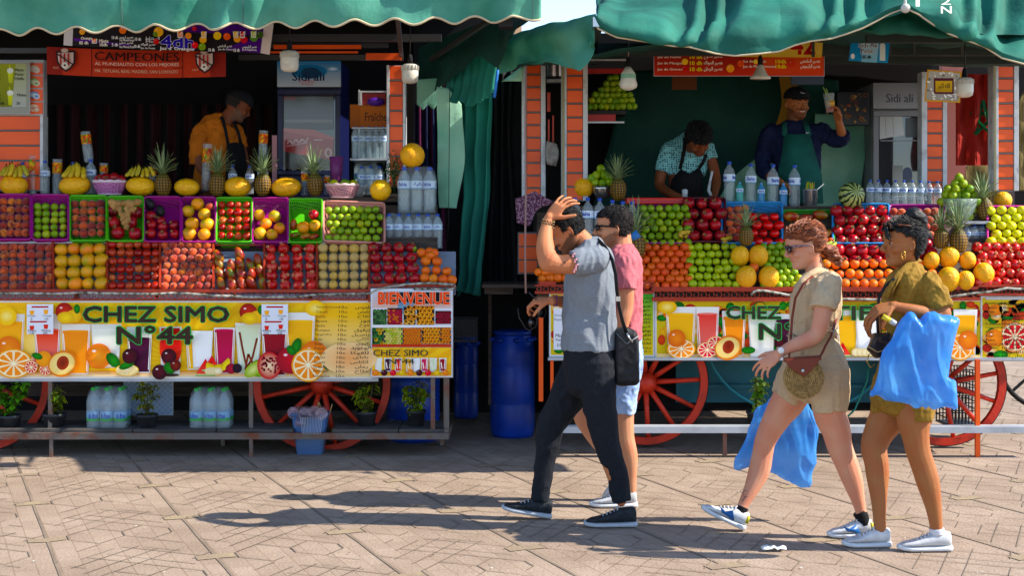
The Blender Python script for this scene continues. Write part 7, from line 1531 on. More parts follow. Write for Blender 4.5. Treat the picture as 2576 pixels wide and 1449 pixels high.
F1.L(b, [(1493, 935, -.08, 34, 28), (1512, 1020, -.09, 34, 30), (1520, 1110, -.09, 26, 25), (1545, 1190, -.09, 22, 21), (1562, 1262, -.09, 13, 13)]); F1.L(b, [(1468, 930, .08, 34, 28), (1418, 1008, .1, 30, 26), (1378, 1085, .12, 26, 25), (1372, 1170, .12, 21, 20), (1363, 1268, .12, 12, 12)])
blob(F1, 'body', b, skin('skin_tan', 'b97a52', ''), .0048, 3, col=skincol('b5754c', '2e2018', hd, stub=.75))
hd.hair(F1, lambda x, y, z: z > .72 - .0 * x if x > .12 else z > .5 if x > .0 else z > (.3 if x < -.1 else .56), .028, mat('hair_dark_grey', '0e0c0b', .75, col2='2c2a28', nscale=40, lo=.5, hi=.9, bump=.8, bscale=110, spec=.15), .006)
hd.eyes(F1); hd.brows(F1)
b = MB()
F1.L(b, [(1487, 615, 0, 34, 44), (1487, 640, 0, 54, 78), (1486, 684, 0, 61, 84), (1484, 751, 0, 67, 74), (1482, 820, 0, 68, 70), (1481, 880, 0, 68.5, 76)], ends=(.6, 0), pw=.9)
F1.L(b, [(1502, 652, -.15, 34, 34), (1472, 656, -.18, 33, 33), (1440, 663, -.205, 31, 31)], ends=(1, 0)); F1.L(b, [(1485, 650, .15, 34, 33), (1474, 690, .19, 30, 30), (1466, 724, .2, 29, 28)], ends=(1, 0))
blob(F1, 't_shirt', b, fabric('grey_jersey', '6e747b', '797f86', 130, stretch=(.5, 1, 2.5)), .006, 3, .011, 7, (1.3, 1, .55), seed=1)
b = MB(); F1.L(b, [(1438, 634, -.17, 2, 8), (1443, 648, -.275, 2, 5)]) if 0 else None
b = MB()
for q, (u, v) in enumerate(((1441, 641), (1446, 655), (1449, 668), (1444, 680))): [b.ball(F1.p(u + dx, v + dy, -.27), .006, 8, 6) for dx, dy in ((0, 0), (3, -2), (-1, 4))]
b.build('sleeve_flowers', mat('flower_pink', 'c88a90', .7), F1.root)
b = MB()
F1.L(b, [(1481, 876, 0, 66, 74), (1484, 925, 0, 67, 76), (1483, 975, 0, 60, 70)], ends=(0, .5))
F1.L(b, [(1497, 915, -.085, 51, 42), (1503, 985, -.09, 46, 38), (1515, 1060, -.09, 39, 32), (1530, 1125, -.09, 33, 29), (1549, 1185, -.09, 28, 25), (1562, 1262, -.09, 24, 23)], ends=(1, 0))
F1.L(b, [(1462, 925, .085, 52, 42), (1426, 1000, .09, 47, 37), (1388, 1065, .11, 37, 33), (1377, 1120, .12, 31, 30), (1366, 1190, .12, 25, 26), (1358, 1260, .12, 24, 25)], ends=(1, 0))
blob(F1, 'trousers', b, fabric('black_trousers', '12151b', '191d24', 90), .0065, 3, .007, 8, (1.2, 1, .7), seed=4)
shoe(F1, F1.p(1384, 1306, .12), F1.p(1262, 1284, .12), m='black_knit', ms='sole_grey', hi=.105, up=(0, 0, 1)); shoe(F1, F1.p(1600, 1326, -.09), F1.p(1470, 1326, -.09), m='black_knit', ms='sole_grey', hi=.11)
b = MB()
for cu, cv, r_, m_ in ((1379, 555, 15.5, 0), (1377, 562, 16, 0), (1376, 570, 16.5, 1)):
    for a in range(0, 360, 24):
        p = F1.p(cu + r_ * math.cos(R(a)), cv + 3 * math.cos(R(a)) - 2 * math.sin(R(a)), -.115 + r_ * F1.k * math.sin(R(a)) * 1.0); b.ball(p, .0052 if not m_ else .0046, 7, 5)
b.build('bracelet', mat('bead_dark', '1c1612', .3, col2='a08050', nscale=90, lo=.5, hi=.55), F1.root)
b = MB(); [b.tube([F1.p(u0, 757 + 13.5 * math.cos(R(a)), .03 + 13 * F1.k * math.sin(R(a))) for a in range(0, 360, 30)], .004, 6, closed=True) for u0 in (1392, 1396, 1400)]; b.build('wristband', mat('band_red_blue', 'a02030', .5, col2='204890', nscale=60), F1.root)
# sunglasses in hand, shoulder bag
b = MB(); b.tube([F1.p(1330, 735, -.01), F1.p(1345, 750, -.01), F1.p(1362, 764, -.01), F1.p(1371, 771, -.01)], .004, 6); b.tube([F1.p(1302, 776, .03), F1.p(1306, 800, .03), F1.p(1322, 826, .02), F1.p(1331, 832, .02), F1.p(1347, 822, .01), F1.p(1352, 800, 0), F1.p(1366, 775, 0)], .0038, 6)
for c in ((1340, 812), (1362, 785)): b.tube([F1.p(c[0] + 11 * math.cos(R(a)), c[1] + 14 * math.sin(R(a)), .01 + .02 * math.cos(R(a))) for a in range(0, 360, 30)], .003, 6, closed=True)
r_ = b.build('sunglasses', mat('thin_frame', '1a1618', .3), label='thin framed sunglasses dangling from the hand of the grey t-shirt man', cat='sunglasses', origin='base')
b = MB(); [b.add([F1.p(c[0] + 10 * math.cos(R(a)), c[1] + 13 * math.sin(R(a)), .01 + .02 * math.cos(R(a))) for a in range(0, 360, 30)], [tuple(range(12))]) for c in ((1340, 812), (1362, 785))]; solid(b.build('lens', M_lens, r_), .001)
def bag_soft(F_, pts, d, dy, name, m, lab, cat, vox=.006, wr=.004, col=None, tap=.8, wf=14, wd=(1, 1, 1)):
    b = MB(); n = len(pts); P = [F_.p(u, v, dy) for u, v in pts]; c = sum(P, Vector()) / n; rg = []
    for y, s in ((-d, tap), (-d * .7, .95), (0, 1), (d * .7, .95), (d, tap)): rg.append([c + (p - c) * s + Vector((0, y, 0)) for p in P])
    b.rings(rg); z = min(p.z for p in P); r_ = thing(name, Vector((c.x, c.y, z)), lab, cat); G = type('G', (), {})(); G.root = r_; G.Y = F_.Y; G.uv = F_.uv
    blob(G, 'bag_body', b, m, vox, 1, wr, wf, wd, col=col, oc=.12); return r_
r_ = bag_soft(F1, [(1545, 826), (1570, 820), (1600, 832), (1607, 860), (1608, 962), (1600, 970), (1560, 972), (1545, 968), (1543, 900)], .05, -.06, 'shoulder_bag', mat('bag_nylon', '0c0d10', .6, col2='1c1e22', nscale=30, bump=.3), 'black shoulder bag hanging behind the man in the grey t-shirt', 'shoulder bag', wr=.003)
ribbon([F1.p(*q) for q in ((1503, 603, -.04), (1522, 622, -.14), (1540, 655, -.19), (1548, 690, -.2), (1551, 730, -.18), (1556, 770, -.14), (1566, 810, -.13), (1578, 845, -.12))], .022, M_beltb, 'strap', r_, nrm=(-.7, -.7, 0))
b = MB(); b.boxpx(1549, 746, 1560, 758, 7.52, .006); b.tube([F1.p(1576, 838, -.13), F1.p(1582, 850, -.13), F1.p(1590, 862, -.13)], .006, 6); b.build('buckle', M_steel, r_)
ribbon([F1.p(1548, 836, -.118), F1.p(1575, 866, -.118), F1.p(1606, 846, -.118)], .008, mat('zip_grey', '55585c', .4, metal=.5), 'zip', r_)
# ---- man in the pink t-shirt
F2 = Fig(8.26, 'man in pink t-shirt, denim shorts and sunglasses walking behind the grey t-shirt man', (W(1565, 0, 8.19).x, 8.19, 0))
hd = Head(F2.p(1546, 577), (-1, 0, -.03), (0, 0, 1), .238)
b = MB(); hd.body(b, 1.04)
F2.L(b, [(1557, 590, 0, 29, 26), (1560, 620, 0, 30, 28), (1563, 645, 0, 28, 38)])
F2.L(b, [(1565, 665, 0, 34, 56), (1565, 740, 0, 38, 58), (1566, 850, 0, 36, 54), (1568, 900, 0, 36, 54)])
F2.L(b, [(1573, 665, -.17, 24, 23), (1573, 725, -.19, 22, 20), (1572, 775, -.19, 20, 18), (1568, 800, -.2, 18, 16), (1560, 840, -.2, 14, 13), (1556, 865, -.2, 12, 12)]); hand(b, F2.p(1556, 862, -.2), (-.1, 0, -1), (-1, 0, 0), 1, (.3, .35, .4, .4), (.5, .2), -1)
F2.L(b, [(1565, 660, .17, 24, 23), (1555, 740, .2, 21, 20), (1540, 800, .2, 18, 17), (1520, 850, .2, 12, 12)]); hand(b, F2.p(1520, 850, .2), (-.3, 0, -1), (-1, 0, 0), 1, (.3, .35, .4, .4), (.5, .2), 1)
F2.L(b, [(1570, 930, -.08, 28, 28), (1568, 1000, -.09, 27, 26), (1567, 1046, -.09, 27, 26), (1570, 1100, -.09, 25, 23), (1582, 1150, -.09, 22, 21), (1586, 1200, -.09, 15, 15), (1588, 1240, -.09, 12, 13), (1588, 1258, -.09, 13, 13)])
F2.L(b, [(1560, 930, .09, 28, 28), (1515, 985, .1, 30, 28), (1466, 1035, .1, 26, 24), (1482, 1075, .1, 24, 22), (1515, 1120, .1, 23, 21), (1550, 1165, .1, 15, 14), (1573, 1195, .1, 12, 12)])
blob(F2, 'body', b, skin('skin_fair', 'c08a68', ''), .005, 3, col=skincol('bd8460', '3a2a20', hd, stub=.6))
hd.hair(F2, lambda x, y, z: z > .76 - .05 * (x < .2) if x > .12 else z > .52 if x > -.02 else z > (.27 if x < -.1 else .56), .03, mat('hair_grey_brown', '14100e', .75, col2='3c3632', nscale=45, lo=.5, hi=.8, bump=.8, bscale=110, spec=.15), .006, seed=3)
hd.eyes(F2); hd.brows(F2, '2a1c14'); glasses(F2, hd, mat('frame_black', '0c0c0e', .3), sz=.9)
b = MB(); F2.L(b, [(1566, 628, 0, 34, 44), (1567, 655, 0, 46, 80), (1567, 700, 0, 47, 82), (1567, 760, 0, 47, 74), (1567, 852, 0, 47, 74)], ends=(.5, 0), pw=.9)
F2.L(b, [(1572, 662, -.15, 31, 31), (1574, 700, -.185, 29, 28), (1574, 728, -.195, 28, 27)], ends=(1, 0)); F2.L(b, [(1565, 662, .15, 31, 31), (1558, 725, .19, 29, 28)], ends=(1, 0))
blob(F2, 't_shirt', b, fabric('pink_jersey', 'b8646a', 'a8565e', 30), .006, 3, .011, 9, (1.3, 1, .6), seed=7)
b = MB(); F2.L(b, [(1568, 848, 0, 46, 74), (1569, 910, 0, 48, 76), (1566, 950, 0, 44, 70)], ends=(0, .5)); F2.L(b, [(1571, 905, -.085, 44, 42), (1569, 980, -.09, 36, 36), (1566, 1040, -.09, 31, 33)], ends=(1, 0)); F2.L(b, [(1560, 910, .09, 42, 40), (1520, 970, .1, 36, 35), (1490, 1004, .1, 33, 33)], ends=(1, 0))
blob(F2, 'shorts', b, fabric('light_denim', '7c96c0', 'a8bcd8', 12), .0065, 3, .009, 10, seed=9)
shoe(F2, F2.p(1601, 1276.5, -.09), F2.p(1484, 1276.5, -.09), label='white trainer'); shoe(F2, F2.p(1598, 1196, .1), F2.p(1522, 1262, .1), up=(-.6, 0, .8), label='white trainer raised behind')
# ---- woman in the beige playsuit
F3 = Fig(7.45, 'woman with ginger ponytail and sunglasses striding left in a beige playsuit', (W(2050, 0, 7.42).x, 7.42, 0))
hd = Head(F3.p(2028, 623), (-math.cos(R(12)), -.03, -math.sin(R(12))), (-.15, 0, 1), .232)
b = MB(); hd.body(b, 1.02)
F3.L(b, [(2040, 636, 0, 23, 22), (2046, 665, 0, 23, 22), (2052, 692, 0, 24, 30), (2050, 720, 0, 34, 48)])
F3.L(b, [(2050, 735, 0, 40, 52), (2048, 800, 0, 42, 50), (2044, 840, 0, 38, 44), (2046, 900, 0, 48, 52)])
F3.L(b, [(2078, 720, -.15, 21, 21), (2070, 780, -.19, 23, 22), (2058, 832, -.2, 20, 19), (2040, 851, -.2, 20, 19), (2005, 866, -.21, 18, 17), (1966, 884, -.22, 11.5, 12), (1956, 890, -.22, 11, 12)]); hand(b, F3.p(1958, 889, -.22), (-.75, .05, -.62), (.3, .6, -.5), .98, (.3, .35, .45, .5), (.8, .25), -1, .14)
F3.L(b, [(2050, 715, .15, 25, 24), (2060, 790, .2, 21, 20), (2080, 850, .2, 18, 17), (2070, 920, .22, 13, 13), (2052, 975, .26, 11, 11)]); hand(b, F3.p(2052, 972, .26), (-.25, 0, -1), (-.8, .2, 0), .95, (1.1, 1.2, 1.2, 1.2), (.4, .6), 1)
F3.L(b, [(2080, 955, -.08, 42, 34), (2086, 1038, -.08, 41, 35), (2102, 1080, -.08, 37, 32), (2111, 1122, -.08, 32, 28), (2128, 1165, -.08, 29, 26), (2144, 1210, -.08, 26, 24), (2158, 1260, -.08, 17, 18), (2166, 1292, -.08, 14, 15), (2170, 1318, -.08, 15, 15)])
F3.L(b, [(2020, 950, .1, 42, 34), (1982, 1010, .12, 44, 37), (1955, 1050, .13, 36, 32), (1926, 1105, .14, 28, 27), (1918, 1140, .14, 27, 25), (1909, 1185, .14, 28, 25), (1890, 1230, .12, 20, 19), (1868, 1272, .1, 13.5, 14), (1860, 1296, .09, 14, 15)])
blob(F3, 'body', b, skin('skin_light', 'd0a084', ''), .0048, 3, col=skincol('c88e70', None, hd, 'b86a60'))
mh = mat('hair_ginger', '5e2c12', .5, col2='a05428', nscale=26, stretch=(.6, 1, 3), bump=.5, bscale=70, spec=.35, lo=.4, hi=.7)
hd.hair(F3, lambda x, y, z: z > .74 - .35 * max(0, .36 - x) if x > .1 else z > .6 if x > -.04 else z > (.32 if x < -.12 else .6), .03, mh, .002, fl=(3500, .035, .12))
b = MB(); F3.L(b, [(2058, 616, 0, 12, 16), (2070, 624, 0, 11, 15), (2088, 634, .0, 17, 20), (2102, 650, 0, 14, 17), (2110, 668, 0, 6, 9)]); F3.L(b, [(2050, 572, 0, 16, 22), (2062, 592, 0, 15, 24), (2064, 612, 0, 12, 18)])
blob(F3, 'ponytail', b, mh, .005, 1, .012, 30, (.5, 1, 1.4), seed=2)
b = MB(); b.tube([F3.p(2066, 618 + 10 * math.cos(R(a)), 14 * F3.k * math.sin(R(a))) for a in range(0, 360, 30)], .006, 6, closed=True); b.build('hair_tie', mat('tie_mauve', '9a7a88', .7), F3.root)
hd.eyes(F3); hd.brows(F3, '6a3a20', .012); glasses(F3, hd, mat('frame_tortoise', '8a7074', .3, col2='2c1c24', nscale=50, lo=.45, hi=.55), sz=1.15)
mb_ = fabric('beige_linen', 'b39a78', 'bba280', 60)
b = MB(); F3.L(b, [(2050, 690, 0, 32, 42), (2052, 712, 0, 54, 72), (2052, 750, 0, 63, 74), (2048, 800, 0, 61, 66), (2042, 845, 0, 57, 60), (2046, 880, 0, 68, 68), (2053, 940, 0, 79, 76), (2052, 985, 0, 76, 72)], ends=(.5, .4), pw=.92)
F3.L(b, [(2084, 716, -.13, 33, 33), (2076, 750, -.17, 34, 33), (2070, 778, -.19, 34, 34)], ends=(1, 0)); F3.L(b, [(2050, 716, .13, 32, 32), (2060, 770, .18, 32, 32)], ends=(1, 0))
F3.L(b, [(2080, 930, -.08, 54, 46), (2084, 985, -.085, 51, 44), (2086, 1034, -.085, 42, 42)], ends=(1, 0)); F3.L(b, [(2018, 930, .09, 55, 46), (1995, 975, .11, 50, 42), (1979, 1004, .12, 44, 40)], ends=(1, 0))
blob(F3, 'playsuit', b, mb_, .006, 2, .011, 8, (1.3, 1, .6), seed=12)
ribbon([F3.p(*q) for q in ((2012, 722, -.13), (2020, 702, -.1), (2040, 688, -.085), (2062, 676, -.06), (2080, 676, 0), (2080, 680, .05))], .035, mb_, 'collar', F3.root, .006, (.2, -.6, .8))
ribbon([F3.p(*q) for q in ((1984, 842, -.03), (2000, 856, -.135), (2044, 850, -.16), (2096, 838, -.13), (2108, 836, -.02))], .03, mb_, 'belt', F3.root, .008, (0, -1, .1)); ribbon([F3.p(*q) for q in ((2080, 842, -.165), (2060, 826, -.18), (2078, 820, -.18), (2092, 835, -.17), (2100, 850, -.17))], .014, mb_, 'belt_bow', F3.root)
b = MB(); [b.ball(F3.p(2006 - i * 2.0, 735 + i * 26, -.075 + .01 * i), .006, 8, 6) for i in range(4)]; b.build('buttons', mat('button_brown', '6a4a2c', .5), F3.root)
ns_ = lambda a: [([(.3, .05), (.62, .18), (.7, .42), (.55, .3), (.42, .52), (.36, .3)], '1c5c9c'), ([(.0, .2), (.06, .2), (.08, .62), (.02, .6)], 'b8a818')]
mw_ = mat('printed_leather', 'c4c6c8', .5, col2='b0a894', nscale=26, lo=.55, hi=.7)
shoe(F3, F3.p(2193, 1353.5, -.08), F3.p(2082, 1353.5, -.08), w=.043, m=mw_, accent=ns_(0), label='white trainer with blue side stripe'); shoe(F3, F3.p(1868, 1335, .09), F3.p(1762, 1284, .09), w=.043, up=(-.3, 0, .9), m=mw_, accent=ns_(0), label='white trainer with blue side stripe, toe raised')
b = MB()
F3.L(b, [(2160, 1288, -.08, 17, 18), (2167, 1300, -.08, 17, 17), (2172, 1320, -.08, 17, 17)], ends=(0, 0)); b.build('sock', mat('sock_black', '0c0c0e', .9), F3.root)
b = MB(); F3.L(b, [(1868, 1276, .1, 15.5, 16), (1863, 1290, .095, 15.5, 16), (1859, 1306, .09, 15.5, 16)], ends=(0, 0)); b.build('sock', MATS['sock_black'], F3.root)
b = MB()
for pts in ([(1872, 1232), (1868, 1243), (1873, 1252), (1866, 1262)], [(1868, 1243), (1862, 1238)], [(1873, 1252), (1880, 1249)], [(1870, 1236), (1878, 1234)]): b.tube([F3.p(u, v, .068) for u, v in pts], .0018, 4)
b.build('tattoo', mat('ink', '3a3438', .7), F3.root)
b = MB(); c = F3.p(1963, 886, -.22); t_ = Vector((-.85, 0, -.5)).normalized(); b.tube([c + (Vector((0, 1, 0)) * math.cos(R(a)) + t_.cross(Vector((0, 1, 0))) * math.sin(R(a))) * .0265 for a in range(0, 360, 30)], .006, 6, closed=True)
r_ = b.build('wristwatch', mat('watch_strap', 'b08a7a', .4), F3.root); b = MB(); b.ball(F3.p(1964, 882, -.252), (.017, .006, .017), 16, 8); b.build('watch_face', mat('watch_face', 'd8d8d4', .2), r_)
# round straw bag
c = F3.p(2020, 950, -.25); k = F3.k; r_ = thing('straw_bag', (c.x, c.y, c.z - 52 * k), 'round woven straw bag with brown leather flap at the hip of the beige woman', 'handbag')
b = MB()
for j in range(11): rr = (47 - 4.4 * j) * k; b.tube([c + Vector((rr * math.cos(R(a)), -.022 - .004 * min(j, 3), rr * 1.05 * math.sin(R(a)))) for a in range(0, 360, 15)], .0045, 5, closed=True)
b.M = Matrix.Translation(c) @ Matrix.Rotation(R(90), 4, 'X'); b.lathe([(.01, -.03), (44 * k, -.03), (48 * k, -.015), (49 * k, 0), (48 * k, .015), (44 * k, .022), (.01, .024)], n=36); b.build('woven_body', mat('straw', 'b09058', .75, col2='7c6238', nscale=70, bump=.8, bscale=120), r_)
b = MB(); q = [(1974, 905), (2065, 899), (2055, 918), (2022, 949), (1985, 925)]; b.extrude([F3.p(u, v, -.31) for u, v in q], .012); b.extrude([F3.p(u, v, -.298) for u, v in ((1974, 902), (2066, 896), (2066, 906), (1974, 912))], .05); b.build('leather_flap', mat('brown_leather', '6a2814', .4), r_, bevel=.003); b = MB(); b.ball(F3.p(2019, 933, -.315), (.009, .004, .009)); b.build('clasp', M_steel, r_)
ribbon([F3.p(*q) for q in ((1984, 902, -.27), (1988, 860, -.15), (1992, 800, -.12), (2000, 750, -.14), (2020, 715, -.17), (2044, 694, -.12))], .012, MATS['brown_leather'], 'strap', r_, nrm=(-.6, -.8, 0)); ribbon([F3.p(*q) for q in ((2060, 902, -.27), (2076, 870, -.23), (2090, 846, -.19), (2104, 800, -.1))], .012, MATS['brown_leather'], 'strap', r_, nrm=(0, -1, 0))
# blue plastic bags
def blue(F_, pts, d, dy, lab, wr): return bag_soft(F_, pts, d, dy, 'plastic_bag', mat('blue_bag', '2f8ce0', .3, col2='5cb0f2', nscale=7, trans=.4, alpha=.8, spec=.5), lab, 'plastic bag', .006, wr, tap=.86, wf=6, wd=(1.8, 1, .6))
blue(F3, [(1905, 1024), (1930, 1000), (2000, 985), (2034, 992), (2062, 1078), (2064, 1100), (2036, 1228), (2014, 1228), (1918, 1190), (1846, 1180), (1850, 1160), (1880, 1095)], .03, .33, 'blue plastic bag hanging behind the legs of the woman in beige', .02)
# ---- woman in olive
F4 = Fig(7.16, 'woman with dark hair in a bun and olive brown playsuit carrying a blue bag', (W(2290, 0, 7.1).x, 7.1, 0))
hd = Head(F4.p(2274, 616), (-1, -.14, -.03), (0, 0, 1), .24)
b = MB(); hd.body(b, 1.04)
F4.L(b, [(2284, 630, 0, 26, 24), (2280, 665, 0, 27, 24), (2282, 695, 0, 28, 34), (2288, 720, 0, 32, 42)])
F4.L(b, [(2288, 735, 0, 42, 54), (2290, 800, 0, 46, 52), (2290, 860, 0, 42, 46), (2280, 960, 0, 50, 54)])
F4.L(b, [(2332, 726, -.12, 18, 18), (2354, 762, -.18, 20, 19), (2370, 790, -.19, 22, 22), (2350, 795, -.2, 20, 19), (2300, 782, -.22, 16, 15), (2256, 772, -.22, 12, 12), (2244, 769, -.22, 11, 12)]); hand(b, F4.p(2246, 769, -.22), (-.9, 0, -.25), (0, .5, -.85), 1.0, (.45, .5, .6, .7), (.7, .4), 1, .1)
F4.L(b, [(2270, 715, .15, 26, 25), (2262, 780, .18, 22, 21), (2240, 815, .16, 19, 18), (2222, 795, .1, 15, 15), (2208, 778, .06, 12, 12)]); hand(b, F4.p(2208, 780, .06), (-.55, -.1, -.6), (.5, .3, -.6), .95, (.5, .6, .7, .7), (.7, .4), 1, .12)
F4.L(b, [(2296, 990, -.09, 46, 38), (2298, 1062, -.09, 42, 36), (2302, 1095, -.09, 35, 32), (2309, 1135, -.09, 31, 28), (2322, 1175, -.09, 30, 26), (2334, 1215, -.09, 29, 26), (2348, 1280, -.09, 20, 20), (2354, 1325, -.09, 16, 17), (2356, 1352, -.09, 17, 17)])
F4.L(b, [(2262, 990, .08, 46, 38), (2236, 1045, .08, 49, 40), (2212, 1085, .08, 40, 35), (2198, 1125, .06, 34, 31), (2204, 1165, .04, 31, 28), (2207, 1200, .03, 29, 26), (2210, 1260, .01, 20, 20), (2212, 1310, 0, 16, 16), (2214, 1342, 0, 17, 17)])
blob(F4, 'body', b, skin('skin_brown', '946038', ''), .0048, 3, col=skincol('9a6236', None, hd, '7a3c34'))
mh = mat('hair_black', '070605', .5, col2='14110f', nscale=30, stretch=(.6, 1, 3), bump=.4, bscale=70, spec=.3)
hd.hair(F4, lambda x, y, z: z > .76 - .3 * max(0, .34 - x) if x > .1 else z > .62 if x > -.04 else z > (.22 if x < -.12 else .6), .03, mh, .0015, seed=5, fl=(3500, .03, .03))
b = MB(); F4.L(b, [(2282, 546, 0, 13, 20), (2297, 540, 0, 19, 26), (2316, 552, 0, 16, 22), (2322, 572, 0, 9, 15)]); F4.L(b, [(2228, 576, -.05, 5, 9), (2231, 592, -.07, 6, 8), (2240, 606, -.085, 3, 4)]); F4.L(b, [(2300, 630, -.02, 9, 20), (2304, 650, -.02, 6, 14)])
blob(F4, 'hair_bun', b, mh, .005, 1, .004, 30, seed=6)
hd.eyes(F4); hd.brows(F4, '120c0a', .014); glasses(F4, hd, mat('frame_amber', '5a3014', .3, col2='120a0a', nscale=40, lo=.45, hi=.6), z=.84, x=.38, sz=1.1)
b = MB(); [b.tube([F4.p(2272 + 5.5 * math.cos(R(a)), 640 + dv + 7 * math.sin(R(a)), -.09) for a in range(0, 360, 30)], .0022, 6, closed=True) for dv in (0, 5)]; b.build('earring', M_gold, F4.root)
mo = fabric('olive_cotton', '8c6c24', '7c5c1e', 60)
b = MB(); F4.L(b, [(2294, 672, 0, 26, 38), (2290, 700, 0, 56, 74), (2290, 745, 0, 66, 78), (2290, 800, 0, 62, 70), (2288, 860, 0, 58, 62), (2282, 920, 0, 70, 72), (2274, 985, 0, 80, 80), (2268, 1020, 0, 78, 78)], ends=(.5, .4), pw=.92)
F4.L(b, [(2338, 716, -.11, 32, 33), (2354, 745, -.16, 32, 32), (2366, 778, -.185, 32, 33)], ends=(1, 0)); F4.L(b, [(2272, 715, .13, 34, 34), (2264, 770, .17, 30, 31)], ends=(1, 0))
F4.L(b, [(2300, 970, -.085, 58, 48), (2310, 1020, -.09, 46, 44), (2311, 1056, -.09, 36, 42)], ends=(1, 0)); F4.L(b, [(2258, 965, .08, 58, 48), (2242, 1010, .08, 54, 44), (2236, 1042, .08, 50, 42)], ends=(1, 0))
blob(F4, 'playsuit', b, mo, .006, 2, .011, 9, (1.2, 1, .7), seed=22)
ribbon([F4.p(*q) for q in ((2232, 752, -.12), (2244, 718, -.13), (2262, 690, -.1), (2286, 668, -.07), (2306, 652, -.02), (2312, 652, .04))], .035, mo, 'collar', F4.root, .006, (.3, -.7, .6))
b = MB(); b.add([F4.p(*q) for q in ((2246, 690, -.06), (2264, 680, -.09), (2252, 722, -.152), (2232, 765, -.13), (2226, 735, -.06))], [(0, 1, 2, 3, 4)]); b.build('neckline', mat('skin_neck', '7c4c2a', .5), F4.root)
shoe(F4, F4.p(2238, 1376.5, 0), F4.p(2120, 1376.5, 0), label='white trainer of the forward foot'); shoe(F4, F4.p(2391, 1386.5, -.09), F4.p(2259, 1386.5, -.09), label='white trainer of the rear foot')
b = MB(); F4.L(b, [(2355, 1330, -.09, 18.5, 19), (2356, 1345, -.09, 19, 19)], ends=(0, 0)); b.build('sock', mat('sock_white', 'c8c8cc', .9), F4.root)
blue(F4, [(2285, 786), (2296, 792), (2306, 810), (2318, 806), (2330, 783), (2408, 803), (2382, 955), (2398, 962), (2405, 1030), (2300, 1024), (2218, 1000), (2190, 996), (2198, 985), (2226, 880), (2250, 838)], .05, -.3, 'large blue plastic bag on the forearm of the woman in olive', .022)
b = MB(); b.tube([F4.p(2220, 796, -.3), F4.p(2238, 806, -.3)], .013, 10); r_ = b.build('lipstick', mat('tube_yellow', 'c8b428', .4), label='small yellow and white tube held by the woman in olive', cat='tube', origin='base'); b = MB(); b.tube([F4.p(2238, 806, -.3), F4.p(2252, 815, -.3)], .0135, 10); b.build('cap', M_white, r_)
r_ = bag_soft(F4, [(2196, 838), (2236, 836), (2246, 860), (2240, 895), (2200, 902), (2180, 880)], .04, -.12, 'small_handbag', mat('handbag_brown', '24160e', .4, col2='4a3420', nscale=40, lo=.5, hi=.6), 'small dark brown handbag in front of the woman in olive', 'handbag', wr=.002)
ribbon([F4.p(*q) for q in ((2208, 838, -.12), (2206, 800, -.12), (2210, 750, -.1), (2226, 720, -.1), (2250, 700, -.13))], .014, M_beltb, 'strap', r_, nrm=(-.7, -.7, 0)); ribbon([F4.p(2184, 872, -.163), F4.p(2206, 886, -.163), (F4.p(2242, 876, -.163))], .004, mat('piping_gold', 'b8985c', .4), 'piping', r_)
b = MB(); b.tube([F4.p(2186, 890, -.13), F4.p(2180, 910, -.13), F4.p(2190, 925, -.13), F4.p(2200, 915, -.13)], .003, 5); b.build('chain', M_gold, r_)
def LEG(F_, u0, u1, v):
    b = MB(); k_ = (u0 + u1) / 2; F_.L(b, [(k_, v, 0, 44, 36), (k_, v + 25, 0, 42, 34)], ends=(0, .5))
    for u in (u0, u1): F_.L(b, [(u, v + 10, 0, 27, 27), (u, v + 60, 0, 23, 23), (u, v + 118, 0, 18, 18)], ends=(0, 0))
    blob(F_, 'trousers', b, mat('dark_jeans', '14161c', .85), .012, 2)
# ---- vendor left, orange t-shirt
V1 = Fig(11.45, 'vendor in orange t-shirt and black cap looking down inside the left stall', (W(550, 0, 11.45).x, 11.45, .72))
hd = Head(V1.p(596, 268), (.8, .35, -.42), (.2, 0, 1), .238)
b = MB(); hd.body(b)
V1.L(b, [(588, 278, 0, 19, 18), (572, 298, 0, 20, 20), (556, 320, 0, 24, 32)]); V1.L(b, [(550, 335, 0, 34, 24), (548, 400, 0, 46, 32), (545, 500, 0, 44, 34)])
V1.L(b, [(505, 330, -.1, 15, 15), (498, 385, -.16, 13, 13), (506, 425, -.18, 11, 11), (545, 455, -.2, 9, 9), (575, 470, -.2, 8, 8)]); hand(b, V1.p(573, 470, -.2), (.9, -.1, -.2), (0, .2, -1), 1, (.6, .7, .7, .8), (.6, .4), -1)
V1.L(b, [(595, 335, .12, 14, 14), (612, 390, .1, 12, 12), (620, 440, 0, 10, 10)]); hand(b, V1.p(620, 440, 0), (.2, -.3, -.9), (-.5, -.3, 0), 1, (.6, .7, .7, .8), (.6, .4), 1)
V1.L(b, [(530, 500, -.08, 24, 24), (530, 560, -.08, 20, 20), (530, 620, -.08, 15, 15)]); V1.L(b, [(562, 500, .08, 24, 24), (562, 560, .08, 20, 20), (562, 620, .08, 15, 15)])
blob(V1, 'body', b, skin('skin_vendor', '7a4628', ''), .006, 3, col=skincol('744024', '5c5048', hd, stub=.6))
b = MB(); V1.L(b, [(556, 296, 0, 22, 24), (548, 318, 0, 48, 36), (546, 370, 0, 53, 40), (545, 430, 0, 56, 42), (542, 480, 0, 54, 42)], ends=(.5, 0)); V1.L(b, [(508, 326, -.08, 22, 22), (497, 362, -.14, 19, 19), (494, 412, -.15, 17, 17)], ends=(1, 0)); V1.L(b, [(594, 330, .1, 18, 18), (608, 372, .1, 17, 17)], ends=(1, 0))
blob(V1, 't_shirt', b, fabric('orange_jersey', 'b8640e', 'a85808', 20), .008, 3, .014, 7, seed=30)
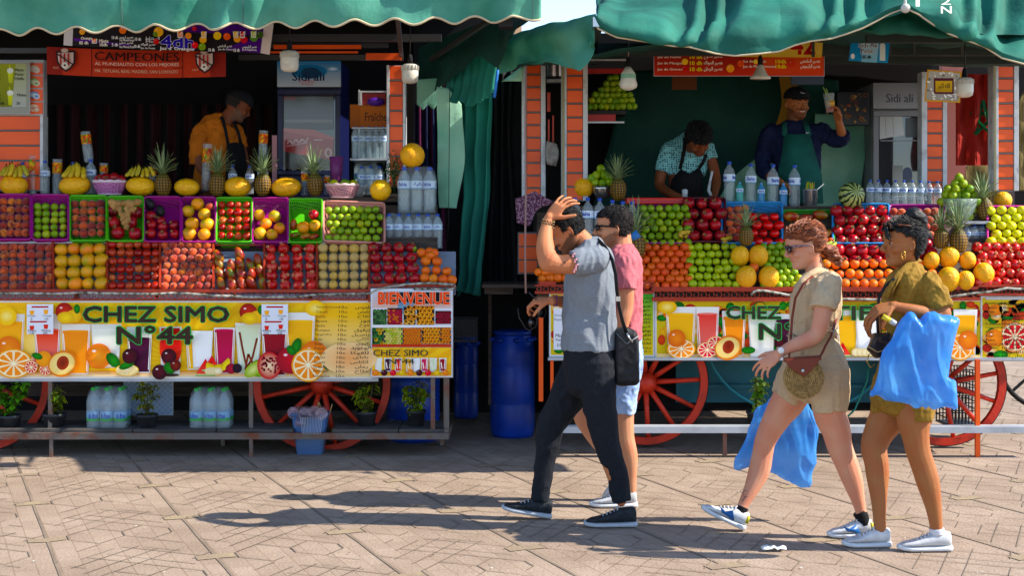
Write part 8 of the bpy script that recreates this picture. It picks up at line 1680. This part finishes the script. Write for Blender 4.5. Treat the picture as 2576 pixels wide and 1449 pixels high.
def cap(F_, hd, brim=1, m='cap_black', bx=1):
    mm = mat(m, '0c0c12', .8); o = hd.hair(F_, lambda x, y, z: z > .66, .05, mm, 0, 'cap'); b = MB(); g = []
    for i in range(7):
        a = R(-62 + i * 124 / 6); g.append([hd.P((.40 * math.cos(a) + .02) * brim, .38 * math.sin(a), .68), hd.P((.40 * math.cos(a) + .3 * math.cos(a)) * brim, .4 * math.sin(a), .63)])
    b.grid(g); solid(b.build('brim', mm, o), .005); return o
o = cap(V1, hd); hd.hair(V1, lambda x, y, z: .36 < z < .7 and x < -.06, .02, mat('hair_grizzled', '2a2624', .8), .004)
LEG(V1, 528, 562, 478)
A = Art(0, fn=lambda u, v: hd.P(.12 + (u - 0) * .11, -.345 - .05, .80 - v * .14)); A.text('3', 0, 0, 1, 1, 'c8861c', .05); A.build('digit', M_print, parent=o)
b = MB(); ap = mat('apron_black', '08080a', .85)
g = [[V1.p(u, v, dy) for u, v, dy in r_] for r_ in (((570, 362, -.16), (590, 358, -.15), (612, 362, -.02)), ((568, 420, -.19), (592, 420, -.18), (622, 420, -.05)), ((566, 500, -.2), (592, 500, -.19), (624, 500, -.06)))]; b.grid(g); solid(b.build('apron', ap, V1.root), .01)
ribbon([V1.p(*q) for q in ((552, 288, -.02), (560, 300, -.12), (568, 330, -.15), (574, 364, -.16))], .025, ap, 'apron_strap', V1.root); ribbon([V1.p(*q) for q in ((588, 305, -.04), (600, 335, -.1), (606, 362, -.06))], .025, ap, 'apron_strap', V1.root)
# ---- vendor bending
V2 = Fig(11.4, 'vendor in pale patterned shirt and black apron bending over the right counter', (W(1730, 0, 11.4).x, 11.4, .74))
hd = Head(V2.p(1756, 352, -.28), (.22, -.62, -.75), (.05, -.8, .5), .235)
b = MB(); hd.body(b)
V2.L(b, [(1750, 358, -.2, 18, 18), (1738, 368, -.1, 20, 20), (1730, 385, 0, 30, 26)]); V2.L(b, [(1728, 385, 0, 42, 24), (1724, 420, -.05, 44, 30), (1722, 500, -.02, 40, 32)])
V2.L(b, [(1678, 390, -.05, 17, 17), (1664, 430, -.08, 15, 15), (1660, 468, -.12, 13, 13), (1690, 488, -.25, 10, 10), (1712, 496, -.3, 8, 8)]); hand(b, V2.p(1710, 495, -.3), (.9, -.2, -.3), (0, 0, -1), 1, (.5, .6, .7, .7), (.6, .4), -1)
V2.L(b, [(1780, 380, -.05, 15, 15), (1794, 420, -.08, 13, 13), (1802, 460, -.15, 11, 11), (1795, 492, -.22, 9, 9)]); hand(b, V2.p(1796, 490, -.22), (-.3, -.2, -.9), (-.8, 0, 0), 1, (.5, .6, .7, .7), (.6, .4), 1)
V2.L(b, [(1704, 500, 0, 22, 22), (1704, 620, 0, 15, 15)]); V2.L(b, [(1740, 500, 0, 22, 22), (1740, 620, 0, 15, 15)])
blob(V2, 'body', b, MATS['skin_vendor'], .006, 3, col=skincol('7c4424', '2a1a12', hd, stub=.3))
hd.hair(V2, lambda x, y, z: z > .74 if x > .12 else z > .5 if x > -.02 else z > (.25 if x < -.1 else .5), .07, mat('hair_curly_black', '060505', .8, bump=1, bscale=60), .03, seed=8, fl=(2600, .025, .7)); hd.brows(V2)
ms = mat('patterned_shirt', '7ab0b0', .8); t = ms.node_tree; N = t.nodes; tc = N.new("ShaderNodeTexCoord"); vo = N.new("ShaderNodeTexVoronoi"); vo.inputs['Scale'].default_value = 55; vo.inputs['Randomness'].default_value = .35; cr = N.new("ShaderNodeValToRGB"); cr.color_ramp.interpolation = 'CONSTANT'
cr.color_ramp.elements[0].color = rgba('101a20'); cr.color_ramp.elements[1].position = .36; cr.color_ramp.elements[1].color = rgba('78b4b4'); t.links.new(tc.outputs['Object'], vo.inputs['Vector']); t.links.new(vo.outputs['Distance'], cr.inputs[0]); t.links.new(cr.outputs[0], N['Principled BSDF'].inputs['Base Color'])
b = MB(); V2.L(b, [(1736, 350, -.05, 30, 28), (1730, 376, 0, 60, 36), (1726, 410, -.04, 54, 38), (1724, 440, -.04, 48, 38)], ends=(.5, 0)); V2.L(b, [(1686, 380, -.03, 24, 24), (1672, 405, -.06, 22, 22), (1664, 432, -.08, 20, 20)], ends=(1, 0)); V2.L(b, [(1774, 372, -.03, 22, 22), (1788, 402, -.06, 18, 18)], ends=(1, 0))
blob(V2, 'shirt', b, ms, .008, 3, .012, 7, seed=33)
b = MB(); g = [[V2.p(u, v, dy) for u, v, dy in r_] for r_ in (((1712, 425, -.17), (1735, 437, -.19), (1758, 420, -.17)), ((1690, 450, -.16), (1728, 450, -.2), (1768, 440, -.16)), ((1676, 510, -.14), (1722, 510, -.2), (1766, 510, -.14)))]; b.grid(g); solid(b.build('apron', ap, V2.root), .01)
ribbon([V2.p(*q) for q in ((1722, 345, -.2), (1720, 380, -.2), (1710, 425, -.18))], .028, ap, 'apron_strap', V2.root); ribbon([V2.p(*q) for q in ((1776, 388, -.19), (1770, 405, -.18), (1758, 422, -.17))], .028, ap, 'apron_strap', V2.root)
# ---- smiling vendor
V3 = Fig(11.4, 'smiling vendor in black cap and teal apron raising a juice cup on the right stall', (W(2005, 0, 11.4).x, 11.4, .74))
LEG(V2, 1704, 1740, 495)
hd = Head(V3.p(2003, 264), (.3, -.95, -.06), (-.04, 0, 1), .245)
b = MB(); hd.body(b)
V3.L(b, [(2000, 280, 0, 20, 18), (1999, 305, 0, 21, 20), (1998, 322, 0, 26, 20)]); V3.L(b, [(1998, 338, 0, 48, 24), (2002, 390, 0, 52, 32), (2008, 510, 0, 50, 34)])
V3.L(b, [(1934, 338, 0, 15, 15), (1920, 390, 0, 15, 15), (1922, 430, -.06, 13, 13), (1945, 448, -.2, 10, 10), (1962, 458, -.28, 9, 9)]); hand(b, V3.p(1960, 457, -.28), (.8, -.3, -.4), (0, .2, -1), 1, (.8, .9, .9, 1), (.6, .5), -1)
V3.L(b, [(2062, 333, 0, 15, 15), (2095, 350, -.05, 14, 14), (2116, 345, -.1, 13, 13), (2114, 325, -.18, 11, 11), (2109, 306, -.22, 9, 9)]); hand(b, V3.p(2109, 308, -.22), (-.2, -.12, .95), (-.85, -.35, -.1), 1.15, (.75, .8, .85, .95), (.8, .6), 1, .1)
V3.L(b, [(1984, 510, 0, 24, 24), (1984, 625, 0, 15, 15)]); V3.L(b, [(2028, 510, 0, 24, 24), (2028, 625, 0, 15, 15)])
blob(V3, 'body', b, MATS['skin_vendor'], .0055, 3, col=skincol('9c6034', '20140e', hd, '9a4038', .6))
LEG(V3, 1986, 2028, 500)
b = MB(); hd.tube(b, [(.37, -.085, .245, .012), (.405, 0, .232, .017), (.37, .085, .245, .012)], 6); b.build('teeth', mat('teeth', 'd0ccc0', .3), V3.root); hd.eyes(V3, .7); hd.brows(V3)
o = cap(V3, hd, 1); b = MB(); b.tube([hd.P(.41, -.06, .84), hd.P(.42, -.01, .82), hd.P(.40, .09, .86)], .003, 5); b.build('cap_mark', M_white, o)
mn = fabric('navy_sweater', '0b1230', '101a3c', 20)
b = MB(); V3.L(b, [(1998, 312, 0, 34, 28), (1998, 332, 0, 72, 36), (2000, 380, 0, 64, 40), (2006, 440, 0, 58, 40), (2008, 500, 0, 58, 40)], ends=(.4, 0)); V3.L(b, [(1936, 334, 0, 24, 24), (1922, 380, 0, 21, 21), (1920, 425, -.05, 20, 20), (1936, 442, -.14, 17, 17)], ends=(1, 0)); V3.L(b, [(2058, 328, 0, 24, 24), (2090, 346, -.05, 21, 21), (2116, 349, -.1, 19, 19), (2120, 334, -.15, 17, 17)], ends=(1, 0))
blob(V3, 'sweater', b, mn, .008, 3, .014, 7, seed=41)
b = MB(); g = [[V3.p(u, v, dy) for u, v, dy in r_] for r_ in (((1972, 336, -.14), (2003, 338, -.17), (2036, 336, -.14)), ((1966, 390, -.16), (2005, 390, -.19), (2050, 388, -.15)), ((1954, 440, -.16), (2008, 440, -.2), (2066, 440, -.15)), ((1950, 512, -.16), (2010, 512, -.2), (2070, 512, -.15)))]; b.grid(g); mt = fabric('teal_apron', '12564c', '0e4840', 10); solid(b.build('apron', mt, V3.root), .01)
ribbon([V3.p(*q) for q in ((1972, 306, -.08), (1973, 322, -.13), (1974, 340, -.15))], .04, mt, 'apron_strap', V3.root); ribbon([V3.p(*q) for q in ((2024, 306, -.08), (2030, 322, -.13), (2034, 340, -.15))], .04, mt, 'apron_strap', V3.root)
b = MB(); b.tube([V3.p(2026, 332, -.165), V3.p(2029, 335, -.165), V3.p(2034, 332, -.165)], .004, 5); b.build('pocket_mark', M_white, V3.root)
c = V3.p(2087, 282, -.26); b = MB(); b.M = Matrix.Translation(c) @ Matrix.Rotation(R(-4), 4, 'Y'); b.lathe([(.01, 0), (.03, 0), (.045, .15), (.042, .15), (.028, .01)], n=18); r_ = b.build('juice_cup', mat('cup_clear', 'c8d0d0', .1, alpha=.3), None, 'clear cup of red and yellow juice held up by the smiling vendor', 'cup', origin=c)
b = MB(); b.M = Matrix.Translation(c); b.lathe([(.01, .005), (.028, .005), (.034, .045), (.01, .046)], n=16); b.build('red_juice', mat('juice_red', 'b82010', .3), r_); b = MB(); b.M = Matrix.Translation(c); b.lathe([(.01, .047), (.034, .047), (.039, .09), (.01, .092)], n=16); b.build('yellow_juice', mat('juice_yellow', 'c8941c', .3), r_)
b = MB(); b.tube([V3.p(2084, 250, -.26), V3.p(2070, 218, -.26)], .004, 6); b.tube([V3.p(2087, 250, -.26), V3.p(2077, 222, -.26)], .004, 6); b.build('straw', mat('straw_green', 'a8c060', .4), r_)
# ------------------------------------------------------------ tidy up
for o in PROTO:
    for c in [x for x in bpy.data.objects if x.parent == o and x.users_collection == ()]: pass
for o in reversed(PROTO):
    if not o.users_collection: bpy.data.objects.remove(o)
